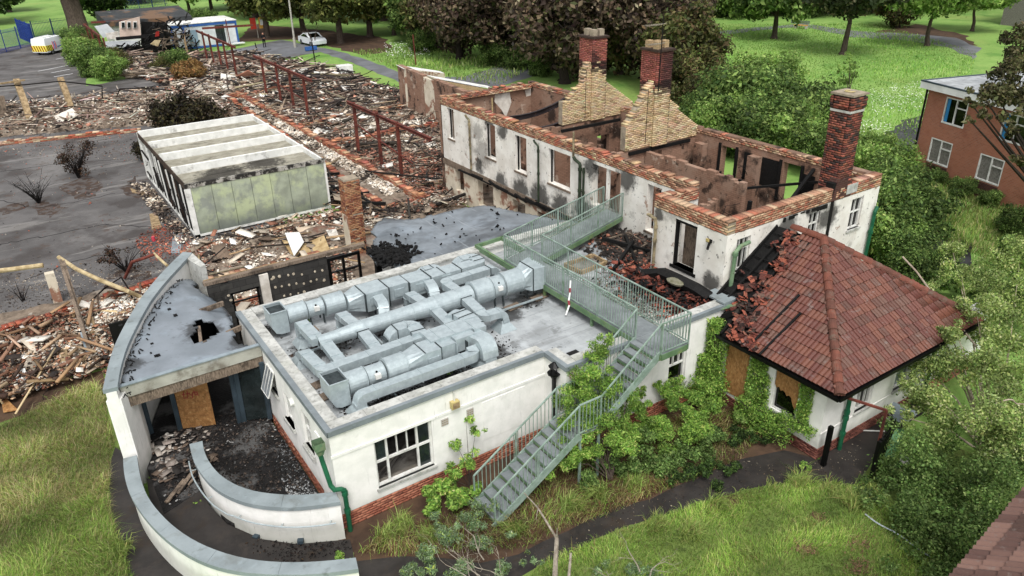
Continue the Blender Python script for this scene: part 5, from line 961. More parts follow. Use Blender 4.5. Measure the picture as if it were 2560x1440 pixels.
extra = scatter(out, 90); extra = extra[:60]; ne = len(extra); cc = np.concatenate([cc, np.column_stack([extra, np.full(ne, 3.07)-.1*np.maximum(0, extra[:, 0]-16.0)**1.2])]); H = np.concatenate([H, np.abs(rng.normal(0, 1, (ne, 3)))*[.035, .03, .012]+.01]); n = len(cc)
me = boxes('char_lumps', cc, H, rots(n, .5), pal(n, ['151414', '201e1e', '0d0d0d'], [3, 2, 2]), 'debris', (13, 25, 3)); o = link('char_lumps', me, None, (13, 25, 3), label='scattered black charred lumps lying on the blue-grey link roof', cat='debris', kind='stuff')
# ================================================================ burnt corridor wall behind the kitchen
cw = thing('burnt_corridor_wall', 'soot-black blockwork wall dotted with pale plaster dabs, with a charred timber plate on top', 'wall', (7, 26.1, 0))
WYc = 26.12
B = MB(); wall(B, (4.3, WYc), (8.72, WYc), 0, 2.85, .2, [(.75, 1.72, .4, 2.35)], crest(3, 2.88, .12, .6)); B.build('block_panel', 'block_wall', cw)
B = MB(); B.box(6.1, 6.42, WYc-.1, WYc-.005, 0, 2.8); B.build('plastered_pier', 'interior_pale', cw)
B = MB(); B.bar((4.2, WYc+.1, 2.93), (10.3, WYc+.05, 2.93), .22, .12); B.build('timber_plate', 'weathered_wood', cw)
B = MB(); B.bar((4.25, WYc+.25, 2.98), (10.4, WYc+.2, 2.96), .05, .05); B.build('batten', 'pale_wood', cw)
for i in range(8):
    for j in range(3):
        if random.random() < .85: x, z = 6.6+i*.27+random.uniform(-.04, .04), 2.55-j*.42-(.03*i)+random.uniform(-.06, .06); r_ = random.uniform(.035, .065); B = MB(); B.loft([[(x+r_*k*math.cos(t)*random.uniform(.8, 1.15), WYc-yy, z+r_*k*math.sin(t)*1.1) for t in np.linspace(0, 2*PI, 8)[:-1]] for k, yy in ((1, 0.0), (.8, .02))]); B.build('plaster_dab', 'dab', cw)
for i in range(7): x, z = 4.5+random.uniform(0, .5)*(i > 2)+(1.75 if i == 6 else 0), 1.3+i*.2; B = MB(); B.loft([[(x+.06*k*math.cos(t), WYc-yy, z+.05*k*math.sin(t)) for t in np.linspace(0, 2*PI, 8)[:-1]] for k, yy in ((1, 0.0), (.8, .02))]); B.build('plaster_dab', 'dab', cw)
for x in (5.07, 5.98): B = MB(); B.box(x-.03, x+.03, WYc-.02, WYc+.06, .4, 2.35); B.build('window_frame', 'black_iron', cw)
B = MB(); B.box(5.0, 6.05, WYc-.02, WYc+.05, 1.95, 2.0); B.box(5.0, 6.05, WYc-.02, WYc+.05, 2.3, 2.36); B.build('window_frame', 'black_iron', cw)
for x in (8.78, 9.35, 10.0): B = MB(); B.box(x-.05, x+.05, WYc-.05, WYc+.03, 0, 2.75); B.build('door_frame', 'black_iron', cw)
B = MB(); B.box(8.73, 10.05, WYc-.04, WYc+.04, 2.62, 2.74); B.box(8.73, 10.05, WYc-.04, WYc+.04, 2.1, 2.15); B.build('door_head', 'black_iron', cw)
# red-cream flue stub, free-standing
pr = thing('brick_pier', 'free-standing brick flue stub with one white rendered side, behind the slumped roof', 'chimney stub', (12.2, 31.9, 0))
B = MB(); B.box(11.85, 12.6, 31.7, 32.35, 0, 3.75); B.build('core', 'mortar', pr); lay(courses((11.84, 31.69), (12.61, 31.69), 0, 46, .1)+courses((11.84, 32.36), (11.84, 31.79), 2.0, 21, .1), pr, .1, ['a5704e', 'b58a62', '8d5640'], [3, 3, 2], cap=200)
B = MB(); B.box(11.82, 11.86, 31.7, 32.36, 0, 2.0); B.build('render_coat', 'lower_render', pr)
# white and brick stub walls with pale sloping cappings
sb = thing('gable_stub', 'broken brick and white stub walls with pale sloping tops left of the house', 'wall', (27, 52, 0))
def slab_wall(p0, p1, z0, z1, th, m, nm): B = MB(); d = Vector((p1[0]-p0[0], p1[1]-p0[1], 0)).normalized(); s = Vector((-d.y, d.x, 0))*th; B.add([(*p0, 0), (*p1, 0), (p1[0]+s.x, p1[1]+s.y, 0), (p0[0]+s.x, p0[1]+s.y, 0), (*p0, z0), (*p1, z1), (p1[0]+s.x, p1[1]+s.y, z1), (p0[0]+s.x, p0[1]+s.y, z0)], [(0, 3, 2, 1), (4, 5, 6, 7), (0, 1, 5, 4), (1, 2, 6, 5), (2, 3, 7, 6), (3, 0, 4, 7)]); return B.build(nm, m, sb)
slab_wall((27.2, 57.5), (27.2, 53.2), 3.6, 3.4, .4, 'interior', 'brick_stub'); slab_wall((27.2, 56.0), (31.0, 56.6), 3.5, 2.6, .3, 'lower_render', 'white_stub'); slab_wall((27.2, 53.1), (27.2, 51.0), 3.3, 3.2, .4, 'lower_render', 'white_stub')
slab_wall((26.9, 50.9), (26.9, 44.2), 3.5, 3.2, .4, 'interior', 'brick_stub'); slab_wall((27.3, 50.8), (31.6, 49.6), 3.4, 2.2, .35, 'buff_brickwork', 'brick_stub')
B = MB(); B.add([(27.2, 50.9, 3.5), (31.6, 49.7, 2.3), (31.9, 51.4, 2.3), (27.4, 53.0, 3.45)], [(0, 1, 2, 3)]); B.add([(27.0, 56.0, 3.52), (31, 56.6, 2.6), (31.2, 57.8, 2.6), (27.1, 57.6, 3.62)], [(0, 1, 2, 3)]); B.build('pale_capping', 'container_white', sb)
# ================================================================ pavilion with hipped tiled roof
PX, PY = 16.95, 9.9
pv = thing('tiled_pavilion', 'single-storey white wing with a hipped red tile roof, burnt at its house side', 'building', (PX, PY, 0))
B = MB(); wall(B, (PX, 14.15), (PX, PY), .38, 2.5, .28, [(14.15-13.5, 14.15-12.62, .5, 2.45), (14.15-11.65, 14.15-10.78, .85, 2.45)], side=1); B.build('left_wall', 'render_white', pv)
B = MB(); wall(B, (PX+.281, PY), (22.35, PY), .38, 2.5, .28, [(18.5-PX-.281, 19.3-PX-.281, 1.0, 2.3), (20.45-PX-.281, 21.3-PX-.281, 1.0, 2.3)], side=1); wall(B, (22.35, PY+.1), (26.0, PY+.1), .3, 2.4, .28, side=1); B.build('front_wall', 'render_white', pv)
B = MB(); B.box(PX+.02, 26, PY+.12, PY+.27, 0, .38); B.box(PX+.02, PX+.26, PY+.02, 14.1, 0, .38); B.box(PX+.26, 22.3, PY+.02, PY+.119, 0, .38); B.build('plinth', 'mortar', pv)
lay(courses((PX-.02, 14.1), (PX-.02, PY-.02), 0, 5, .06, h=.077)+courses((PX-.02, PY-.02), (22.3, PY-.02), 0, 5, .06, h=.077), pv, .06, ['8f5a4c', '7a4a40', '9a6454'], [3, 3, 2], m='brick_clean', h=.077, cap=260, jog=.001)
B = MB(); B.box(22.3, 25.9, PY+.02, PY+.1, 0, .36); B.build('red_band', 'block_brick', pv)
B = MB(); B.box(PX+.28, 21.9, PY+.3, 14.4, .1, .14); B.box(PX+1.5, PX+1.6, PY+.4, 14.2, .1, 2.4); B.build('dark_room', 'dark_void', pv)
B = MB(); B.box(PX-.02, PX+.012, 12.63, 13.49, .5, 2.44); B.build('chipboard', 'osb', pv)
# torn chipboard over the second window
B = MB(); ys = np.linspace(10.8, 11.63, 12); bot = [1.62, 1.6, 1.5, 1.38, 1.42, 1.52, 1.45, 1.52, 1.6, 1.58, 1.66, 1.7]; n = 12
bot = [1.15, 1.22, 1.34, 1.52, 1.56, 1.5, 1.58, 1.62, 1.57, 1.66, 1.6, 1.68]
v = [(PX+.02, y, b_) for y, b_ in zip(ys, bot)]+[(PX+.02, y, 2.44) for y in ys]+[(PX+.035, y, b_) for y, b_ in zip(ys, bot)]+[(PX+.035, y, 2.44) for y in ys]
B.add(v, [(i, i+1, n+i+1, n+i) for i in range(n-1)]+[(2*n+i, 3*n+i, 3*n+i+1, 2*n+i+1) for i in range(n-1)]+[(i, 2*n+i, 2*n+i+1, i+1) for i in range(n-1)]); B.build('chipboard', 'osb', pv, label='torn chipboard with its lower edge broken away')
fr = MB(); [fr.box(PX+.04, PX+.1, y, y+.05, .85, 2.45) for y in (10.78, 11.6)]; fr.box(PX+.04, PX+.1, 10.83, 11.6, .85, .9); fr.build('window_frame', 'window_white', pv); B = MB(); B.box(PX-.06, PX+.05, 10.7, 11.72, .78, .845); B.build('sill', 'coping_stone', pv); B = MB(); B.box(PX+.12, PX+.13, 10.83, 11.6, .9, 2.4); B.build('pane', 'glass_dark', pv)
sash(pv, 'x', PY, 18.5, 19.3, 1.0, 2.3, bars=[(18.78, 1.0, 2.3, .03), (19.05, 1.0, 2.3, .03)], hbars=[(1.8, 18.5, 19.3, .05)]); sash(pv, 'x', PY, 20.45, 21.3, 1.0, 2.3, 'glass_frosted')
B = MB(); B.box(PX-.02, 22.3, PY-.02, PY, .88, .93); B.build('string_course', 'render_white', pv)
downpipe(pv, [(17.9, PY-.18, 2.45), (17.9, PY-.12, 2.1), (17.9, PY-.12, .02)], .065, 'pipe_green', collars=[(17.9, PY-.12, 1.15), (17.9, PY-.12, .6), (17.9, PY-.12, 1.35)]); downpipe(pv, [(22.25, PY-.2, 2.4), (22.25, PY-.12, 2.1), (22.25, PY-.12, .02)], .065, 'pipe_green', collars=[(22.25, PY-.12, 1.2)])
# roof planes: eaves at z 2.55, apex (20.45, 13.1, 5.0), ridge running back to the house wall
AP = np.array([20.45, 13.1, 5.0]); E0 = np.array([16.75, 9.45, 2.55]); E1 = np.array([24.0, 9.45, 2.55]); EL = np.array([16.75, 14.8, 2.55]); RB = np.array([20.45, 14.8, 5.0])
B = MB(); dn = np.array([0, 0, -.1]); P = [E0+dn, E1+dn, AP+dn, EL+dn, RB+dn, np.array([24.15, 14.8, 2.45])]
B.add(P, [(0, 1, 2), (0, 2, 4, 3), (1, 5, 4, 2)]); B.build('underlay', 'charred', pv)
def tile_me(w_=.31, l=.36):
    n = 13; V = []; prof = [.034*(.5-.5*math.cos(4*PI*k/12))**.8+(.012 if k == 0 else 0) for k in range(13)]
    xs = np.linspace(-w_/2, w_/2, n)
    for y in (-l/2, l/2):
        for k in range(n): V.append((xs[k], y, prof[k]+(.034 if y < 0 else 0)))
    for k in range(n): V.append((xs[k], -l/2, prof[k]-.01))
    F = [(k, k+1, n+k+1, n+k) for k in range(n-1)]+[(2*n+k, 2*n+k+1, k+1, k) for k in range(n-1)]; return V, F
TM = {}
def tile_mesh(c_, nm='roof_tile', m='tile_red', w_=.31, l=.36):
    k = (c_, nm, m, w_)
    if k not in TM:
        V, F = tile_me(w_, l); me = bpy.data.meshes.new(nm); me.from_pydata(V, [], F); a = me.color_attributes.new('Col', 'FLOAT_COLOR', 'POINT')
        for i in range(len(V)): a.data[i].color = lin(c_)
        me.materials.append(MATS[m]); TM[k] = me
    return TM[k]
def lay_tiles(parent, O, U, W, inside, rows, cols_, tw, tl, cols, wts, cap, m='tile_red', jit=.006, nm='roof_tile'):
    O, U, W = Vector(O), Vector(U).normalized(), Vector(W).normalized(); N = U.cross(W).normalized(); M = Matrix((U, W, N)).transposed().to_euler(); out = []
    for j in range(rows):
        for i in range(cols_):
            u, w_ = (i+.5)*tw, (j+.5)*tl; s = inside(u, w_)
            if s: out.append((u, w_, O+U*u+W*w_+N*.02))
    out.sort(key=lambda q: q[2].x**2+q[2].y**2); mes = [tile_mesh(c_, nm, m, tw*1.03, tl*1.18) for c_ in cols]; p_ = np.array(wts)/sum(wts); rest = []
    for u, w_, p in out[:cap]:
        me = mes[rng.choice(len(cols), p=p_)]; inst(nm, me, p+N*random.gauss(0, jit*.4), parent, (M.x+random.gauss(0, jit*2), M.y+random.gauss(0, jit*2), M.z+random.gauss(0, jit)))
    if out[cap:]:
        V0, F0 = tile_me(tw*1.03, tl*1.18); V0 = np.array(V0); R3 = np.array(Matrix((U, W, N)).transposed()); Vs, Fs, Cs = [], [], []
        for k, (u, w_, p) in enumerate(out[cap:]): Vs.append(V0@R3.T+np.array(p)-np.array(ORG[parent])); Fs.append(np.array(F0)+k*len(V0)); Cs.append(np.tile(np.array(lin(cols[rng.choice(len(cols), p=p_)])[:3]), (len(V0), 1)))
        me = npmesh(nm+'s', np.concatenate(Vs), np.concatenate(Fs), np.concatenate(Cs), m); o = bpy.data.objects.new(nm+'s', me); col.objects.link(o); o.parent = parent; ORG[o] = ORG[parent]; o['kind'] = 'stuff'
TC = (['7c4c3e', '82523f', '744438', '785648', '704a3c'], [4, 4, 4, 2, 2])
sl_ = np.linalg.norm(AP-(E0+np.array([3.7, 0, 0]))); wv = (AP-(E0+np.array([3.7, 0, 0])))
rows = 15; tl = sl_/rows
lay_tiles(pv, E0, (1, 0, 0), wv, lambda u, w_: (w_/sl_*3.7+.02 < u < 7.4-w_/sl_*3.7-.02), rows, 25, 7.4/25, tl, *TC, 160)
wl = AP-(E0+np.array([0, 3.65, 0])); sl2 = np.linalg.norm(wl)
def burnt_edge(y, f): return 13.15+.85*f+.18*math.sin(f*17)+.1*math.sin(f*41)-(.55 if .0 <= f < .16 else 0)
O_ = np.array([16.75, 9.45+7.3, 2.55])   # run tiles with u pointing -Y so that the normal faces out
lay_tiles(pv, O_, (0, -1, 0), wl, lambda u, w_: (u < 7.3-w_/sl2*3.65-.02) and (O_[1]-u < min(14.7, burnt_edge(0, w_/sl2))), rows, 25, 7.3/25, sl2/rows, *TC, 135)
# loose, slipped and broken tiles at the burnt side
def onroof(y, f, h=0): return Vector((16.75+3.7*f, y, 2.55+2.45*f+h))
for k in range(210):
    f = random.random()**1.6*.95; y = burnt_edge(0, f)+random.uniform(-.45, .8)*(1.0 if f < .5 else .5)
    if y > 14.6: continue
    o = inst('loose_tile', tile_mesh(random.choice(['a05a42', 'a8654c', '84483a', '6f4036', '4a322c', '3a2a26']), 'loose_tile', 'tile_clay', random.choice([.12, .17, .27]), random.choice([.14, .2])), onroof(y, f, random.uniform(.0, .09)), pv, (random.uniform(-.35, .35), random.uniform(-.85, -.25), random.uniform(-.6, 3.4)))
for y in np.arange(13.3, 14.75, .36): B = MB(); B.bar(onroof(y, 0, -.03), onroof(y+random.uniform(-.1, .1), .98, -.02), .07, .12); B.build('rafter', 'charred', pv)
for f in np.arange(.06, 1, .12): B = MB(); B.bar(onroof(12.9, f, -.0), onroof(14.7, f+.01, .0), .035); B.build('batten', 'charred', pv)
for (a, f0, f1) in ((12.55, .0, .5), (12.1, -.02, .38)): B = MB(); B.bar(onroof(a, f0, .08), onroof(a-.15, f1, .1), .07, .05); B.build('fallen_batten', 'charred', pv)
B = MB(); B.bar((16.95, 14.3, 3.0), (18.1, 13.7, 3.3), .16, .03); B.build('torn_fascia_board', 'pipe_pale_green', pv)
B = MB(); B.bar((17.0, 13.9, 2.95), (18.4, 13.3, 3.35), .02, .2); B.build('loose_board', 'tile_clay', pv)
# ridge and hip tiles
def caps(p, q, n, r=.13):
    p, q = Vector(p), Vector(q)
    for i in range(n):
        a, e = p.lerp(q, (i-.06)/n), p.lerp(q, (i+1)/n); t = (e-a).normalized(); s = t.cross(Vector((0, 0, 1))).normalized(); u = s.cross(t); B = MB(); L2 = []
        for c_, rr_ in ((a, r*1.12), (e, r*.95)):
            L2.append([c_+s*rr_*math.cos(th)+u*(rr_*math.sin(th)-.04) for th in np.linspace(0, PI, 8)])
        B.loft(L2, cap=True); o = B.build('hip_tile', random.choice(['tile_hipA', 'tile_hipB']), pv)
hp_ = np.array([0, 0, .06]); caps(E0+hp_, AP+hp_, 16); caps(E1+hp_, AP+hp_, 17); caps(AP+hp_, (20.45, 14.3, 5.06), 4)
B = MB(); B.bar((16.68, 9.4, 2.46), (16.68, 13.9, 2.46), .1, .1); B.bar((16.68, 9.4, 2.46), (24.2, 9.4, 2.46), .1, .1); B.build('gutter', 'black_iron', pv)
B = MB(); B.box(PX-.15, PX+.05, PY-.3, 14, 2.38, 2.42); B.box(PX-.15, 24, PY-.4, PY+.05, 2.38, 2.42); B.build('soffit', 'charred', pv)

# rusty pipe frame, gate and posts at the pavilion corner
gf = thing('pipe_gantry', 'rusty pipe bracket reaching from the pavilion corner over the side passage', 'frame', (17.3, 8.9, 0))
B = MB(); top = (17.6, 8.55, 2.25); B.bar((16.98, 9.88, 2.35), top, .06); B.build('arm', 'rust_steel', gf); B = MB(); B.bar(top, (17.6, 8.55, 0), .06); B.build('post', 'rust_steel', gf)
o = MB(); o.bar((16.9, 9.6, 0), (16.95, 9.62, 1.35), .12); o = o.build('charred_post', 'black_iron'); tag(o, 'charred black timber post leaning on the pavilion corner', 'post')
gt = thing('iron_gate', 'black iron bar gate standing open beside the dark passage', 'gate', (17.8, 8.5, 0))
for i in range(9): t = i/8; x, y = 17.45+1.3*t, 8.45+.35*t; B = MB(); B.bar((x, y, .05), (x, y, 1.35), .1 if i < 2 else .022); B.build('gate_bar', 'black_iron', gt)
for z in (.2, 1.2): B = MB(); B.bar((17.45, 8.45, z), (18.75, 8.8, z), .035); B.build('gate_rail', 'black_iron', gt)
B = MB(); P = [G(2200, 1170, .1), G(2222, 1172, .1), G(2262, 1075, .9), G(2238, 1070, .9)]; B.add([*P, *[(p[0]+.06, p[1]+.03, p[2]-.04) for p in P]], [(0, 1, 2, 3), (7, 6, 5, 4), (0, 4, 5, 1), (1, 5, 6, 2), (2, 6, 7, 3), (3, 7, 4, 0)]); B.bar(Vector(P[0]).lerp(Vector(P[1]), .5)+Vector((-.01, 0, .02)), Vector(P[3]).lerp(Vector(P[2]), .5)+Vector((-.01, 0, .02)), .015); o = B.build('green_board', 'bin_green'); tag(o, 'bright green plank propped behind the iron gate', 'board')
B = MB(); B.add([G(2222, 1000, .5), G(2300, 1030, .5), G(2262, 1062, .1), G(2235, 1050, .1)], [(3, 2, 1, 0)]); B.add([G(2222, 1000, .52), G(2300, 1030, .52), G(2262, 1062, .12), G(2235, 1050, .12)], [(0, 1, 2, 3)]); o = B.build('zinc_sheet', 'zinc'); tag(o, 'bent pale metal sheet caught in the weeds by the passage', 'metal sheet')
B = MB(); a, c_ = G(2212, 1042, .12), G(2235, 1058, .12); B.bar(a, c_, .03); B.bar((a[0]+.25, a[1]+.1, .12), (c_[0]+.25, c_[1]+.1, .12), .03); B.bar(a, (a[0]+.25, a[1]+.1, .12), .03); B.bar(c_, (c_[0]+.25, c_[1]+.1, .12), .03); B.bar(G(2155, 1076, .05), G(2212, 1078, .05), .03); o = B.build('picture_surround', 'window_white'); tag(o, 'small white frame lying beside the bent metal sheet', 'frame')
B = MB(); B.add([G(2245, 1190, .03), G(2275, 1190, .03), G(2272, 1140, .03), G(2250, 1132, .03)], [(0, 1, 2, 3)]); B.add([G(2245, 1190, .0), G(2275, 1190, .0), G(2272, 1140, .0), G(2250, 1132, .0)], [(3, 2, 1, 0)]); o = B.build('paving_slab', 'coping_stone'); tag(o, 'pale paving slab in the weeds right of the green plank', 'slab')
B = MB(); pts = [G(2163+(2325-2163)*t, 1285+(1390-1285)*t+3*math.sin(t*9), .12) for t in np.linspace(0, 1, 20)]; B.tube(pts, .02, 5); o = B.build('rope', 'rope'); tag(o, 'white twisted rope stretched across the lawn', 'rope')
# foreground brown tiled roof, bottom right corner
fr_ = thing('foreground_roof', 'brown tiled roof slope entering the frame at the bottom right corner', 'roof', (14, 2, 0))
a, c_ = Vector(G(2385, 1446, 5)), Vector(G(2566, 1228, 5)); U = (a-c_).normalized(); out_ = Vector((-U.y, U.x, 0)); out_ = out_ if out_.dot(Vector((1, -1, 0))) > 0 else -out_; W = (out_*.82+Vector((0, 0, .57))).normalized(); c_ -= U*2.0
B = MB(); P = [c_-Vector((0, 0, .06)), c_+U*5-Vector((0, 0, .06))]; B.add([P[0], P[1], P[1]+W*3, P[0]+W*3], [(0, 1, 2, 3)]); B.build('underlay', 'bark_dark', fr_)
if U.cross(W).z < 0: c_ = c_+U*5; U = -U
lay_tiles(fr_, c_, U, W, lambda u, w_: True, 7, 17, .3, .34, ['86685e', '765a52', '947468', '685048'], [3, 3, 2, 2], 119, 'tile_brown')
B = MB(); cen = c_+U*2.5+out_*2.4; B.add([(cen+U*sx*2.4+out_*sy*2.2+Vector((0, 0, z-cen.z))) for z in (0, 4.9) for sx, sy in ((-1, -1), (1, -1), (1, 1), (-1, 1))], [(0, 3, 2, 1), (4, 5, 6, 7), (0, 1, 5, 4), (1, 2, 6, 5), (2, 3, 7, 6), (3, 0, 4, 7)]); B.build('house_wall', 'block_brick', fr_)
ORD = ['first', 'second', 'third', 'fourth', 'fifth', 'sixth', 'seventh', 'eighth', 'ninth', 'tenth']
# ================================================================ burnt portable cabin
pc = thing('portable_cabin', 'gutted pale green portable cabin with four bare white roof bays in the yard', 'cabin', (6.3, 38.5, 0))
cx0, cx1, cys, cz = 6.3, 13.4, [38.5, 41.5, 44.55, 47.6, 50.7], 2.87
for i in range(7): a = cx0+.25+(cx1-cx0-.25)*i/7; e = cx0+.25+(cx1-cx0-.25)*(i+1)/7; B = MB(); B.box(a+.01, e-.01, cys[0]+random.uniform(-.012, .012), cys[0]+.08, .22, cz-.22); B.build('wall_panel', 'container_green', pc)
B = MB(); B.box(cx0, cx0+.24, cys[0]-.02, cys[0]+.1, .1, cz-.22); B.build('corner_post', 'container_white', pc); B = MB(); B.box(cx1, cx1+.12, cys[0], cys[0]+.12, .1, cz-.2); B.build('corner_post', 'container_white', pc)
B = MB(); B.box(cx0, cx1+.1, cys[0]-.03, cys[0]+.1, cz-.22, cz); B.build('header', 'scorched_header', pc); B = MB(); B.box(cx0, cx1+.1, cys[0]-.02, cys[0]+.1, .1, .215); B.build('base_rail', 'container_white', pc)
for i in range(4):
    y0, y1 = cys[i], cys[i+1]; B = MB(); B.box(cx0+.12, cx1-.1, y0+.12, y1-.12, cz-.32, cz-.27); rf = B.build('roof_bay', 'container_roof', pc); B = MB()
    for k in range(14): yy = y0+.2+k*(y1-y0-.4)/14; B.box(cx0+.14, cx1-.12, yy, yy+.05, cz-.269, cz-.235)
    B.build('roof_rib', 'container_roof', rf, kind='stuff')
    B = MB(); B.box(cx0+.06, cx1, y1-.1, y1+.1, cz-.3, cz+.11); B.build('parapet_beam', 'container_white', pc)
    B = MB(); B.box(cx1-.1, cx1, y0+.12, y1-.12, cz-.3, cz+.02); B.build('edge_beam', 'container_white', pc); B = MB(); B.box(cx1, cx1+.06, y0+.05, y1-.13, cz-.3, cz-.02); B.build('edge_gutter', 'zinc', pc)
    B = MB(); B.box(cx0, cx0+.055, y0+.1, y1-.01, cz-.28, cz+.02); B.build('side_header', 'frame_rust', pc); B = MB(); B.box(cx0, cx0+.06, y0+.1, y1-.01, .1, .22); B.build('side_sill', 'container_white', pc)
    for k in range(3): yy = y0+.15+k*(y1-y0)/3; B = MB(); B.bar((cx0+.03, yy, .1), (cx0+.03+random.uniform(-.1, .05), yy+random.uniform(-.1, .1), cz-.28), .09, .06); B.build('side_post', random.choice(['frame_rust', 'container_white', 'container_white']), pc)
    B = MB(); yy = y0+.9; [B.bar((cx0-.05, yy+random.uniform(-.5, 1.2), random.uniform(.3, 2)), (cx0-.12, yy+random.uniform(-.5, 1.2), random.uniform(.3, 2.2)), random.uniform(.04, .1), .03) for _ in range(5)]; B.build('hanging_scrap', 'burnt_twig', pc, kind='stuff')
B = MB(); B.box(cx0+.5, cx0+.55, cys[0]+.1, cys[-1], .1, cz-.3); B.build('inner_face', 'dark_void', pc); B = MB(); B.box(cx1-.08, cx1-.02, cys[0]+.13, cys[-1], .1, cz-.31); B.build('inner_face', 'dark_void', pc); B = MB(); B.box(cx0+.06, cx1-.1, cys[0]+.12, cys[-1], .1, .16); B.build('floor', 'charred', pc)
B = MB(); B.box(cx0, cx1, cys[-1]+.121, cys[-1]+.2, .1, cz); B.build('rear_wall', 'container_white', pc)
# ================================================================ steel frames
def steel(Xs, posts, beamz, y0, y1, tie=None, label='', bz2=None, rot=None):
    t = thing('steel_frame', label, 'steel frame', (Xs, y0, 0), 'rusted steel frames standing in the ruin')
    B = MB(); 
    for p in (((Xs, y0, beamz), (Xs, y1, bz2 or beamz)),):
        for dz in (-.08, .08): B.bar((p[0][0], p[0][1], p[0][2]+dz), (p[1][0], p[1][1], p[1][2]+dz), .18, .03)
        B.bar(*p, .04, .16)
    B.build('beam', 'rust_steel', t)
    for (x, y, h) in posts: B = MB(); B.bar((x, y, 0), (x+random.uniform(-.04, .04), y, h), .17, .17); B.build('post', 'rust_steel', t)
    if tie: B = MB(); B.bar(*tie, .07); B.build('tie', 'rust_steel', t)
steel(18.7, [(18.7, 46.6, 3.7), (18.7, 43.0, 3.75), (18.7, 40.2, 3.7)], 3.55, 34.9+1.2, 47.6, ((18.7, 46.4, 2.3), (18.7, 38.6, 1.6)), 'rusty three-post steel frame nearest the gutted house')
steel(19.6, [(19.6, 68.7, 3.6), (19.6, 64.8, 3.7), (19.6, 61.6, 3.6), (19.6, 58.4, 3.6)], 3.45, 56.5, 71, ((19.6, 66.5, 2), (19.6, 58.4, 1.6)), 'rusty four-post steel frame in the middle of the ruin')
steel(19.8, [(19.8, 89.8, 3.6), (19.8, 87.0, 3.6), (19.8, 84.0, 3.5), (19.8, 81.5, 3.5), (19.8, 78.6, 3.4)], 3.4, 77.2, 92.4, None, 'rusty five-post steel frame in front of the blue-framed site office')
steel(10.7, [(10.8, 109, 3.4), (10.6, 103, 3.4), (10.6, 97.6, 3.2), (11.0, 97.0, 3.0)], 3.2, 97, 110, ((10.6, 108, 2), (10.7, 98, 1.3)), 'leaning rusty steel frame beside the roundabout bushes and burnt hall')
def topbeam(px0, px1, z, nm, lab, m='rust_steel', w_=.22): B = MB(); B.bar(G(*px0, z), G(*px1, z), .16, w_); o = B.build(nm, m); tag(o, lab, 'beam')
topbeam((505, 71), (632, 63), 3.5, 'steel_beam', 'orange-brown steel beam spanning in front of the site office'); topbeam((228, 56), (330, 52), 3.5, 'steel_beam', 'rusty beam end sticking out left of the burnt hall'); topbeam((290, 97), (435, 85), 2.2, 'charred_beam', 'charred beam hanging across the burnt hall front', 'charred', .35)
for (p, q, lab) in (((560, 62), (578, 118), 'thin leaning scaffold pole in front of the site office'), ((783, 118), (790, 168), 'thin black post at the far edge of the ruin'), ((638, 113), (643, 128), 'short black stump at the edge of the far road'), ((1042, 108), (1040, 165), 'thin rusty rod behind the white stub walls'), ((488, 108), (500, 150), 'slim black post left of the five-post frame')):
    g = G(*q, 0); B = MB(); h = {560: 3.3, 783: 2.6, 638: 1, 1042: 3.2, 488: 2.4}[p[0]]; B.bar(g, (g[0]-.1, g[1], h), .1); o = B.build('metal_post', 'burnt_twig' if p[0] in (783, 638, 488) else 'rust_steel'); tag(o, lab, 'post')
# ================================================================ dwarf walls of the vanished wings
def dwarf(p, q, h, th, lab, m='brick', cols=(['b8785a', 'be8a6a', 'a0624a', 'c8a484'], [3, 3, 2, 2]), cap=0, ncr=None):
    n = max(2, int(h/.085)); D = math.hypot(q[0]-p[0], q[1]-p[1]); big = math.hypot(p[0]+q[0], p[1]+q[1])/2 > 40; L_ = .235 if not big else .47
    t = thing('dwarf_wall', lab, 'wall', ((p[0]+q[0])/2, (p[1]+q[1])/2, 0), 'low broken brick walls of the ruin')
    br = courses(p, q, 0, n, th, top=crest(int(D*10), h, h*.3, 1.5), L_=L_, h=h/n); lay(br, t, th, *cols, m=m, cap=cap, h=h/n)
    return t
dwarf((15.7, 36.5), (16.6, 69.5), .75, .36, 'long low red brick wall behind the portable cabin'); dwarf((18.05, 36), (17.9, 71), .7, .36, 'long low brick wall under the steel frames')
dwarf((18.1, 56.0), (27, 56.5), .7, .36, 'cross wall of low brick running to the white stub walls'); dwarf((18.1, 49.5), (26.5, 49.8), .75, .36, 'low brick cross wall left of the house end'); dwarf((16.6, 69.6), (24, 70.2), .7, .4, 'low brick cross wall in front of the far rubble', cap=0); dwarf((14.4, 36), (18, 36.2), .4, .3, 'short low brick wall between cabin and house')
dwarf((5.2, 36.6), (13.8, 37.1), .22, .35, 'pale brick footing along the near side of the cabin', cols=(['c0a58a', 'b08a6e', 'a5745a'], [3, 2, 2])); dwarf((4.3, 32.6), (11.8, 32.4), .3, .35, 'salmon brick footing between the corridor and the cabin', cols=(['c09a7c', 'b87a5c', 'a5745a', 'd0b79a'], [3, 2, 2, 2]), cap=40); dwarf((-3.2, 32.3), (4.3, 33.6), .45, .35, 'low orange brick wall along the near edge of the yard', cols=(['a8583c', 'b5684a', '8d4732'], [3, 3, 2]), cap=40)
dwarf((-3, 66.2), (8.2, 63.4), .35, .35, 'pale brick footing along the far edge of the yard', cols=(['c0a58a', 'b5684a', 'a5745a'], [3, 2, 2])); dwarf((5.2, 29.6), (10.2, 29.4), .3, .3, 'low brick wall just behind the burnt corridor', cap=30)
B = MB(); [B.bar((14.5+.35*k+random.uniform(-.1, .1), 37+6*k*.3, .3), (14.9+.3*k, 48+2*k, .35), .14, .2) for k in range(2)]
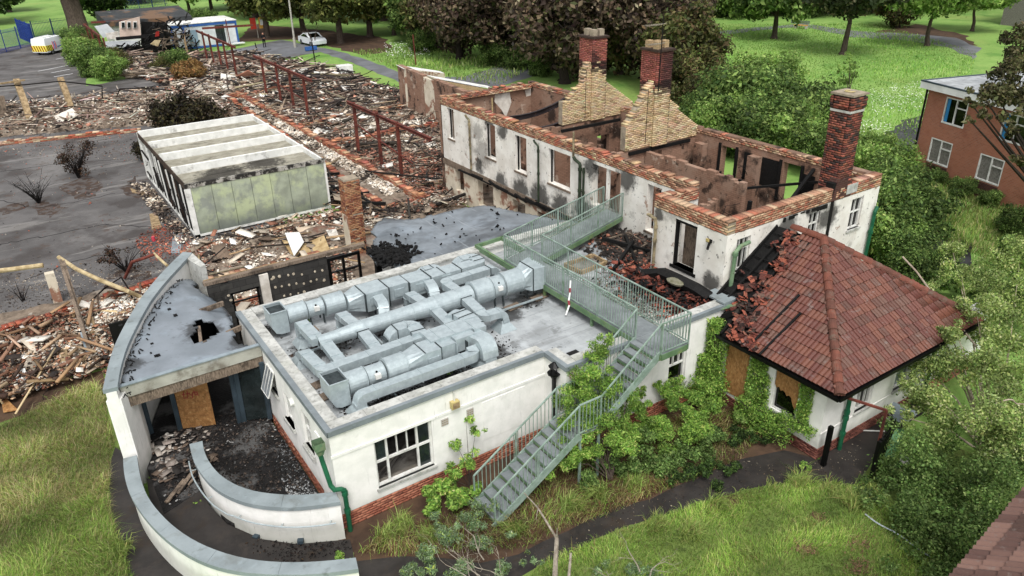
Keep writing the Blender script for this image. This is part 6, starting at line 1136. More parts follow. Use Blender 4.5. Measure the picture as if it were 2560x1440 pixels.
# charred joists between cabin and long wall
for k in range(9): y = 37.8+k*1.5; B = MB(); B.bar((14.0, y, .35+random.uniform(0, .2)), (15.7, y-1.4+random.uniform(-.3, .3), .4+random.uniform(0, .2)), .12, .16); o = B.build('charred_joist', 'charred'); tag(o, ORD[k]+' charred joist from the near end, between cabin and long brick wall', 'joist', 'charred joists beside the cabin')
for k in range(3): B = MB(); B.bar((14.2+k*.5, 36.6, .45), (14.0+k*.45, 51-k*2, .4), .12, .14); o = B.build('charred_bearer', 'charred'); tag(o, ('left', 'middle', 'right')[k]+' one of the three long charred bearers beside the cabin', 'bearer', 'charred bearers beside the cabin')
# ================================================================ debris
def offcor(P): return P[~((P[:, 0] > 15.5+(P[:, 1]-36)*.027) & (P[:, 0] < 18.25) & (P[:, 1] > 36) & (P[:, 1] < 70))]
def clump(P, cols, wts):
    a = np.sin(P[:, 0]*1.1+2*np.sin(P[:, 1]*.7))+np.sin(P[:, 1]*1.7+P[:, 0]*.8+1.5)+.6*np.sin(P[:, 0]*3.7-P[:, 1]*2.9); C_ = np.array([lin(q)[:3] for q in cols]); lum = C_.mean(1); n = len(P); W = np.array(wts, float)[None]*np.exp(((lum-lum.mean())/(lum.std()+1e-6))[None]*a[:, None]*.6); W /= W.sum(1, keepdims=True); r = rng.random(n); i = (W.cumsum(1) < r[:, None]).sum(1).clip(0, len(cols)-1); return np.clip(C_[i]*(1+rng.normal(0, .18, (n, 1)))*(1+.12*a[:, None]), .004, .85)
def debris(name, poly, n, cols, wts, size, label, zb=.1, tilt=.35, flat=.4, zj=.15, long_=1.6, zf=None, pts=None):
    P = scatter(poly, int(n*1.25) if n > 900 else n) if pts is None else pts
    if name not in ('ash', 'ash_dust'): P = offcor(P)
    n = len(P); s = size*.5*np.exp(np.clip(rng.normal(0, .42, n), -1.2, .9)); H = np.stack([s*rng.uniform(.8, long_, n), s*rng.uniform(.5, 1, n), s*rng.uniform(.06, flat*.8, n)], 1)*.5
    z = zb+rng.random(n)**1.6*zj+(zf(P) if zf else 0); c3 = np.column_stack([P, z]); o0 = (float(P[:, 0].mean()), float(P[:, 1].mean()), 0)
    me = boxes(name, c3, H, rots(n, tilt), clump(P, cols, wts), 'debris', o0); return link(name, me, None, o0, label=label, cat='debris', kind='stuff')
def sticks(name, poly, n, L_, th, cols, wts, label, zb=.25, tilt=.12, zj=.25, cat='debris'):
    P = offcor(scatter(poly, n)); n = len(P); l = L_*np.exp(rng.normal(0, .4, n)); t = th*np.exp(rng.normal(0, .3, n)); H = np.stack([l, t, t*rng.uniform(.4, 1, n)], 1)*.5
    c3 = np.column_stack([P, zb+rng.random(n)*zj]); o0 = (float(P[:, 0].mean()), float(P[:, 1].mean()), 0); me = boxes(name, c3, H, rots(n, tilt), pal(n, cols, wts, .2), 'debris', o0); return link(name, me, None, o0, label=label, cat=cat, kind='stuff')
ASH = ['d6cbbc', 'c6b8a6', 'b5a592', 'e2dace']; BRK = ['b57e66', 'a5705a', 'c48e76', '8d6452']; BLK = ['4a423d', '5d524b', '6a5d53', '332d2a']; BRN = ['968070', 'ab9884', '7f6c5d', 'c0b09a']
MIX = (ASH+BRK+BLK+BRN, [3, 4, 4, 1.2, 1.8, 2, 1.2, 1, 2, 2, 2, 1, 3, 3, 2, 2])
near = [(13.9, 34), (19.6, 34), (19.7, 37.2), (27, 38), (27.2, 56), (17, 56), (14.4, 52)]; mid = [(15, 56), (28, 56), (29.5, 62), (29.4, 72), (16.5, 72)]; far = [(15.5, 72), (29.4, 72), (27.4, 84), (24.5, 93), (19, 97.5), (10.5, 104), (9, 98), (12, 88)]
debris('rubble', near, 17000, *MIX, .20, 'mixed brick, ash and charcoal rubble in the ruin left of the house', zb=.15, zj=.3)
debris('rubble', mid, 9000, *MIX, .30, 'mixed pale and charred rubble in the middle of the ruin', zb=.15, zj=.35)
debris('rubble', far, 9000, *MIX, .38, 'pale ash and charcoal rubble in the far part of the ruin', zb=.1, zj=.5)
debris('red_rubble', [(15.9, 36), (19.6, 36.5), (24, 38.2), (24, 43), (19, 47), (18.2, 47)], 2600, BRK, [4, 3, 3, 2], .17, 'red brick rubble heaped under the near steel frame', zb=.3, zj=.25)
debris('ash', [(16.6, 38), (17.8, 38), (18.0, 69), (16.9, 69)], 4200, ASH+BLK[:2], [3, 3, 3, 3, 1, 1], .2, 'pale ash strewn along the corridor between the two long brick walls', zb=.25, zj=.1, flat=.3)
debris('ash', [(19.8, 49.5), (26.5, 50), (26, 60), (20.5, 60)], 2600, ASH, [3, 2, 2, 4], .3, 'white ash sheets in the room behind the cross walls', zb=.3, zj=.1, flat=.2)
debris('ash', [(14.6, 72.5), (17.5, 72), (19, 80), (15.4, 84)], 1500, ASH, [3, 2, 1, 5], .38, 'white ash heap beside the orange-brown bush', zb=.3, zj=.3, flat=.2)
sticks('burnt_laths', near, 900, 1.1, .045, BLK+BRN, [3, 3, 2, 2, 2, 1, 2, 1], 'burnt laths and rods strewn over the near ruin', zb=.35)
sticks('burnt_laths', mid+[], 600, 1.7, .06, BLK+BRN, [3, 3, 2, 2, 2, 1, 2, 1], 'burnt laths strewn over the middle of the ruin', zb=.4)
sticks('burnt_laths', far, 700, 2.2, .09, BLK+BRN+ASH[:2], [3, 3, 2, 2, 2, 1, 2, 1, 2, 2], 'burnt laths strewn over the far ruin', zb=.4, zj=.5)
P = scatter(LEFTR, 4500); k = P[:, 0] < 17; debris('rubble', None, 0, *MIX, .26, 'pale rubble of the collapsed wing beyond the yard', zb=.15, zj=.4, pts=P[k]); sticks('burnt_laths', LEFTR, 260, 1.5, .07, BLK+BRN+ASH[:2], [2, 2, 2, 2, 2, 2, 2, 1, 2, 2], 'broken laths on the collapsed wing beyond the yard', zb=.4)
FL = [(-3.5, 27), (.1, 27.2), (1.4, 28), (3.6, 30.4), (4.1, 33.0), (1, 33.2), (-3.8, 32.3)]
debris('rubble', FL, 6500, ['bfa284', 'a87a5c', '96604c', 'bdb3a4', 'b0a08a', '6a5444', '3c3430', 'cfc8bc'], [4, 4, 2, 2, 3, 3, 1.5, 1], .15, 'tan and red brick rubble left of the curved wing', zb=.2, zj=.25)
debris('red_rubble', [(.3, 25.5), (1.9, 25.6), (3.4, 28.5), (3.8, 30.5), (1.8, 31), (.6, 28.5)], 1500, BRK+BLK[:2]+ASH[:1], [3, 3, 3, 3, 2, 2, 1], .13, 'dark red brick rubble against the curved wing', zb=.15, zj=.2)
debris('ash', [(.0, 30.5), (4, 31), (4.3, 33.2), (0, 33)], 1100, ASH, [2, 2, 1, 5], .16, 'white ash between the pipe legs left of the curved wing', zb=.25, zj=.2, flat=.3)
FR = [(4.5, 27.2), (10.2, 27), (10.8, 29), (11.8, 31.6), (14.0, 34.5), (13.5, 38.2), (6, 38), (4.9, 35.5), (4.6, 31)]
debris('rubble', FR, 6500, *MIX, .15, 'mixed rubble between the burnt corridor and the cabin', zb=.08, zj=.18)
debris('black_debris', [(4.6, 23.3), (10, 23.3), (10, 26), (4.6, 26)], 1500, BLK+ASH[:1]+BRK[:1], [4, 4, 3, 3, 1, 1], .14, 'black debris on the floor of the burnt corridor', zb=.05, zj=.2)
debris('brick_scatter', [(3.8, 36.6), (5.9, 36.8), (6.1, 41), (4.9, 42), (3.6, 40)], 900, ['b5694f', 'a85c44', 'c07a60', '8a5444'], [3, 3, 2, 1], .10, 'bright red brick crumbs spilled on the yard beside the cabin', zb=.02, zj=.05)
debris('brick_scatter', px([(0, 380), (340, 330), (420, 560), (300, 640), (0, 700)]), 420, ['b5694f', 'a8a094', '8a7a6a', '2c2725'], [2, 2, 2, 1], .07, 'scattered crumbs over the open yard', zb=.02, zj=.02)
debris('char_rubble', [(5.4, 38), (6.2, 38.6), (6.1, 50), (5.2, 50)], 900, BLK+BRN+ASH[:2], [3, 3, 2, 2, 2, 1, 1, 1, 1, 1], .17, 'charred scraps along the open side of the cabin', zb=.04, zj=.15)
BIGC = ['d8d2c8', 'c4b8a6', 'b0a08c', '8d7a68', 'a5745c', '4a403a', 'e4e0d8']
for nm_, pl_, n_, sz_, lb_ in (('rubble_slabs', near, 520, .75, 'broken boards, slabs and sheets in the near ruin'), ('rubble_slabs', mid, 420, 1.1, 'broken boards, slabs and sheets in the middle ruin'), ('rubble_slabs', far, 420, 1.5, 'broken boards, slabs and sheets in the far ruin'), ('rubble_slabs', FL, 110, .55, 'broken boards and blocks left of the curved wing'), ('rubble_slabs', FR, 160, .55, 'broken boards between corridor and cabin')):
    debris(nm_, pl_, n_, BIGC, [3, 4, 4, 3, 3, 3, 2], sz_, lb_, zb=.22, tilt=.22, flat=.12, zj=.25, long_=2.2)
sticks('charred_beams', near, 70, 3.0, .10, ['4a423c', '332d2a', '7a6654', 'a08c76'], [3, 2, 3, 3], 'long charred beams lying across the near ruin', zb=.4, tilt=.06); sticks('charred_beams', mid, 60, 3.6, .12, ['4a423c', '332d2a', '8a7664', 'b09c86'], [3, 2, 3, 3], 'long charred beams lying across the middle ruin', zb=.45, tilt=.05); sticks('charred_beams', far, 60, 4.2, .15, ['4a423c', '332d2a', '8a7664', 'b09c86'], [3, 2, 3, 3], 'long charred beams lying across the far ruin', zb=.5, tilt=.05); sticks('charred_beams', FR, 40, 1.8, .07, ['3a332e', '9a8470', 'b89c78'], [3, 2, 2], 'timbers lying between the corridor and the cabin', zb=.25, tilt=.06); sticks('timbers', FL, 70, 1.1, .09, ['8a6a50', 'a88a68', '5a463a', 'c4aa88'], [3, 3, 2, 2], 'broken tan timbers left of the curved wing', zb=.35, tilt=.12)
def tangle(pl, n, l, r, lab):
    B = MB(); P = scatter(pl, n)
    for x, y in P:
        q = [Vector((x, y, .3))]; a = random.uniform(0, 6.3)
        for k in range(7): a += random.uniform(-.9, .9); q.append(q[-1]+Vector((math.cos(a)*l, math.sin(a)*l, random.uniform(-.25, .28)))); q[-1].z = max(.15, q[-1].z)
        B.tube(q, r*random.uniform(.6, 1.3), 4)
    o = B.build('twisted_wire', 'burnt_twig', kind='stuff'); tag(o, lab, 'wire')
tangle(near, 90, .35, .018, 'twisted rods and cables tangled over the near ruin'); tangle(mid, 60, .5, .026, 'twisted rods and cables tangled over the middle ruin'); tangle(far, 60, .7, .035, 'twisted rods and cables tangled over the far ruin'); tangle(FL, 14, .2, .012, 'thin wires over the rubble left of the curved wing')
# fine dust and leaves blown over the yard edges
debris('yard_litter', px([(0, 690), (330, 640), (430, 600), (470, 640), (330, 720), (0, 790)]), 1500, ['8a7a68', '5a4c40', 'b5aa9a', '3a332e'], [3, 3, 2, 2], .06, 'fine litter drifted along the near edge of the yard', zb=.015, zj=.02); debris('yard_litter', px([(0, 335), (340, 300), (380, 420), (300, 400), (0, 390)]), 900, ['8a7a68', '5a4c40', 'b5aa9a', 'b5694f'], [3, 3, 2, 2], .09, 'litter drifted along the far edge of the yard', zb=.015, zj=.02)
# inside the entrance and on the ramp
EF = [(.8, 18.4), (1.9, 18.6), (2.1, 17.0), (3.3, 15.9), (4.3, 15.5), (4.4, 22), (1.2, 21.8)]
debris('black_debris', EF, 2200, BLK+['6d6d6c', '9b9a98'], [5, 5, 3, 4, .8, .4], .07, 'black crumbled debris over the entrance floor', zb=.31, zj=.03)
debris('grey_crumbs', [(3.6, 15.7), (4.35, 15.5), (4.4, 19.6), (3.8, 18.5)], 900, ['8d8f90', 'a5a7a8', '5a5b5c', '2a2928'], [3, 2, 2, 2], .06, 'grey gravelly crumbs along the foot of the white block', zb=.31, zj=.02)
debris('plaster_sheets', [(.75, 19.4), (2.4, 19.6), (2.6, 21.5), (1.0, 21.8)], 170, ['b5aca2', '958a82', '4a4542', 'c4beb6', '7b6a5c'], [3, 3, 3, 1, 3], .24, 'broken plaster sheets on the entrance floor by the chipboard', zb=.33, zj=.08, flat=.12, tilt=.15)
debris('dark_litter', [(1.9, 17.2), (2.6, 15.9), (3.4, 15.2), (4.4, 14.65), (4.4, 14.3), (3, 14.7), (2.2, 15.6), (1.7, 17)], 700, ['1c1512', '3a251c', '2a211c', '5a4a3a'], [3, 2, 3, 1], .05, 'damp leaf litter along the foot of the inner ramp wall', zb=.1, zj=.1)
for k in range(7): a = (.85+.16*k, 18.55+.1*k, .36); B = MB(); B.bar(a, (a[0]+.55+random.uniform(-.1, .1), a[1]+.62, .38+random.uniform(-.02, .08)), .12, .04); o = B.build('floorboard', 'charred' if k % 2 else 'weathered_wood'); tag(o, ORD[k]+' loose floorboard from the outer wall at the ramp head', 'floorboard', 'loose floorboards at the ramp head')
# house side of the kitchen roof: tiles, burnt hole, frames, rubble
RF = [(14.7, 14.8), (17.9, 14.4), (17.9, 18.2), (19.7, 18.4), (19.7, 21.5), (17.5, 20.9), (14.8, 18.0)]
def d2(n, x0, y0, sx, sy): return np.column_stack([rng.normal(x0, sx, n), rng.normal(y0, sy, n)])
Pn = d2(1700, 16.9, 16.1, .55, 1.3); Pn = Pn[(Pn[:, 0] < 17.85) & (Pn[:, 0] > 14.7) & (Pn[:, 1] > 14.65) & (Pn[:, 1] < 19)]
debris('fallen_tiles', None, 0, ['94523e', '80483a', '6a3e32', '3a2a26', 'a8664e', '1c1a19'], [4, 4, 3, 3, 1.5, 4], .2, 'fallen red roof tiles heaped on the flat roof below the house wing', zb=2.86, zj=.3, flat=.2, tilt=.5, pts=Pn)
Pg = d2(1600, 15.4, 16.3, .5, 1.0); Pg = Pg[(Pg[:, 0] < 17) & (Pg[:, 0] > 14.55) & (Pg[:, 1] > 14.6)]
debris('grey_crumbs', None, 0, ['8d9088', 'a5a89f', '6d7068', '9a6a50'], [3, 3, 2, .5], .09, 'grey crumbled plaster beside the walkway on the flat roof', zb=2.83, zj=.08, pts=Pg)
Pb = d2(2600, 18.6, 19.4, .65, 1.0); Pb = Pb[(Pb[:, 0] < 19.7) & (Pb[:, 1] > 18.25) & (Pb[:, 1] < 21.5)]
debris('black_debris', None, 0, BLK+BRK[:2], [6, 6, 4, 4, 1, 1], .2, 'black fire debris in the corner between the wing and the house', zb=2.82, zj=.12, pts=Pb)
rl_ = thing('rooflight', 'burnt-out rooflight frame holed through the flat roof beside the house', 'rooflight', (18.6, 20.0, 2.8))
for (p, q) in (((17.95, 19.25), (18.2, 20.9)), ((18.2, 20.9), (19.35, 20.93)), ((19.35, 20.93), (19.15, 19.65)), ((19.15, 19.65), (17.95, 19.25))): B = MB(); B.bar((*p, 2.9), (*q, 2.9), .07, .12); B.build('frame_rail', 'weathered_wood', rl_)
B = MB(); B.prism([(18.0, 19.3), (19.12, 19.68), (19.3, 20.9), (18.22, 20.86)], 2.805, 2.82); B.build('hole', 'dark_void', rl_)
for (p, q, lb) in (((17.6, 18.5, 2.9), (18.9, 20.6, 3.0), 'charred rafter lying flat across the holed rooflight'), ((16.6, 18.6, 2.95), (18.3, 19.5, 3.3), 'charred rafter tilting up in front of the rooflight'), ((18.7, 19.0, 2.95), (17.8, 20.7, 3.15), 'charred rafter crossing the rooflight towards the house wall')): B = MB(); B.bar(p, q, .1, .14); o = B.build('fallen_rafter', 'charred'); tag(o, lb, 'rafter', 'charred rafters on the flat roof')
sk = thing('skylight_kerb', 'low timber kerb of a rubble-filled skylight under the walkway branch', 'skylight', (16.1, 19.7, 2.8))
for (p, q) in (((15.5, 20.05), (16.85, 20.1)), ((16.85, 20.1), (16.85, 19.3)), ((16.85, 19.3), (15.6, 19.2)), ((15.6, 19.2), (15.5, 20.05))): B = MB(); B.bar((*p, 2.88), (*q, 2.88), .08, .16); B.build('kerb', 'pale_wood', sk)
B = MB(); B.prism([(15.6, 19.25), (16.8, 19.33), (16.8, 20.05), (15.55, 20.0)], 2.805, 2.83); B.build('infill', 'ash_bed', sk)
B = MB(); P = [Vector((17.1, 17.6, 3.0)), Vector((17.3, 16.9, 3.25)), Vector((17.25, 16.2, 3.3)), Vector((17.4, 15.4, 3.2)), Vector((17.5, 14.9, 3.05))]; B.sweep(P, [(-.22, -.1), (.2, -.14), (.26, .08), (.05, .2), (-.18, .14)]); o = B.build('charred_roll', 'charred'); tag(o, 'big charred roll of roofing lying on the fallen tiles', 'debris')
B = MB(); B.loft([[(17.0+a*math.cos(t), 16.1+.36*k*math.sin(t)-.1, 3.3+zz) for t in np.linspace(0, 2*PI, 11)[:-1]] for k, zz, a in ((.9, 0, .17), (1, .07, .2), (.6, .14, .12))]); o = B.build('mossy_slab', 'moss_slab'); tag(o, 'mossy rounded slab lying among the fallen tiles', 'slab')
B = MB(); B.box(11.85, 12.2, 14.95, 15.2, KR+.002, KR+.02); o = B.build('roof_gully', 'black_debris'); tag(o, 'square leaf-filled gully by the front parapet corner', 'gully')
# leaf litter and weeds under the ductwork
LB = []
for (x, y, sx, sy, n) in ((7, 15.95, 1.3, .18, 900), (9.6, 16.8, .5, .5, 500), (6.9, 18.2, .7, .3, 350), (8.5, 19.9, 1.2, .35, 700), (5.3, 21.9, .3, .3, 150), (10.6, 19.9, .6, .2, 250), (5.5, 16.3, .3, .7, 200), (13, 18.6, .35, .25, 120), (10.3, 16.9, .25, .3, 180), (6.1, 19.8, .5, .3, 300)): LB.append(d2(n, x, y, sx, sy))
LB = np.concatenate(LB); LB = LB[(LB[:, 0] > 4.95) & (LB[:, 1] > 15.65) & (LB[:, 1] < 22.4)]
debris('roof_litter', None, 0, ['1d1815', '2d2520', '3d3228', '55453a'], [4, 4, 3, 1], .06, 'dark leaf litter and moss under the roof ductwork', zb=2.81, zj=.03, pts=LB)
# mats and scraps on the flat roof
for (x, y, a, lb) in ((5.35, 17.9, .2, 'at the left end of the middle duct'), (6.1, 21.0, -.3, 'below the rear cowl'), (13.3, 18.6, .1, 'under the flared box outlet'), (12.2, 18.55, 0, 'under the big central fan'), (5.2, 17.2, .8, 'behind the front cowl')): B = MB(); B.bar((x-.28, y-.05, 2.83), (x+.28, y+.1*a, 2.84), .34, .03); o = B.build('roof_pad', 'weathered_wood'); tag(o, 'weathered roof pad '+lb, 'pad', 'weathered pads on the flat roof')
# loose boards in the yard
def board(P4, m, lab, nm='board', th=.03, cat='board'):
    v = [Vector(G(*p[:2], p[2] if len(p) > 2 else .05)) for p in P4]; B = MB(); B.add(v+[p-Vector((0, 0, th)) for p in v], [(0, 1, 2, 3), (7, 6, 5, 4), (0, 4, 5, 1), (1, 5, 6, 2), (2, 6, 7, 3), (3, 7, 4, 0)]); o = B.build(nm, m); tag(o, lab, cat)
board([(373, 535), (392, 530), (404, 568), (380, 574)], 'pale_wood', 'pale stained board lying on the yard left of the cabin'); board([(388, 515), (412, 512), (410, 533), (390, 532)], 'weathered_wood', 'small brown board lying on the yard close to the cabin'); board([(433, 580), (458, 582), (450, 632), (427, 633)], 'zinc', 'blue-grey metal sheet on the yard at the cabin corner')
board([(325, 470), (380, 485), (390, 495), (330, 480)], 'pale_wood', 'long pale plank on the yard near the burnt shrubs'); board([(135, 290, .6), (180, 270, .9), (196, 287, .5), (145, 306, .3)], 'interior_pale', 'tilted cream plaster panel on the collapsed wing'); board([(0, 980, .15), (30, 1010, .15), (45, 1024, .1), (8, 1030, .1)], 'osb', 'torn chipboard piece at the far left edge'); 
board([(38, 925, .3), (62, 920, .5), (75, 960, .3), (45, 980, .2)], 'white_panel', 'crumpled white sheet at the left among the rubble'); board([(82, 968, .25), (112, 945, .4), (122, 950, .3), (92, 975, .15)], 'white_panel', 'second crumpled white sheet beside the first at the left'); board([(150, 870, .4), (168, 872, .4), (168, 920, .35), (152, 920, .35)], 'pale_wood', 'upright tan slab among the rubble at left'); board([(195, 905, .4), (212, 888, .4), (216, 892, .35), (200, 918, .35)], 'pale_wood', 'short tan plank near the leaning white board')
board([(775, 603, .35), (810, 588, .5), (825, 625, .35), (790, 650, .2)], 'insul_board', 'cracked yellow insulation board, right-hand piece, behind the corridor'); board([(705, 600, .45), (765, 608, .35), (790, 648, .2), (735, 648, .25)], 'insul_board', 'cracked yellow insulation board, left-hand piece, behind the corridor'); board([(712, 582, .6), (748, 580, .6), (760, 605, .5), (735, 640, .45)], 'white_panel', 'torn white sheet lying over the yellow insulation boards'); board([(815, 575, .5), (840, 572, .6), (850, 598, .4), (828, 600, .3)], 'interior_pale', 'pale plaster slab beside the brick flue stub')
# insulated pipes on stands at the left
def pipe_(pts, r, m, lab, nm='lagged_pipe'): B = MB(); B.tube([Vector(p) for p in pts], r, 9); o = B.build(nm, m); tag(o, lab, 'pipe'); return o
pipe_([G(-40, 682, 1.6), G(108, 663, 1.6)], .10, 'insulation', 'cream lagged pipe end entering from the left over the yard'); pipe_([G(147, 643, 1.9), G(190, 672, 1.75), G(250, 700, 1.5), G(320, 728, .9), G(350, 742, .4)], .085, 'insulation', 'long cream lagged pipe sloping down from a tall pole'); pipe_([G(385, 634, 1.3), G(400, 648, 1.2), G(418, 664, 1.1)], .06, 'insulation', 'short cream pipe end near the tip of the curved wing'); pipe_([G(312, 695, .1), G(330, 655, 1.0), G(352, 648, 1.25), G(385, 636, 1.35)], .07, 'rust_steel', 'bent rusty pipe rising beside the burnt shrub'); pipe_([G(225, 755, .2), G(262, 720, .8), G(303, 693, 1.2), G(320, 720, .8), G(336, 756, .3)], .035, 'burnt_twig', 'thin black cable arching over white ash', 'cable')
ps = thing('pipe_post', 'leaning tall timber post with brick stub, holding the cream lagged pipe', 'post', G(215, 920, 0)); B = MB(); B.bar(G(238, 920, .1), G(150, 650, 1.9), .12); B.bar(G(222, 860, .1), G(160, 655, 1.85), .1, .18); B.build('post', 'weathered_wood', ps); B = MB(); B.bar(G(232, 922, .1), G(205, 830, .6), .14, .02); B.build('metal_strip', 'zinc', ps); B = MB(); b0 = G(148, 745, .2); B.box(b0[0]-.25, b0[0]+.1, b0[1], b0[1]+.3, 0, 1.35); B.build('brick_stub', 'lower_render', ps); B = MB(); B.bar(G(236, 845, .15), G(222, 795, .5), .28, .04); B.build('board', 'pale_wood', ps)
# pillars and cable at the far side of the yard
for (b_, t, h, lab) in (((76, 305), (40, 200), 2.9, 'weathered concrete pillar leaning at the left of the collapsed wing'), ((180, 280), (150, 195), 2.6, 'splintered concrete pillar in the middle of the collapsed wing'), ((8, 300), (2, 240), 1.9, 'dark stub pillar at the far left of the collapsed wing')):
    g = Vector(G(*b_, 0)); q = Vector(G(*t, h)); B = MB(); B.sweep([g, g.lerp(q, .5)+Vector((.05, 0, 0)), q], [(-.24, -.18), (.22, -.2), (.26, .16), (-.2, .2)]); o = B.build('concrete_pillar', 'weathered_wood' if 'dark' in lab else 'pale_wood'); tag(o, lab, 'pillar')
pipe_([G(-30, 218, 2.5), G(60, 212, 2.6), G(150, 203, 2.7), G(255, 215, 2.3), G(256, 248, .3)], .05, 'burnt_twig', 'sagging dark rail across the two leaning pillars', 'rail'); pipe_([G(290, 245, .2), G(300, 222, 1.3), G(360, 220, 1.3), G(430, 226, 1.1)], .05, 'burnt_twig', 'second dark bent rail right of the pillars', 'rail'); pipe_([G(175, 252, .5), G(330, 251, .5), G(400, 250, .5)], .04, 'burnt_twig', 'straight dark rod lying along the collapsed wing', 'rod')
topbeam((-20, 212), (62, 200), 2.9, 'timber_beam', 'pale timber plank resting on the left pillar', 'pale_wood', .12)
B = MB(); [B.bar(G(*p, .5), G(*q, .5), .1, .12) for p, q in (((0, 285), (130, 262)), ((40, 262), (175, 300)), ((0, 320), (90, 312)))]; o = B.build('fallen_timbers', 'weathered_wood', kind='stuff'); tag(o, 'fallen timbers on the left part of the collapsed wing', 'timber')
gp_ = G(385, 603, .0); B = MB(); B.cone(gp_, (gp_[0], gp_[1], .25), .09, .09, 8); o = B.build('red_canister', 'marking_red'); tag(o, 'small bright red canister on the yard among brick crumbs', 'canister')
# white appliance box at the far edge
g = G(868, 190, 0); ap = thing('discarded_fridge', 'pale box-like appliance standing at the far right edge of the ruin', 'appliance', g); B = MB(); B.box(g[0]-.9, g[0]+.5, g[1]-.5, g[1]+.5, .0, 1.1); B.build('casing', 'container_white', ap); B = MB(); B.box(g[0]-.91, g[0]-.89, g[1]-.35, g[1]+.35, .15, .9); B.build('opening', 'dark_void', ap)
# ================================================================ burnt hall, hut and site office at the far left
bh = thing('felt_roofed_hut', 'white hut with a low black felt roof behind the burnt hall', 'hut', G(360, 110, 0))
def quadprism(b4, z0, zs, m, nm, par): B = MB(); n = 4; B.add([(p[0], p[1], z0) for p in b4]+[(p[0], p[1], z) for p, z in zip(b4, zs)], [(0, 3, 2, 1), (4, 5, 6, 7), (0, 1, 5, 4), (1, 2, 6, 5), (2, 3, 7, 6), (3, 0, 4, 7)]); return B.build(nm, m, par)
a, b_, c_, d_ = (13.4, 107.5), (22.0, 107.0), (22.2, 114), (13.4, 114.5); quadprism([a, b_, c_, d_], 0, [3.4, 3.4, 3.9, 3.9], 'white_panel', 'wall', bh); quadprism([(12.9, 107.0), (22.6, 106.4), (23, 115), (12.8, 115)], 3.0, [3.55, 3.55, 4.1, 4.1], 'felt_black', 'roof', bh)
for y in (108.5, 110.2, 112): B = MB(); B.box(13.3, 13.42, y, y+1.1, 1.6, 2.9); B.build('window', 'glass_dark', bh)
ha = thing('burnt_hall', 'collapsed charred hall front with a surviving pale pink bay window', 'ruin', G(360, 130, 0))
def facq(px4, z4, m, nm, par=None, th=.15): v = [Vector(GY(*p, z4)) for p in px4]; B = MB(); B.add(v+[p+Vector((0, th, 0)) for p in v], [(0, 1, 2, 3), (7, 6, 5, 4), (0, 4, 5, 1), (1, 5, 6, 2), (2, 6, 7, 3), (3, 7, 4, 0)]); return B.build(nm, m, par or ha)
YH = 104.
facq([(300, 97), (353, 95), (349, 42), (298, 55)], YH, 'pale_pink', 'bay_wall')
for x in (308, 323, 338): facq([(x-5, 71), (x+5, 70), (x+4, 53), (x-5, 54)], YH-.1, 'window_white', 'window'); facq([(x-3.5, 69), (x+3.5, 68.5), (x+3, 56), (x-3.5, 56)], YH-.25, 'glass_sheen', 'pane')
facq([(264, 120), (345, 115), (345, 101), (262, 104)], YH-.6, 'office_white', 'low_wall'); facq([(268, 98), (297, 97), (296, 78), (264, 84)], YH, 'interior_pale', 'scorched_panel'); facq([(236, 66), (268, 60), (290, 82), (258, 95)], YH+1.5, 'office_white', 'torn_cladding')
facq([(353, 112), (435, 112), (425, 56), (353, 54)], YH+.8, 'soot', 'burnt_backing'); facq([(262, 145), (440, 140), (436, 112), (262, 121)], YH-1.0, 'soot', 'burnt_base')
B = MB()
for k in range(150): x, y, z = random.uniform(12, 21.5), random.uniform(100.5, 104.5), random.uniform(.1, 1.4) if random.random() < .6 else random.uniform(.5, 3.2); 
for k in range(190):
    x = random.uniform(12, 21.5); z = random.uniform(.1, 1.3) if x < 16.5 else random.uniform(.1, 3.6); y = random.uniform(100.5, 103.5); B.bar((x, y, z), (x+random.uniform(-1.3, 1.3), y+random.uniform(-.6, .6), max(.05, z+random.uniform(-1, .8))), random.uniform(.06, .22), random.uniform(.04, .16))
B.build('charred_timber', 'charred', ha, kind='stuff')
B = MB(); [B.bar((random.uniform(16.8, 21.3), 101.5, random.uniform(.3, 3)), (random.uniform(16.8, 21.3), 101, random.uniform(.3, 3)), .08, .05) for _ in range(26)]; B.build('grey_scrap', 'weathered_wood', ha, kind='stuff')
facq([(388, 92), (398, 90), (398, 78), (390, 80)], 101, 'red_dark', 'red_scrap'); facq([(376, 110), (395, 116), (402, 100), (388, 100)], 100.8, 'insulation', 'foam_lump'); facq([(434, 96), (446, 140), (452, 138), (440, 76)], 101.5, 'weathered_wood', 'leaning_panel'); facq([(460, 100), (466, 133), (471, 132), (462, 88)], 98.5, 'pale_wood', 'leaning_post')
so_ = thing('site_office', 'white site office cabin with blue frame and an open doorway', 'site office', G(520, 118, 0)); YO = 103.
o0, o1 = GY(436, 115, YO), GY(598, 106, YO); X0, X1 = o0[0], o1[0]; Y0, Y1 = YO, YO-.2
B = MB(); B.box(X0, X1, YO, YO+5.5, .15, 2.75); B.build('cabin_body', 'office_white', so_); B = MB(); B.box(X0-.1, X1+.1, YO-.1, YO+5.6, 2.95, 3.03); B.build('roof', 'container_white', so_)
for z0, z1 in ((0.05, .3), (2.62, 2.94)): B = MB(); B.box(X0-.06, X1+.06, YO-.06, YO+.1, z0, z1); B.build('frame_rail', 'office_blue', so_); B = MB(); B.box(X1, X1+.08, YO+.1, YO+5.5, z0, z1); B.build('frame_rail', 'office_blue', so_)
for x in (X0, X0+.18*(X1-X0), X1-.05): B = MB(); B.box(x-.14, x+.1, YO-.08, YO+.05, .3, 2.62); B.build('frame_post', 'office_blue', so_)
xd = X0+.24*(X1-X0); B = MB(); B.box(xd, xd+1.05, YO-.05, YO-.001, .3, 2.25); B.build('door', 'office_door', so_)
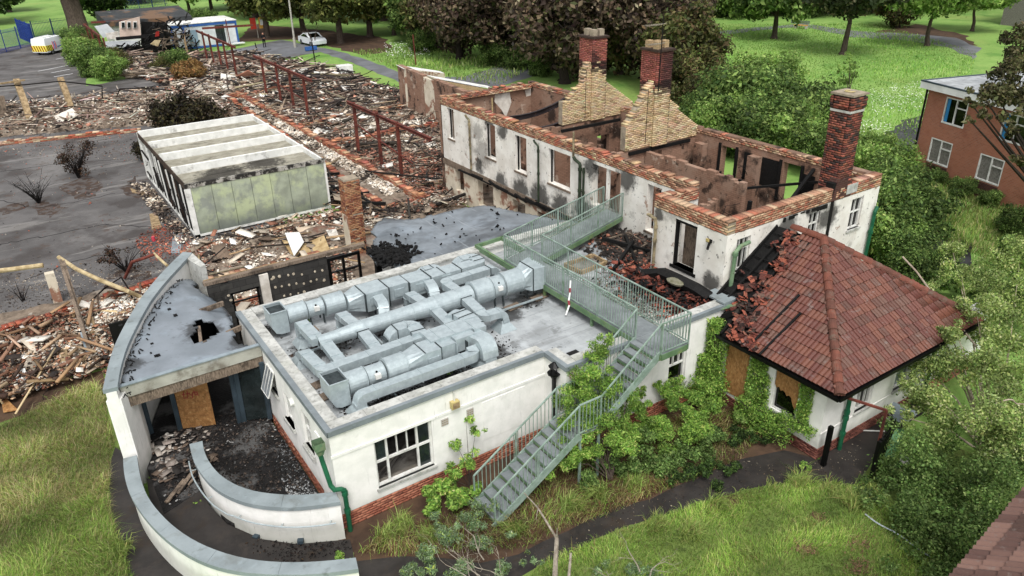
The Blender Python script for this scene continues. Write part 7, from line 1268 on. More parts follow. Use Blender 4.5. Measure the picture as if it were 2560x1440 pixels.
xo = X0+.66*(X1-X0); B = MB(); B.box(xo, xo+1.1, YO-.04, YO-.001, .45, 2.55); B.build('doorway', 'glass_sheen', so_); B = MB(); B.box(X0+.83*(X1-X0)-.03, X0+.83*(X1-X0)+.03, YO-.05, YO-.001, .3, 2.6); B.build('joint', 'dead_branch', so_)
B = MB(); g1, g2 = G(560, 112, .3), G(610, 106, .3); B.bar(g1, g2, .7, .12); o = B.build('cladding_sheet', 'white_panel'); tag(o, 'long white panel lying at the foot of the site office', 'panel')
# site signs, person, lamp column, vehicles
g = G(650, 95, 0); sg = thing('site_sign', 'red and yellow site board beside the person on the drive', 'sign', g)
for dx, m_ in ((-1.0, 'orange_sign'), (.15, 'yellow_sign')): B = MB(); B.box(g[0]+dx, g[0]+dx+.75, g[1]-.05, g[1], 1.2, 2.6); B.build('sign_face', m_, sg)
B = MB(); B.box(g[0]+.3, g[0]+.7, g[1]-.08, g[1]-.06, 1.6, 2.4); B.build('white_notice', 'white_panel', sg); B = MB(); B.bar((g[0]-.2, g[1]+.03, 0), (g[0]-.2, g[1]+.03, 2.6), .07); B.build('post', 'lamp_concrete', sg)
g = Vector(G(662, 119, 0)); pe = bpy.data.meshes.new('body'); S = 1.0
J = {'pel': (0, 0, .95), 'wa': (0, 0, 1.12), 'ch': (0, 0, 1.38), 'nk': (0, 0, 1.52), 'hd': (0, -.02, 1.62), 'tp': (0, -.01, 1.76), 'hl': (-.1, 0, .9), 'kl': (-.12, -.05, .5), 'al': (-.12, .0, .08), 'fl': (-.13, -.14, .04), 'hr': (.1, 0, .9), 'kr': (.14, .06, .5), 'ar': (.16, .16, .09), 'fr': (.18, .04, .04), 'sl': (-.19, 0, 1.42), 'el': (-.27, -.02, 1.16), 'wl': (-.1, -.22, 1.12), 'sr': (.19, 0, 1.42), 'er': (.27, -.02, 1.16), 'wr': (.08, -.24, 1.14)}
RD = {'pel': .14, 'wa': .13, 'ch': .16, 'nk': .06, 'hd': .095, 'tp': .08, 'hl': .1, 'kl': .065, 'al': .045, 'fl': .04, 'hr': .1, 'kr': .065, 'ar': .045, 'fr': .04, 'sl': .07, 'el': .045, 'wl': .032, 'sr': .07, 'er': .045, 'wr': .032}
K = list(J); ED = [('pel', 'wa'), ('wa', 'ch'), ('ch', 'nk'), ('nk', 'hd'), ('hd', 'tp'), ('pel', 'hl'), ('hl', 'kl'), ('kl', 'al'), ('al', 'fl'), ('pel', 'hr'), ('hr', 'kr'), ('kr', 'ar'), ('ar', 'fr'), ('ch', 'sl'), ('sl', 'el'), ('el', 'wl'), ('ch', 'sr'), ('sr', 'er'), ('er', 'wr')]
pe.from_pydata([J[k] for k in K], [(K.index(a), K.index(e)) for a, e in ED], []); pt = thing('person', 'person in dark clothes walking on the drive before the site board', 'person', g)
bo = bpy.data.objects.new('body', pe); col.objects.link(bo); bo.parent = pt; ORG[bo] = tuple(g); sk_ = bo.modifiers.new('skin', 'SKIN'); bo.modifiers.new('sub', 'SUBSURF').levels = 1
lay_ = pe.skin_vertices[0] if pe.skin_vertices else None
if lay_:
    for i, k in enumerate(K): lay_.data[i].radius = (RD[k]*(1.2 if k in ('ch', 'wa', 'pel') else 1), RD[k])
    lay_.data[0].use_root = True
pe.materials.append(MATS['cloth_dark']); ORG[pt] = tuple(g)
B = MB(); B.loft([[(g[0]+r_*math.cos(t), g[1]-.03+r_*1.1*math.sin(t), g[2]+z) for t in np.linspace(0, 2*PI, 11)[:-1]] for r_, z in ((.05, 1.5), (.1, 1.55), (.112, 1.64), (.1, 1.72), (.05, 1.78))]); B.build('head', 'skin', pt, smooth=True); B = MB(); B.loft([[(g[0]+r_*math.cos(t), g[1]+.01+r_*1.1*math.sin(t), g[2]+z) for t in np.linspace(0, 2*PI, 11)[:-1]] for r_, z in ((.11, 1.66), (.118, 1.72), (.09, 1.79), (.03, 1.82))]); B.build('hair', 'hair', pt)
for sx in (-1, 1): B = MB(); B.bar((g[0]+sx*.19, g[1]-.08, g[2]+1.13), (g[0]+sx*.05, g[1]-.25, g[2]+1.15), .06); [B.bar((g[0]+sx*.05, g[1]-.25, g[2]+1.13+.018*k), (g[0]-sx*.02, g[1]-.30+.006*k, g[2]+1.12+.018*k), .016) for k in range(5)]; B.build('hand', 'skin', pt)
g = G(738, 118, 0); lp = thing('lamp_column', 'tall pale leaning lighting column by the drive', 'lamp post', g); B = MB(); B.cone(g, (g[0]+.1, g[1], 9.5), .13, .08, 10); B.build('column', 'lamp_concrete', lp); B = MB(); B.cone(g, (g[0], g[1], 1.1), .17, .17, 10); B.build('base', 'lamp_concrete', lp)
def vehicle(nm, lab, cat, g, yaw, prof, W_, m, glass, wheels, extra=None):
    t = thing(nm, lab, cat, g); B = MB(); n = len(prof); ins = .0
    v = []
    for s in (-1, 1):
        for (x, z) in prof: v.append((x, s*(W_/2-(.10*max(0, z-.9))), z))
    B.add(v, [tuple(range(n)), tuple(range(n, 2*n))[::-1]]+[(i, i+n, (i+1) % n+n, (i+1) % n) for i in range(n)]); parts = [('body', B, m)]
    for q, (gx, sidez) in enumerate(glass):
        b2 = MB()
        if sidez == 'side':
            for s in (-1, 1):
                b2 = MB() if s == 1 else b2
                if s == 1: parts.append(('window', b1, 'glass_dark'))
                b1 = b2; b2.add([(x, s*(W_/2-(.10*max(0, z-.9))+.012), z) for x, z in gx], [tuple(range(len(gx)))])
        else: b2.add(gx, [(0, 1, 2, 3)])
        parts.append(('window', b2, 'glass_dark'))
    for (x, r) in wheels:
        for s in (-1, 1):
            b2 = MB(); b2.loft([[(x+r*math.cos(a), s*(W_/2-.2)+s*dy, r+r*math.sin(a)) for a in np.linspace(0, 2*PI, 17)[:-1]] for dy in (0, .21)]); parts.append(('wheel', b2, 'tyre')); b3 = MB(); b3.loft([[(x+r*.6*math.cos(a), s*(W_/2+.012)+s*dy*.01, r+r*.6*math.sin(a)) for a in np.linspace(0, 2*PI, 13)[:-1]] for dy in (0, 1)]); parts.append(('rim', b3, 'rim'))
    for nm_, f, m_ in (extra or []): parts.append((nm_, f, m_))
    for nm_, b2, m_ in parts: o = [0]; me_ = bpy.data.meshes.new(nm_); me_.from_pydata(b2.v, [], b2.f); me_.materials.append(MATS[m_]); ob = bpy.data.objects.new(nm_, me_); col.objects.link(ob); ob.parent = t; ORG[ob] = tuple(g)
    t.rotation_euler = (0, 0, yaw); return t
Wv = 1.95; bk_ = MB(); ex = []
b2 = MB(); b2.box(-2.46, -2.42, -Wv/2+.03, Wv/2-.03, .45, 1.15); ex.append(('rear_panel', b2, 'yellow'))
b2 = MB(); b2.box(-2.45, -1.35, -Wv/2-.015, -Wv/2+.0, .5, 1.15); ex.append(('side_band', b2, 'yellow'))
for k in range(6): b2 = MB(); b2.add([(-2.468, -.95+k*.33, .47), (-2.468, -.8+k*.33, .47), (-2.468, -.62+k*.33, 1.13), (-2.468, -.77+k*.33, 1.13)], [(0, 1, 2, 3)]); ex.append(('chevron', b2, 'red_dark'))
for k in range(4): b2 = MB(); b2.add([(-2.4+k*.27, -Wv/2-.02, 1.13), (-2.28+k*.27, -Wv/2-.02, 1.13), (-2.1+k*.27, -Wv/2-.02, .52), (-2.22+k*.27, -Wv/2-.02, .52)], [(0, 1, 2, 3)]); ex.append(('chevron', b2, 'tyre' if k % 2 else 'red_dark'))
for k, m_ in ((0, 'marking_red'), (1, 'marking_blue'), (2, 'marking_red')): b2 = MB(); P = [(-1.25+k*.22+.1*math.sin(t*3), -Wv/2-.02, .6+t*.9) for t in np.linspace(0, 1, 7)]; b2.sweep(P, [(-.05, 0), (.05, 0), (.05, .01), (-.05, .01)]); ex.append(('swirl_marking', b2, m_))
b2 = MB(); b2.box(-.5, 1.9, -Wv/2-.02, -Wv/2, .75, .86); ex.append(('stripe', b2, 'marking_blue')); b2 = MB(); [b2.bar((x, -.7, 1.98), (x, .7, 1.98), .06) for x in (-1.8, -.6)]; b2.bar((-2.2, -.5, 2.03), (.3, -.5, 2.03), .06); b2.bar((-2.2, .5, 2.03), (.3, .5, 2.03), .06); ex.append(('roof_rack', b2, 'white_panel'))
gv = G(118, 135, 0); yaw_v = math.atan2(G(165, 122, 0)[1]-G(108, 136, 0)[1], G(165, 122, 0)[0]-G(108, 136, 0)[0])
vehicle('works_van', 'white works van with yellow and red chevrons on its rear', 'van', (gv[0]+.9, gv[1]+.8, 0), yaw_v, [(-2.42, .35), (2.4, .3), (2.45, .85), (1.75, 1.1), (1.2, 1.85), (.6, 1.95), (-2.3, 1.93), (-2.42, 1.5)], Wv, 'van_white', [([(1.62, 1.15), (1.15, 1.75), (.65, 1.75), (.65, 1.15)], 'side')], [(-1.5, .33), (1.6, .33)], ex)
gc = G(782, 112, 0); yc = math.atan2(G(815, 122, 0)[1]-G(755, 106, 0)[1], G(815, 122, 0)[0]-G(755, 106, 0)[0])
vehicle('parked_car', 'white saloon car parked behind the bare sapling by the drive', 'car', (gc[0], gc[1], 0), yc, [(-2.2, .3), (2.2, .3), (2.25, .7), (1.9, .92), (1.1, 1.02), (.3, 1.42), (-.6, 1.45), (-1.5, 1.05), (-2.15, .95), (-2.25, .65)], 1.8, 'car_white', [([(.95, 1.03), (.3, 1.35), (-.55, 1.37), (-1.25, 1.05)], 'side'), ([(1.12, -.7, 1.04), (1.12, .7, 1.04), (.34, .6, 1.42), (.34, -.6, 1.42)], 'f')], [(-1.4, .32), (1.4, .32)])
o = MB(); g = G(778, 127, 0); o.box(g[0]-.7, g[0]+.7, g[1]-.2, g[1]+.2, .1, .5); o = o.build('blue_crate', 'office_blue'); tag(o, 'small blue crate on the verge in front of the white car', 'crate')
# yellow litter bench in the park
g = G(2003, 72, 0); bn = thing('park_bench', 'yellow and grey bench under the park trees', 'bench', g); U = Vector((.45, -1, 0)).normalized(); 
for k in range(3): B = MB(); a = Vector(g)+Vector((-.18+k*.18, 0, .45)); B.bar(a-U*.9, a+U*.7, .14, .05); B.build('seat_slat', 'yellow_bench', bn)
for s in (-.7, .6): B = MB(); B.box(g[0]+U.x*s-.25, g[0]+U.x*s+.25, g[1]+U.y*s-.05, g[1]+U.y*s+.05, 0, .42); B.build('leg', 'lamp_concrete', bn)
for k in range(3): B = MB(); a = Vector(g)+Vector((.3, 0, .65+.13*k)); B.bar(a-U*1.6, a+U*.8, .04, .1); B.build('back_slat', 'glass_frosted', bn)
# ================================================================ blue palisade fence
def pal_fence(p, q, h, m, lab, sp=.16, nm='palisade_fence'):
    t = thing(nm, lab, 'fence', (*p, 0)); P = Vector((*p, 0)); Q = Vector((*q, 0)); D = (Q-P).length; u = (Q-P)/D; n = int(D/sp); B = MB()
    for i in range(n): a = P+u*(i+.5)*sp; B.bar(a, a+Vector((0, 0, h)), .13, .03)
    B.build('pales', m, t, kind='stuff')
    for z in (.4, h-.35): B = MB(); B.bar(P+Vector((0, 0, z)), Q+Vector((0, 0, z)), .05); B.build('rail', m, t)
    for i in range(int(D/2.8)+1): a = P+u*min(D, i*2.8); B = MB(); B.bar(a, a+Vector((0, 0, h+.1)), .12); B.build('post', m, t)
g0, g1, g2 = G(-60, 150), G(25, 130), G(88, 112); pal_fence(g0[:2], g2[:2], 2.6, 'fence_blue', 'bright blue palisade fence at the far left of the car park'); g3, g4 = G(88, 100), G(225, 80); pal_fence(g3[:2], g4[:2], 2.4, 'fence_blue_dull', 'dull blue-green palisade fence behind the van', .2)
g5 = G(88, 112); pal_fence(g2[:2], (g2[0]-1.2, g2[1]+9), 2.6, 'fence_blue', 'short return of the bright blue fence beside the van'); g6, g7 = G(280, 32), G(420, 14); pal_fence(g6[:2], g7[:2], 2.0, 'fence_blue_dull', 'far blue fence on the meadow beyond the hut', .3)
# ================================================================ brick block at the right
bb = thing('brick_block', 'two-storey red brick block with white eaves band and boarded lower windows', 'building', (44.2, 23.3, 0)); HB = 5.3
c0 = Vector(G(2327, 205, HB)); c1 = Vector(G(2560, 262, HB)); fd = (c1-c0); fd.z = 0; fd.normalize(); sd_ = Vector((-fd.y, fd.x, 0)); sd_ = sd_ if sd_.x > 0 else -sd_
def bbP(s, d, z): p = c0+fd*s+sd_*d; return (p.x, p.y, z)
Lf, Df = 16, 7.4
wi = [(1.35, 2.9, 3.3, 4.75), (5.2, 6.75, 3.3, 4.75), (.95, 2.5, .95, 2.35), (4.4, 5.95, .95, 2.35), (9, 10.5, .95, 2.35), (9, 10.5, 3.3, 4.75)]
B = MB(); p0, p1 = bbP(0, 0, 0), bbP(Lf, 0, 0); wall(B, p0, p1, -.2, HB-.35, .3, wi, side=1 if Vector((-fd.y, fd.x, 0)).dot(sd_) > 0 else -1); B.build('front_wall', 'block_brick', bb)
B = MB(); B.bar(bbP(.0, Df/2+.15, (HB-.6)/2), bbP(.3, Df/2+.15, (HB-.6)/2), Df-.3, HB-.3); B.build('side_wall', 'block_brick', bb)
def bbq(s0, s1, z0, z1, d0, d1, m, nm, par): B = MB(); v = [bbP(s, d, z) for z in (z0, z1) for s, d in ((s0, d0), (s1, d0), (s1, d1), (s0, d1))]; B.add(v, [(0, 3, 2, 1), (4, 5, 6, 7), (0, 1, 5, 4), (1, 2, 6, 5), (2, 3, 7, 6), (3, 0, 4, 7)]); return B.build(nm, m, par)
bbq(-.35, Lf, HB-.34, HB+.02, -.35, Df+.3, 'white_panel', 'eaves_band', bb); bbq(-.3, Lf, HB+.021, HB+.06, -.3, Df+.25, 'felt_roof', 'roof', bb); bbq(-.36, Lf, HB+.02, HB+.1, -.36, -.24, 'grey_frame', 'roof_edge', bb); bbq(-.36, -.24, HB+.02, HB+.1, -.24, Df+.3, 'grey_frame', 'roof_edge', bb)
for i, (s0, s1, z0, z1) in enumerate(wi):
    low = z0 < 2; gl_ = 'osb_grey' if low else 'glass_dark'
    fr = bbq(s0, s1, z0, z0+.08, -.02, .12, 'window_white', 'window', bb)
    for (a, e, w0, w1) in ((s0, s1, z1-.07, z1), (s0, s0+.07, z0+.08, z1-.07), (s1-.07, s1, z0+.08, z1-.07), ((s0+s1)/2-.035, (s0+s1)/2+.035, z0+.08, z1-.07), ((s0+s1)/2+.035, s1-.07, z1-.5, z1-.44)): bbq(a, e, w0, w1, .0, .1, 'window_white', 'frame_bar', fr)
    bbq(s0+.05, s1-.05, z0+.06, z1-.05, .06, .08, gl_, 'pane', fr)
    if not low: bbq(s0+.12, s0+.32, z0+.1, z1-.1, .03, .05, 'curtain_blue', 'curtain', fr)
    if low: bbq(s0, s1, -.2, z0-.08, -.012, .0, 'block_brick_dark', 'dark_apron', bb)
B = MB(); B.bar(bbP(-.05, -.06, -.2), bbP(-.05, -.06, HB-.35), .09); B.build('drainpipe', 'black_iron', bb)
# building glimpsed top right
tr = thing('far_building', 'brown and grey building partly seen at the top right corner', 'building', G(2560, 70, 0)); g = G(2500, 62, 0)
for k in range(8): B = MB(); x, y = g[0]+k*1.0, g[1]-k*3.0; B.box(x, x+9, y-2.9, y, 0, 7); B.build('wall_panel', 'osb_grey' if k % 2 == 0 else 'block_brick_dark', tr)
for k in range(8): x, y = g[0]+k*1.0, g[1]-k*3.0; B = MB(); B.box(x-.04, x-.005, y-2.2, y-.7, 3.4, 5.4); B.build('window', 'glass_sheen', tr)
B = MB(); B.box(g[0]-1, g[0]+18, g[1]-26, g[1]+.6, 7, 7.4); B.build('roof', 'felt_black', tr)
# ================================================================ vegetation
def leaves(Cn, rad, n, size, cols, wts, jit=.18, up=.3, elong=.55, clumpj=.22, shell=.35):
    """rhombic leaf faces round clump centres Cn (k,3) with radii rad"""
    Cn = np.atleast_2d(np.array(Cn, float)); k = len(Cn); rad = np.broadcast_to(np.array(rad, float), (k,)); wgt = rad**2/np.sum(rad**2); i = rng.choice(k, n, p=wgt)
    d = rng.normal(0, 1, (n, 3)); d /= np.linalg.norm(d, axis=1)[:, None]; r = (shell+(1-shell)*rng.random(n)**.5)*rad[i]*(1+.12*rng.normal(0, 1, n)); P = Cn[i]+d*r[:, None]*np.array([1, 1, .85])
    N = d*.6+rng.normal(0, .55, (n, 3)); N[:, 2] += up; N /= np.linalg.norm(N, axis=1)[:, None]; T = np.cross(N, rng.normal(0, 1, (n, 3))); T /= np.linalg.norm(T, axis=1)[:, None]; S = np.cross(N, T)
    s = size*np.exp(rng.normal(0, .3, n))[:, None]; V = np.stack([P-T*s, P-S*s*elong, P+T*s, P+S*s*elong], 1).reshape(-1, 3); F = np.arange(4*n).reshape(n, 4)
    cj = 1+rng.normal(0, clumpj, k); c_ = pal(n, cols, wts, jit)*cj[i][:, None]; return V, F, np.repeat(np.clip(c_, .004, .6), 4, axis=0)
def crown(name, parent, V, F, c_, m='leaf', kind=None, lab=None):
    me = npmesh(name, V-np.array(ORG[parent]), F, c_, m); o = bpy.data.objects.new(name, me); col.objects.link(o); o.parent = parent; ORG[o] = ORG[parent]
    if kind: o['kind'] = kind
    return o
def limbs(B, base, h, r, n, spread, rs, z0=.35, lean=(0, 0)):
    b0 = Vector(base); top = b0+Vector((lean[0], lean[1], h)); P = [b0.lerp(top, t)+Vector((random.uniform(-.03, .03)*h*(t > 0), random.uniform(-.03, .03)*h*(t > 0), 0)) for t in np.linspace(0, 1, 6)]
    B.cone(P[0]-Vector((0, 0, .1)), P[0]+Vector((0, 0, .25)), r*1.5, r*1.05, 9)
    for i in range(5): B.cone(P[i], P[i+1], r*(1-.17*i), r*(1-.17*(i+1)), 9)
    for k in range(n):
        t = random.uniform(z0, .95); j = min(4, int(t*5)); a = P[j].lerp(P[j+1], t*5-j); an = random.uniform(0, 2*PI); l = spread*random.uniform(.6, 1)*(1.1-t*.5); q = a+Vector((l*math.cos(an), l*math.sin(an), l*random.uniform(.2, .7))); m_ = a.lerp(q, .5)+Vector((0, 0, .08*l)); rr_ = r*.35*(1.2-t); B.cone(a, m_, rr_, rr_*.6, 6); B.cone(m_, q, rr_*.6, rr_*.2, 5)
PROTO = {}
GRN = (['6f8a42', '5a7534', '86a050', '48622c', '9ab260'], [4, 4, 3, 3, 1.5]); DGR = (['4f6a30', '3d5526', '6a853e', '2f4420'], [4, 4, 2, 3]); LGR = (['8fae50', '7a9a44', 'a5c068', '62823a'], [4, 4, 3, 2])
BRW = (['7d6c58', '66564a', '948268', '5c6438', '4a3f36', 'a8987e'], [4, 4, 2, 2, 2, 1]); OLV = (['7c8440', '666f34', '8f9650', '4f5a2a', 'a5a55c'], [4, 4, 3, 3, 1]); BRG = (['6a7038', '7d6a48', '566030', '8a8a50', '4a4a2c'], [4, 3, 3, 2, 2]); ORN = (['a8834a', '8f6d3c', '7a6a3c', 'b5985c'], [3, 3, 2, 2])
def tree_proto(key, h, rx, rz, zc, cols, n, leaf, trunk_r, K=45, kind='round', bark='bark', seed=0, nlimb=10, shell=.35):
    """crown about the origin; returns a thing with trunk and crown"""
    random.seed(seed+100); t = thing('tree', None, 'tree', (0, 0, 0)); B = MB(); limbs(B, (0, 0, 0), min(h*.85, zc+rz*.4), trunk_r, nlimb, rx*.75, trunk_r, lean=(random.uniform(-.4, .4), random.uniform(-.4, .4))); B.build('trunk', bark, t)
    Cs, Rr = [], []
    for k in range(K):
        u = random.uniform(-1, 1); a = random.uniform(0, 2*PI); s = math.sqrt(1-u*u); q = random.uniform(.45, .95)
        if kind == 'cone': f = 1-(u+1)/2*.8; x, y, z = rx*f*math.cos(a)*q, rx*f*math.sin(a)*q, zc+rz*u
        elif kind == 'droop': x, y, z = rx*s*math.cos(a)*q, rx*s*math.sin(a)*q, zc+rz*u*q-(.25*rx*q if s > .7 else 0)
        elif kind == 'flat': x, y, z = rx*s*math.cos(a)*q*1.1, rx*s*math.sin(a)*q*1.1, zc+rz*u*.5
        else: x, y, z = rx*s*math.cos(a)*q, rx*s*math.sin(a)*q, zc+rz*u*q
        Cs.append((x, y, max(.3, z))); Rr.append(rx*random.uniform(.2, .36))
    crown('crown', t, *leaves(Cs, Rr, n, leaf, *cols, shell=shell)); t.location = (0, 0, -500); PROTO[key] = (t, h); return t
def place(key, pxy, s=1.0, lab='', grp=None, rz=None, z=0, sz=None, xy=None, nm='tree', cat='tree'):
    t, h = PROTO[key]; g = xy or G(*pxy, 0); c_ = copy_tree(t, (g[0], g[1], z), rz if rz is not None else random.uniform(0, 6.2), lab, (s, s, sz or s)); c_.name = nm; c_['category'] = cat
    if grp: c_['group'] = grp
    return c_
N1 = 9000
tree_proto('green', 8, 4.0, 3.4, 5.0, GRN, N1, .24, .3, 50, seed=1); tree_proto('dark', 9, 4.4, 3.8, 5.0, DGR, N1, .24, .35, 50, seed=2); tree_proto('brown', 10, 4.8, 4.4, 5.4, BRW, 13000, .20, .4, 60, bark='bark_dark', seed=3, nlimb=16, shell=.2); tree_proto('browngreen', 8, 4.0, 3.8, 4.4, BRG, 11000, .2, .3, 55, seed=4, shell=.25)
tree_proto('conifer', 13, 5.2, 5.2, 8.2, OLV, 13000, .26, .45, 80, 'droop', seed=5); tree_proto('light', 7, 4.6, 2.6, 5.2, LGR, 9000, .2, .25, 50, 'flat', seed=6, nlimb=14); tree_proto('cedar', 9, 4.4, 3.2, 6.4, (['5f6a48', '4d583a', '7d7a58', '3d4830'], [4, 4, 2, 3]), 9000, .22, .32, 50, 'flat', seed=7)
tree_proto('bush', 3.2, 2.1, 1.5, 1.6, GRN, 11000, .085, .1, 44, seed=8, nlimb=6); tree_proto('bushlight', 3.2, 2.1, 1.6, 1.6, LGR, 11000, .085, .1, 44, seed=9, nlimb=6); tree_proto('bushbrown', 3.2, 2.2, 1.5, 1.6, BRG, 11000, .08, .1, 44, seed=10, nlimb=8); tree_proto('bushorange', 2.6, 1.9, 1.1, 1.2, ORN, 6000, .11, .08, 28, seed=11, nlimb=6); tree_proto('bushburnt', 2.6, 2.4, 1.3, 1.4, (['4a4a30', '5a5038', '3a3426', '66603c', '2c2620'], [3, 3, 3, 2, 2]), 9000, .10, .1, 40, bark='burnt_twig', seed=12, nlimb=22, shell=.1)
random.seed(5)
T_ = [
 # far left and back of the car park
 ('dark', (-20, 60), 1.2, 'dark leafy tree at the top left corner over the meadow'), ('dark', (25, 30), 1.0, 'second dark tree behind the first at the top left corner'), ('dark', (262, 60), .95, 'dark tree behind the blue-green fence right of the great trunk'), ('dark', (300, 12), 1.5, 'far dark tree beyond the meadow behind the hut'), ('green', (400, -30), 1.3, 'far green tree on the skyline left of centre'),
 ('green', (475, 34), 1.0, 'bright green tree behind the right end of the hut'), ('green', (530, 28), 1.15, 'bright green tree directly behind the site office'), ('dark', (580, 22), 1.2, 'darker tree right behind the site office roof'), ('green', (620, 20), 1.2, 'green tree between office and drooping conifer'),
 ('conifer', (668, 94), .98, 'drooping olive conifer behind the person on the drive'), ('conifer', (852, 108), 1.0, 'drooping olive conifer right of the lamp column'), ('conifer', (760, 82), .9, 'drooping conifer half hidden behind the lamp column'), ('conifer', (925, 92), 1.0, 'bright-tipped conifer right of the parked car'),
 ('dark', (700, 40), 1.4, 'dark tree in the gap behind the drive'), ('dark', (810, 45), 1.4, 'dark tree behind the conifers by the drive'), ('green', (985, 88), .95, 'green tree at the bend of the drive'), ('green', (1040, 104), .8, 'bushy green tree left of the brown thicket'), ('dark', (1000, 40), 1.5, 'tall dark tree behind the bend of the drive'),
 ('browngreen', (1085, 120), .95, 'brown and green tree at the left end of the brown thicket'), ('brown', (1150, 148), 1.1, 'purple-brown scorched tree above the curved drive'), ('brown', (1225, 158), 1.15, 'scorched brown tree in the middle of the thicket'), ('brown', (1305, 160), 1.15, 'scorched brown tree left of the thick trunk'), ('brown', (1412, 208), 1.2, 'big scorched tree with the thick bare trunk behind the house end'),
 ('brown', (1190, 80), 1.5, 'tall brown tree at the back of the thicket, left'), ('brown', (1340, 90), 1.5, 'tall brown tree at the back of the thicket, right'), ('browngreen', (1480, 120), 1.3, 'brown-green tree behind the first chimney'), ('browngreen', (1550, 185), 1.15, 'brown-green tree between the two gable chimneys'), ('brown', (1625, 200), 1.1, 'scorched narrow tree right behind the second chimney'), ('browngreen', (1700, 235), .9, 'brown-green tree right of the second chimney'), ('green', (1600, 70), 1.2, 'green tree far behind the two gable chimneys'), ('green', (1690, 60), 1.2, 'green tree at the left edge of the park lawn'),
 # park
 ('dark', (1800, 30), 1.05, 'dark tree at the back edge of the park, left of the bench'), ('green', (1870, 24), 1.0, 'green tree at the back of the park'), ('dark', (2000, 20), 1.1, 'dark tree behind the yellow bench'), ('dark', (2090, 18), 1.1, 'dark tree behind the middle park tree'), ('dark', (2180, 24), 1.05, 'dark tree right of the middle park tree, at the back'), ('browngreen', (2245, 68), .95, 'grey-green tree between the two front park trees'), ('dark', (2290, 10), 1.3, 'dark tree at the far back right of the park'), ('green', (2410, 24), 1.1, 'green tree near the far building'), ('dark', (2480, 16), 1.1, 'dark tree beside the far building'),
 ('green', (1935, 97), 1.2, 'leaning two-stemmed park tree left of the yellow bench'), ('cedar', (2107, 136), 1.05, 'grey-green spreading park tree with a pale straight trunk'), ('light', (2317, 115), 1.1, 'pale green spreading park tree with forked trunk'), ('light', (2430, 78), .9, 'pale green tree right of the forked park tree'),
]
for k, p, s, lab in T_: place(k, p, s, lab, 'trees around the burnt site')
for (x, y, s, k, lab) in [(1745, 262, 1.45, 'bushbrown', 'rusty brown bush right behind the gable chimneys'), (1800, 300, 1.2, 'bushbrown', 'brown and cream flowering bush behind the house'), (1850, 330, 1.55, 'bush', 'tall bright green bush in the middle of the group behind the house'), (1905, 262, 1.3, 'bushlight', 'pyramid-shaped light green bush on the lawn edge'), (1960, 345, 1.45, 'bush', 'broad green bush right of the tallest one'), (1880, 392, 1.3, 'bush', 'low green bush close to the back wall, left'), (1800, 365, 1.1, 'bushlight', 'pale flowering bush against the back wall'), (2020, 360, 1.2, 'bush', 'green bush at the right of the group behind the house'), (1980, 405, 1.1, 'bushlight', 'low pale green bush against the back wall, right'), (2050, 430, .95, 'bush', 'small bush left of the corner chimney'), (1770, 335, 1.0, 'bush', 'small dark bush at the gable foot'),
    (2175, 425, .75, 'bushlight', 'pale bush just right of the corner chimney'), (2200, 475, .85, 'bushlight', 'light bush between the house and the brick block path'), (2235, 545, .95, 'bush', 'tall green bush beside the right end of the house'), (2250, 615, 1.0, 'bush', 'tall bush below the others at the house corner'), (2250, 680, .7, 'bush', 'green bush behind the pavilion ridge'), (2290, 725, .6, 'bush', 'green bush behind the right slope of the pavilion'), (2205, 640, .8, 'bushlight', 'light bush touching the house corner'),
    (2345, 462, .3, 'bush', 'low bush at the foot of the brick block, left'), (2400, 492, .35, 'bush', 'low bush at the foot of the brick block, middle'), (2470, 515, .3, 'bush', 'low bush at the foot of the brick block, right'), (2540, 590, .5, 'bush', 'dark bush at the right edge below the brick block'),
    (200, 128, .95, 'bush', 'light green bush right behind the van'), (212, 162, 1.05, 'bushlight', 'bright green bush at the corner of the parking bays'), (240, 190, 1.05, 'bush', 'green bush at the near end of the bush row'), (285, 200, .85, 'bushlight', 'low yellow-green bush near the short drive'), (235, 140, .85, 'bushbrown', 'brownish bush between the van bush and the ruin'), (440, 180, .75, 'bush', 'green half of the bush pair by the ash heap'), (478, 208, .9, 'bushorange', 'scorched orange-brown bush by the ash heap'), (410, 185, .6, 'bushbrown', 'small brown bush at the near end of the hall ruin'), (300, 180, .8, 'bushbrown', 'brown weeds bush before the hall ruin'),
    (515, 70, .9, 'bush', 'dark bush at the left side of the site office'), (1240, 165, .9, 'bush', 'green undergrowth bush below the brown thicket, left'), (1300, 172, .8, 'bush', 'green undergrowth bush below the brown thicket, middle'), (1350, 188, .8, 'bush', 'green undergrowth bush beside the thick trunk'), (1060, 130, .9, 'bush', 'green undergrowth bush at the bend of the drive'), (2125, 215, .8, 'light', '')][:-1]:
    place(k, (x, y), s, lab, 'bushes around the burnt site', nm='bush', cat='bush')
place('bushburnt', (475, 345), 1.15, 'big dark half-burnt bush behind the portable cabin', nm='bush', cat='bush'); place('bushburnt', (390, 400), .55, 'small burnt bush at the back left corner of the cabin', nm='bush', cat='bush')
TL = ['behind the meadow left of the hut', 'behind the site sign', 'just left of the brown thicket at the back', 'behind the left end of the brown thicket', 'behind the middle of the brown thicket', 'behind the left gable chimney', 'far behind the gap between the chimneys', 'behind the bend of the curved drive']
for i, x in enumerate(range(1735, 2240, 56)): place('bush' if i % 2 else 'bushlight', (x, 33-(x-1735)*.02+4*(i % 3)), 2.5+.4*(i % 3), ORD[i]+' clump from the left in the far hedge behind the park lawn', 'clumps of the far park hedge', nm='hedge_clump', cat='hedge')
for i, (x, y) in enumerate(((350, 8), (640, 44), (1060, 60), (1130, 70), (1260, 60), (1450, 70), (1520, 100), (960, 52))): place('dark' if i % 2 else 'browngreen', (x, y), 1.5, 'tall tree of the dense back row '+TL[i], 'trees of the dense back row')
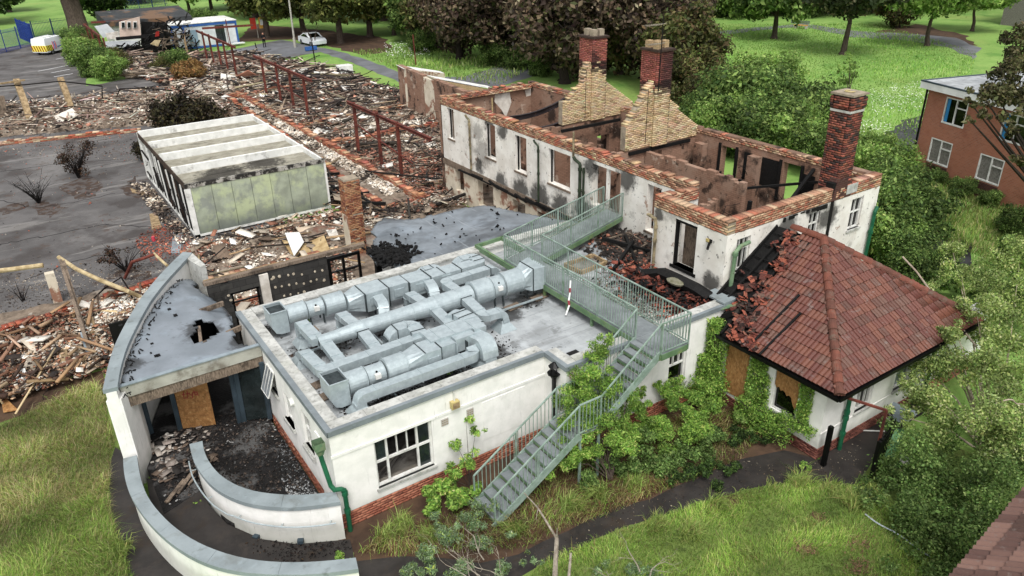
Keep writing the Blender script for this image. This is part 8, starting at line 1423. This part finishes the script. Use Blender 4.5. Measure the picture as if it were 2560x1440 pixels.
# great trunk at the car park
gt_ = thing('great_tree', 'massive pale trunk with hanging conifer foliage beside the van', 'tree', G(203, 90, 0)); g = Vector(G(203, 90, 0)); random.seed(3); B = MB()
for k, (r0, r1) in enumerate(((1.5, 1.05), (1.05, .95), (.95, .85), (.85, .7))): B.cone(g+Vector((-.25*k, 0, 2.4*k)), g+Vector((-.25*(k+1), 0, 2.4*(k+1))), r0, r1, 12)
B.cone(g+Vector((.5, -.2, 0)), g+Vector((.1, -.1, 7)), .9, .5, 10); B.build('trunk', 'bark', gt_)
Cs = [(g.x+random.uniform(-7, 4.5), g.y+random.uniform(-3, 5), random.uniform(6.5, 13)) for _ in range(70)]; crown('crown', gt_, *leaves(Cs, 1.3, 16000, .24, *OLV))
# right-hand tree before the brick block: near crown of browner leaves
def lobes(name, lab, cat, base, L_, n, size, cols, trunk=None, bark='bark', grp=None, elong=.55, K=6, up=.3, shell=.2):
    t = thing(name, lab, cat, base, grp); Cs, Rr = [], []
    for (x, y, z, r) in L_:
        c_ = Vector(G(x, y, z))
        for _ in range(K): Cs.append(tuple(c_+Vector((random.gauss(0, r*.5), random.gauss(0, r*.5), random.gauss(0, r*.4))))); Rr.append(r*random.uniform(.3, .55))
    Cs = np.array(Cs); Cs[:, 2] = np.maximum(Cs[:, 2], .15); V, F, c_ = leaves(Cs, Rr, n, size, *cols, elong=elong, up=up, shell=shell); V[:, 2] = np.maximum(V[:, 2], .02); crown('crown', t, V, F, c_)
    if trunk:
        B = MB(); b0 = Vector(base)
        for (x, y, z, r) in L_: q = Vector(G(x, y, z)); m_ = b0.lerp(q, .5)+Vector((0, 0, .3)); B.cone(b0, m_, trunk, trunk*.5, 6); B.cone(m_, q, trunk*.5, trunk*.15, 5)
        B.build('trunk', bark, t)
    return t
random.seed(21)
lobes('oak_tree', 'brownish oak crown hanging in front of the brick block', 'tree', G(2680, 620, 0), [(2565, 120, 7.5, 1.3), (2535, 210, 7.2, 1.1), (2490, 235, 7.0, .6), (2455, 235, 7.2, .35), (2560, 320, 6.6, .9), (2510, 290, 6.5, .5), (2460, 285, 6.6, .3), (2420, 295, 6.8, .22), (2585, 240, 7, 1.3), (2560, 390, 6.0, .4), (2515, 160, 7.5, .6), (2430, 262, 7, .25)], 9000, .085, (['6a6e40', '7d7550', '54582f', '8a8462', '463f2a'], [4, 3, 4, 2, 2]), trunk=.16, bark='bark_dark')
g = G(2122, 232, 0); lobes('sapling', 'young feathery sapling alone on the park lawn', 'sapling', g, [(2122, 200, .8, .7), (2122, 180, 1.6, .8), (2124, 160, 2.4, .6), (2124, 140, 3.2, .35), (2105, 175, 1.4, .4), (2140, 170, 1.6, .4)], 1500, .07, LGR, trunk=.05, K=5)
BIR = (['a5b866', '92a856', 'b8c87c', '7c944a', 'c6d290', '667c3e'], [4, 4, 3, 3, 1.5, 2]); SHD = (['738e48', '62803c', '86a058', '4c6630', '9ab26a'], [4, 4, 3, 3, 1])
lobes('birch_tree', 'light green birch with pale bare twigs filling the right edge', 'tree', G(2480, 1150, 0), [(2450, 800, 2.6, 1.0), (2380, 900, 2.2, .9), (2500, 930, 2.6, 1.0), (2340, 1010, 1.7, .75), (2440, 1060, 2.0, .9), (2540, 1080, 2.4, .9), (2400, 680, 2.4, .8), (2500, 740, 3.0, 1.0), (2330, 790, 2.3, .5), (2380, 620, 2.4, .6), (2530, 820, 3.2, .8), (2550, 650, 3.2, .9), (2300, 900, 1.9, .45), (2270, 950, 1.7, .3), (2340, 860, 2.2, .5), (2250, 1040, 1.3, .35), (2390, 830, 3.0, .45), (2440, 770, 3.1, .5), (2350, 830, 2.7, .3), (2330, 730, 2.2, .4), (2460, 900, 2.9, .5), (2300, 1000, 1.6, .4)], 60000, .036, BIR, trunk=.05, bark='birch_bark', K=9)
lobes('thicket', 'dark green bramble thicket below the birch at the lower right', 'thicket', G(2400, 1250, 0), [(2250, 1150, .5, .8), (2330, 1180, .8, .9), (2420, 1200, 1.0, 1.0), (2510, 1220, 1.2, 1.0), (2300, 1250, .5, .8), (2400, 1300, .6, 1.0), (2500, 1330, .7, .8), (2450, 1400, .4, .8), (2340, 1340, .3, .8), (2220, 1210, .3, .6), (2180, 1240, .25, .45), (2550, 1130, 1.5, .9), (2330, 1110, .9, .7), (2260, 1180, .5, .6), (2400, 1400, .3, .6), (2330, 1420, .2, .6), (2280, 1310, .2, .6), (2470, 1260, 1.1, .8)], 46000, .035, SHD, K=9)
def birch_stick(a, c_, r=.03): B = MB(); P = [Vector(a).lerp(Vector(c_), t)+Vector((random.uniform(-.05, .05), 0, random.uniform(-.05, .05))) for t in np.linspace(0, 1, 6)]; B.tube(P, r, 6); return B
o = birch_stick(G(2440, 865, 2.2), G(2255, 640, 4.0), .03).build('bare_stem', 'birch_bark'); tag(o, 'long pale bare birch stem leaning left out of the foliage', 'branch')
o = birch_stick(G(2560, 1010, 2.4), G(2510, 1000, 2.6), .02).build('bare_stem', 'birch_bark'); tag(o, 'short pale stem at the right edge of the birch', 'branch')
lobes('hedge', 'mixed green hedge between the damp ground and the birch', 'hedge', G(2400, 640, 0), [(2530, 660, .6, .9), (2450, 690, .4, .7), (2400, 720, .4, .7), (2480, 730, .8, 1.0), (2540, 750, 1, 1.1)], 12000, .08, GRN, K=7)
# saplings and climbers
ASHC = (['8cb044', '78a03c', 'a0c454', '62883a', 'b4d064'], [4, 4, 3, 2, 2])
lobes('ash_sapling', 'bright green ash sapling growing up beside the half landing', 'sapling', (11.5, 12.6, 0), [(1470, 1000, 2.3, .5), (1500, 930, 3.0, .6), (1515, 880, 3.5, .4), (1520, 850, 3.8, .22), (1450, 960, 2.6, .45), (1550, 960, 2.5, .45), (1440, 1070, 1.8, .5), (1530, 1030, 2.0, .5), (1460, 1130, 1.1, .5), (1550, 1090, 1.4, .5), (1410, 1110, 1.4, .35), (1500, 1060, 1.8, .4), (1410, 1160, .8, .4), (1430, 1000, 2.2, .45), (1590, 900, 2.6, .3), (1480, 880, 3.3, .3), (1570, 1000, 1.8, .3), (1560, 1060, 1.4, .4)], 38000, .032, ASHC, trunk=.025, elong=.35, K=8)
lobes('ash_sapling', 'thin ash sapling against the white wall left of the stair', 'sapling', (8.1, 14.7, 0), [(1165, 1050, 1.9, .22), (1190, 1075, 1.7, .22), (1140, 1110, 1.4, .25), (1165, 1150, 1.1, .28), (1120, 1180, .8, .3), (1100, 1230, .5, .35)], 3200, .042, ASHC, trunk=.015, elong=.35, K=7)
lobes('shrub', 'leafy shrub at the foot of the lower stair flight', 'shrub', (7.4, 14.6, 0), [(1110, 1230, .5, .4), (1150, 1250, .4, .35), (1080, 1265, .3, .35), (1190, 1225, .4, .25)], 4500, .045, ASHC, K=6)
lobes('shrub', 'bright shrub under the landing next to the ivy', 'shrub', (14.2, 12.7, 0), [(1620, 1050, .9, .5), (1680, 1000, 1.0, .5), (1730, 1010, 1.0, .5), (1650, 1100, .5, .5), (1720, 1080, .6, .5), (1580, 1080, .5, .35), (1690, 950, 1.3, .3), (1650, 960, 1.3, .25), (1600, 1010, 1.2, .35), (1760, 960, 1.2, .4), (1740, 1050, .9, .45), (1780, 1010, 1.0, .4)], 28000, .034, ASHC, elong=.4, K=7)
lobes('shrub', 'tangled green undergrowth along the dark garden path', 'undergrowth', (13.2, 12.2, 0), [(1600, 1120, .6, .5), (1480, 1190, .4, .4), (1520, 1140, .7, .4), (1620, 1150, .25, .5), (1700, 1130, .3, .5), (1560, 1170, .2, .45), (1760, 1120, .3, .4), (1790, 1090, .4, .4), (1660, 1180, .15, .35)], 14000, .033, SHD, K=7)
lobes('weed_patch', 'low trailing ivy on the ground beside the garden path', 'weeds', (16, 11.8, 0), [(1730, 1180, .1, .4), (1780, 1190, .1, .4), (1690, 1200, .1, .3), (1830, 1090, .2, .4), (1930, 1075, .15, .3), (1830, 1170, .08, .25), (1900, 1100, .15, .3)], 7000, .035, DGR, K=6)
def ivy(lab, base, rects, n, cols=ASHC, size=.05, thick=.12):
    t = thing('ivy', lab, 'climber', base); Vs, Fs, Cs = [], [], []; tot = sum(r[6] for r in rects); k = 0
    P = []
    for (x0, x1, y0, y1, z0, z1, w_) in rects:
        m_ = int(n*w_/tot); q = rng.uniform((x0, y0, z0), (x1, y1, z1), (m_, 3)); e = np.sin(q[:, 2]*9+q[:, 1]*7+q[:, 0]*5); q = q[(rng.random(len(q)) < .75+.25*e)]; P.append(q)
    P = np.concatenate(P); n = len(P); V, F, c_ = leaves(P, .05, n, size, *cols, clumpj=.12, up=.2); crown('foliage', t, V, F, c_); 
    B = MB()
    for (x0, x1, y0, y1, z0, z1, w_) in rects: [B.tube([(random.uniform(x0, x1), random.uniform(y0, y1), z) for z in np.linspace(z0, z1, 5)], .01, 4) for _ in range(3)]
    B.build('stem', 'bark_dark', t)
ivy('thick ivy climbing the corner between white block and pavilion', (16.7, 14.0, 0), [(16.3, 16.95, 13.6, 14.15, .2, 1.7, 5), (16.6, 17.0, 13.75, 14.12, 1.6, 2.9, 4), (15.9, 16.8, 13.1, 14.1, .1, 1.1, 4), (16.55, 16.95, 13.4, 13.9, .6, 2.4, 2)], 26000, size=.03)
ivy('ivy covering the pavilion wall between the two boarded windows', (16.9, 12.1, 0), [(16.78, 16.94, 11.75, 12.55, .5, 1.9, 4), (16.8, 16.94, 11.9, 12.5, 1.9, 2.3, 1.5), (16.4, 16.9, 11.2, 12.6, .1, .9, 4)], 16000, size=.028)
ivy('ivy strip running up the pavilion wall near its front corner', (16.9, 10.6, 0), [(16.82, 16.94, 10.3, 10.72, .9, 2.35, 3), (16.6, 16.94, 10.0, 11.2, .75, 1.05, 1.5), (16.35, 16.9, 10.6, 12.0, .2, .8, 2)], 11000, size=.026)
lobes('shrub', 'yellow-green cypress-like bush against the pavilion below the ivy', 'shrub', (16.2, 11.6, 0), [(1880, 1010, .6, .45), (1930, 1020, .5, .4), (1860, 1050, .3, .35), (1960, 1040, .45, .3)], 8000, .035, LGR, K=8)
# grasses
def blades(name, poly, n, h, w_, cols, wts, lab, cat='grass', lean=.5, dens=None, pts=None, z=0.0, patch=.35, sc=1.3, m='grass', hv=.35):
    P = scatter(poly, n) if pts is None else pts; n = len(P); a = np.sin(P[:, 0]*sc+2*np.sin(P[:, 1]*sc*.8))+np.sin(P[:, 1]*sc*1.7+P[:, 0]*sc*.5); 
    l = h*np.exp(rng.normal(0, hv, n))*(1+.25*a); wa = 1.6*np.sin(P[:, 0]*2.1+1)+1.6*np.sin(P[:, 1]*2.4)+rng.normal(0, 1.1, n); d = np.column_stack([np.cos(wa), np.sin(wa), np.zeros(n)]); ln = np.abs(rng.normal(lean, .25, n))[:, None]
    s = np.column_stack([-d[:, 1], d[:, 0], np.zeros(n)])*w_*.5; sr = rng.uniform(0, 2*PI, n); s = np.column_stack([np.cos(sr), np.sin(sr), np.zeros(n)])*w_*.5
    B0 = np.column_stack([P, np.full(n, z)]); mid = B0+d*(l[:, None]*ln*.35)+np.array([0, 0, 1])*(l[:, None]*.6); tip = B0+d*(l[:, None]*ln)+np.array([0, 0, 1])*(l[:, None]*(.95-ln*.35))
    V = np.stack([B0-s, B0+s, mid+s*.7, tip, mid-s*.7], 1).reshape(-1, 3); F = (np.array([[0, 1, 2, 4], [4, 2, 3, 3]])[None]); i = np.arange(n)*5
    Q = np.stack([i, i+1, i+2, i+4], 1); T3 = np.stack([i+4, i+2, i+3], 1)
    c_ = pal(n, cols, wts, .16)*(1+patch*.5*a)[:, None]; o0 = (float(P[:, 0].mean()), float(P[:, 1].mean()), 0)
    me = bpy.data.meshes.new(name); nq, nt_ = len(Q), len(T3); me.vertices.add(len(V)); me.vertices.foreach_set('co', (V-np.array(o0)).astype(np.float32).ravel()); li = np.concatenate([Q.ravel(), T3.ravel()]); me.loops.add(len(li)); me.loops.foreach_set('vertex_index', li.astype(np.int32)); me.polygons.add(nq+nt_); me.polygons.foreach_set('loop_start', np.concatenate([np.arange(0, nq*4, 4), nq*4+np.arange(0, nt_*3, 3)]).astype(np.int32)); me.update(calc_edges=True)
    at = me.color_attributes.new('Col', 'FLOAT_COLOR', 'POINT'); cc = np.ones((len(V), 4), np.float32); cc[:, :3] = np.repeat(np.clip(c_, .004, .7), 5, axis=0); at.data.foreach_set('color', cc.ravel()); me.materials.append(MATS[m])
    return link(name, me, None, o0, label=lab, cat=cat, kind='stuff')
GR = ['9cb850', '84a63e', 'b0c468', '6c9034', 'bcb878']; DRY = ['b8a97a', 'a39562', '8f8a50', 'c4b88c', '7a8440']
LG = px([(-60, 1095), (120, 1010), (245, 965), (268, 1030), (285, 1110), (268, 1240), (290, 1340), (330, 1500), (-60, 1500)])
blades('tall_grass', LG, 40000, .22, .012, DRY+GR, [4, 4, 3, 3, 3, 2, 2, 1.5, 1.5, 1.5], 'long wind-laid dry grass left of the curved ramp wall', lean=.9, patch=.5); blades('tall_grass', px([(60, 1300), (250, 1250), (330, 1440), (330, 1500), (-40, 1500)]), 12000, .26, .013, GR, [4, 4, 3, 3, .5], 'green grass at the bottom left corner', lean=.6, patch=.4)
LP_ = None
LW = px([(1250, 1520), (1350, 1412), (1480, 1355), (1687, 1282), (1858, 1228), (1980, 1208), (2110, 1212), (2300, 1300), (2600, 1500)])
blades('lawn_grass', LW, 46000, .12, .012, GR+['9cbc50', 'a89c68', '8a7a4c'], [4, 4, 3, 2, 1.5, 3, 1, 1], 'bright short lawn grass at the bottom right', lean=.6, patch=.55, sc=2.2)
VG = px([(880, 1385), (1160, 1262), (1450, 1140), (1640, 1060), (1830, 1020), (1900, 1100), (1850, 1150), (1600, 1255), (1300, 1372), (1000, 1395)])
blades('verge_grass', VG, 15000, .2, .014, DRY[:3]+GR+['8a6a48', '75583c'], [2, 3, 3, 2, 2, 1, 2, 1, 5, 5], 'rough mixed grass on the verge under the stair', lean=.9, patch=.4)
def tuft(x, y, n, h, lab, cols=(['93a850', '7d9440', 'a8b868', 'b5a86a'], [3, 3, 2, 1]), r=.12, z=0):
    g = G(x, y, 0); P = np.column_stack([rng.normal(g[0], r, n), rng.normal(g[1], r, n)]); t = blades('grass_tuft', None, 0, h, .02, *cols, lab, cat='grass tuft', lean=.8, pts=P, patch=.1, hv=.2); t['group'] = 'strap-leaved grass tufts'; del t['kind']; return t
for (x, y, n, h, lab) in ((1992, 1215, 260, .42, 'strap-leaved tuft standing alone on the path edge'), (2130, 1265, 420, .45, 'large drooping grass tuft left of the iron gate'), (2170, 1225, 260, .4, 'grass tuft at the foot of the iron gate'), (1010, 1320, 300, .4, 'strap-leaved tuft by the brick plinth, left of the stair'), (1080, 1345, 260, .38, 'drooping tuft left of the dead branches'), (960, 1345, 240, .35, 'small tuft beside the green drainpipe'), (1290, 1330, 260, .38, 'tuft just right of the stair foot'), (1420, 1275, 300, .38, 'half-dry tuft under the lower flight'), (1500, 1245, 300, .36, 'half-dry tuft right of the lower flight'), (1580, 1215, 260, .36, 'dry tuft further along the path'), (1640, 1320, 280, .34, 'tuft at the lawn edge opposite the stair'), (1790, 1265, 180, .35, 'upright tuft on the lawn edge'), (1725, 1340, 360, .36, 'broad tuft at the left of the lawn'), (300, 1380, 260, .4, 'tall tuft by the bottom left path'), (1860, 1245, 160, .2, 'small tuft at the lawn edge below the pavilion'), (1560, 1345, 200, .24, 'small tuft at the lawn edge, left'), (1930, 1225, 140, .2, 'low tuft on the lawn edge near the path fork'), (2080, 1225, 200, .28, 'low tuft left of the drooping one'), (2030, 1320, 160, .2, 'pale tuft in the middle of the lawn'), (1880, 1390, 160, .22, 'tuft in the lower lawn')): tuft(x, y, n, h, lab)
blades('park_grass', px([(1700, 60), (2200, 60), (2440, 130), (2420, 230), (2300, 330), (2150, 440), (1750, 330), (1690, 150)]), 30000, .16, .07, ['8cb050', '7ca444', '9abb5a', 'a8b870', '74a03e'], [4, 4, 3, 1, 2], 'long unmown grass of the park lawn', patch=.3, sc=.25); blades('park_grass', px([(880, 130), (1050, 110), (1340, 165), (1250, 215), (1000, 180)]), 4000, .3, .08, ['8aa84c', '769640', 'a0b862', 'c4c090'], [4, 4, 3, 1], 'verge grass along the curved drive', patch=.4, sc=.4)
blades('side_grass', px([(2200, 430), (2560, 470), (2560, 700), (2400, 620), (2280, 560)]), 9000, .24, .04, ['a0a862', '8aa04c', '769640', 'b8b07c'], [4, 4, 3, 2], 'patchy grass between the brick block and the house', patch=.5, sc=.7)
def flowers(pts, n, s, lab):
    Q = scatter(px(pts), n); V = []; P = np.column_stack([Q, rng.uniform(.35, .75, n)]); T = rng.normal(0, 1, (n, 3)); T[:, 2] *= .3; T /= np.linalg.norm(T, axis=1)[:, None]; S = np.cross(T, [0, 0, 1.]); V = np.stack([P-T*s, P-S*s, P+T*s, P+S*s], 1).reshape(-1, 3); o0 = (*Q.mean(0), 0); me = npmesh('flowers', V-np.array(o0), np.arange(4*n).reshape(n, 4), None, 'flower'); return link('flowers', me, None, o0, label=lab, cat='flowers', kind='stuff')
flowers([(2170, 235), (2330, 215), (2320, 290), (2180, 310)], 420, .05, 'white cow-parsley flowers in the grass by the brick block'); flowers([(2060, 300), (2230, 330), (2200, 400), (2090, 370)], 350, .05, 'white flower heads scattered beside the side path'); flowers([(960, 120), (1060, 118), (1080, 150), (970, 155)], 260, .08, 'white flowers on the verge by the curved drive')
for (x, y, r, lab) in ((2010, 1375, .16, 'round bare earth patch in the lower lawn'), (2150, 1360, .2, 'bare earth patch near the rope'), (2145, 1425, .2, 'bare earth patch at the bottom edge of the lawn'), (1830, 1255, .12, 'small bare patch by the lawn edge'), (2040, 1300, .1, 'small bare patch left of the rope')):
    g = G(x, y, 0); debris('bare_patch', None, 0, ['8a6a50', '6f5442', '9a7c60'], [2, 2, 1], .035, lab, zb=.06, zj=.03, pts=np.column_stack([rng.normal(g[0], r, 500), rng.normal(g[1], r*.8, 500)]))
debris('path_litter', px([(1300, 1392), (1480, 1300), (1687, 1218), (1858, 1152), (2050, 1150), (2150, 1100), (2165, 1200), (1980, 1205), (1858, 1224), (1687, 1280), (1480, 1357), (1360, 1415)]), 900, ['5a4a3c', '7a6a58', 'a59a88', '3a2e26'], [3, 3, 1, 3], .03, 'fine dead leaves and crumbs along the garden path', zb=.015, zj=.01)
# small weeds
for (x, y, z, r, n, lab) in ((410, 1320, .15, .12, 350, 'small green weed on the ramp floor by the outer wall'), (500, 1262, .2, .13, 350, 'brownish weed at the foot of the inner ramp wall'), (1220, 880, KR+.03, .14, 350, 'moss and weeds at the front of the roof, right of the plenum'), (1130, 930, KR+.03, .12, 260, 'green weed sprouting behind the front duct'), (770, 803, KR+.05, .1, 160, 'small weed beneath the rear fan'), (2010, 1170, .1, .15, 260, 'little light green weed by the pavilion corner'), (860, 1395, .1, .2, 400, 'weeds at the end of the outer ramp wall')):
    g = G(x, y, z); t = thing('weed', lab, 'weed', g); V, F, c_ = leaves([(g[0]+random.gauss(0, r*.6), g[1]+random.gauss(0, r*.6), g[2]+r*.3) for _ in range(5)], r*.5, n, .028, *ASHC); V[:, 2] = np.maximum(V[:, 2], z+.01); crown('foliage', t, V, F, c_)
# burnt twiggy shrubs in the yard
def twigs(x, y, h, n, lab, m='burnt_twig', sub=3, lean=.5, leafy=0, z=0, r=.022):
    g = Vector(G(x, y, z)); t = thing('burnt_shrub', lab, 'shrub', g, 'burnt leafless shrubs'); B = MB()
    for _ in range(n):
        a = random.uniform(0, 2*PI); d = Vector((math.cos(a), math.sin(a), 0)); l = h*random.uniform(.6, 1); P = [g+d*.05]
        for k in range(5): P.append(P[-1]+Vector((d.x*l*.2*lean*(.5+k*.25), d.y*l*.2*lean*(.5+k*.25), l*.2))+Vector((random.gauss(0, .03), random.gauss(0, .03), 0)))
        for k in range(5): B.cone(P[k], P[k+1], r*(1-k*.18), r*(.82-k*.18), 4)
        for _ in range(sub): k = random.randint(1, 4); q = P[k]; e = q+Vector((random.gauss(0, .25), random.gauss(0, .25), random.uniform(.1, .4)))*h*.45; B.cone(q, e, r*.45, r*.12, 3)
    B.build('branch', m, t, kind='stuff')
    if leafy: crown('foliage', t, *leaves([tuple(g+Vector((random.gauss(0, h*.3), random.gauss(0, h*.3), h*random.uniform(.2, .9)))) for _ in range(14)], h*.16, leafy, .05, ['5a4436', '6f5642', '3d3028', '4d4a2c'], [3, 3, 2, 1]))
random.seed(9)
twigs(198, 445, 2.4, 40, 'large burnt leafless shrub in the middle of the yard', leafy=2200); twigs(98, 508, 1.9, 34, 'smaller burnt shrub nearer the left edge of the yard', sub=4, lean=.7); twigs(318, 680, 1.3, 26, 'burnt shrub at the near edge of the yard by the rusty pipe', leafy=500, lean=.9); twigs(58, 752, .9, 7, 'forked burnt stump shrub at the left edge of the yard', lean=.6); twigs(785, 118, 3.4, 5, 'bare forked sapling standing in front of the white car', 'bark', lean=.35, r=.06)
# dead branches and snag at the bottom
def snag(pts, rs, lab, m='dead_branch', side=()):
    P = [Vector(G(*p)) for p in pts]; t = thing('dead_snag', lab, 'dead tree', (P[0].x, P[0].y, 0)); B = MB()
    for k in range(len(P)-1): B.cone(P[k], P[k+1], rs[k], rs[k+1], 7)
    B.build('stem', m, t)
    for (k, q, r) in side: B = MB(); B.cone(P[k], Vector(G(*q)), r, r*.4, 5); B.build('branch', m, t)
snag([(1385, 1480, .2), (1392, 1345, .9), (1385, 1335, 1.0), (1345, 1270, 1.4), (1310, 1232, 1.8)], [.07, .05, .03, .022, .012], 'bare forked grey snag pointing at the stair', side=[(1, (1393, 1320, 1.3), .025), (3, (1340, 1300, 1.3), .012), (3, (1345, 1255, 1.6), .012)]); snag([(1420, 1470, .1), (1427, 1382, .7)], [.045, .03], 'short broken snag right of the forked one')
random.seed(17)
db = thing('dead_branches', 'pale tangle of dead branches over green sprays at the bottom centre', 'dead branches', G(1180, 1400, 0)); B = MB()
def grow(p, d, l, r, dep):
    n = 4
    for k in range(n):
        q = p+d*(l/n); B.cone(p, q, r, r*.85, 4); r *= .85; p = q; d = (d+Vector((random.gauss(0, .22), random.gauss(0, .22), random.gauss(0, .18)))).normalized()
        if dep and random.random() < .75: e = (d+Vector((random.gauss(0, .7), random.gauss(0, .7), random.gauss(.1, .5)))).normalized(); grow(p, e, l*.55, r*.65, dep-1)
for (x, y, a, l) in ((1290, 1455, 2.9, 1.3), (1290, 1450, 2.5, 1.3), (1240, 1470, 2.2, 1.3), (1300, 1470, 3.1, 1.2), (1200, 1440, 2.0, 1.1), (1210, 1400, 1.6, .9), (1560, 1470, 2.0, .7), (1620, 1460, .6, .8), (1600, 1430, 1.2, .7)):
    p = Vector(G(x, y, .5)); grow(p, Vector((math.cos(a), math.sin(a), .25)).normalized(), l, .018, 3)
B.build('branch', 'dead_branch', db, kind='stuff')
lobes('feathery_shrub', 'soft grey-green feathery sprays beneath the dead branches', 'shrub', G(1150, 1400, 0), [(1180, 1290, .7, .35), (1120, 1340, .6, .35), (1060, 1380, .5, .3), (1200, 1350, .6, .3), (1250, 1420, .6, .3), (1150, 1420, .6, .35), (1090, 1290, .5, .2), (1230, 1270, .6, .2), (1040, 1430, .4, .3), (1330, 1400, .5, .2), (1500, 1440, .3, .25), (1580, 1420, .3, .25), (1640, 1445, .3, .25), (1280, 1340, .6, .15)], 12000, .035, (['8aa078', '7a9468', 'a0b488', '5f7a50', 'a5c050'], [3, 3, 2, 2, 1]), elong=.25, K=7)
for t, h in PROTO.values():
    for ch in list(t.children): bpy.data.objects.remove(ch)
    bpy.data.objects.remove(t)
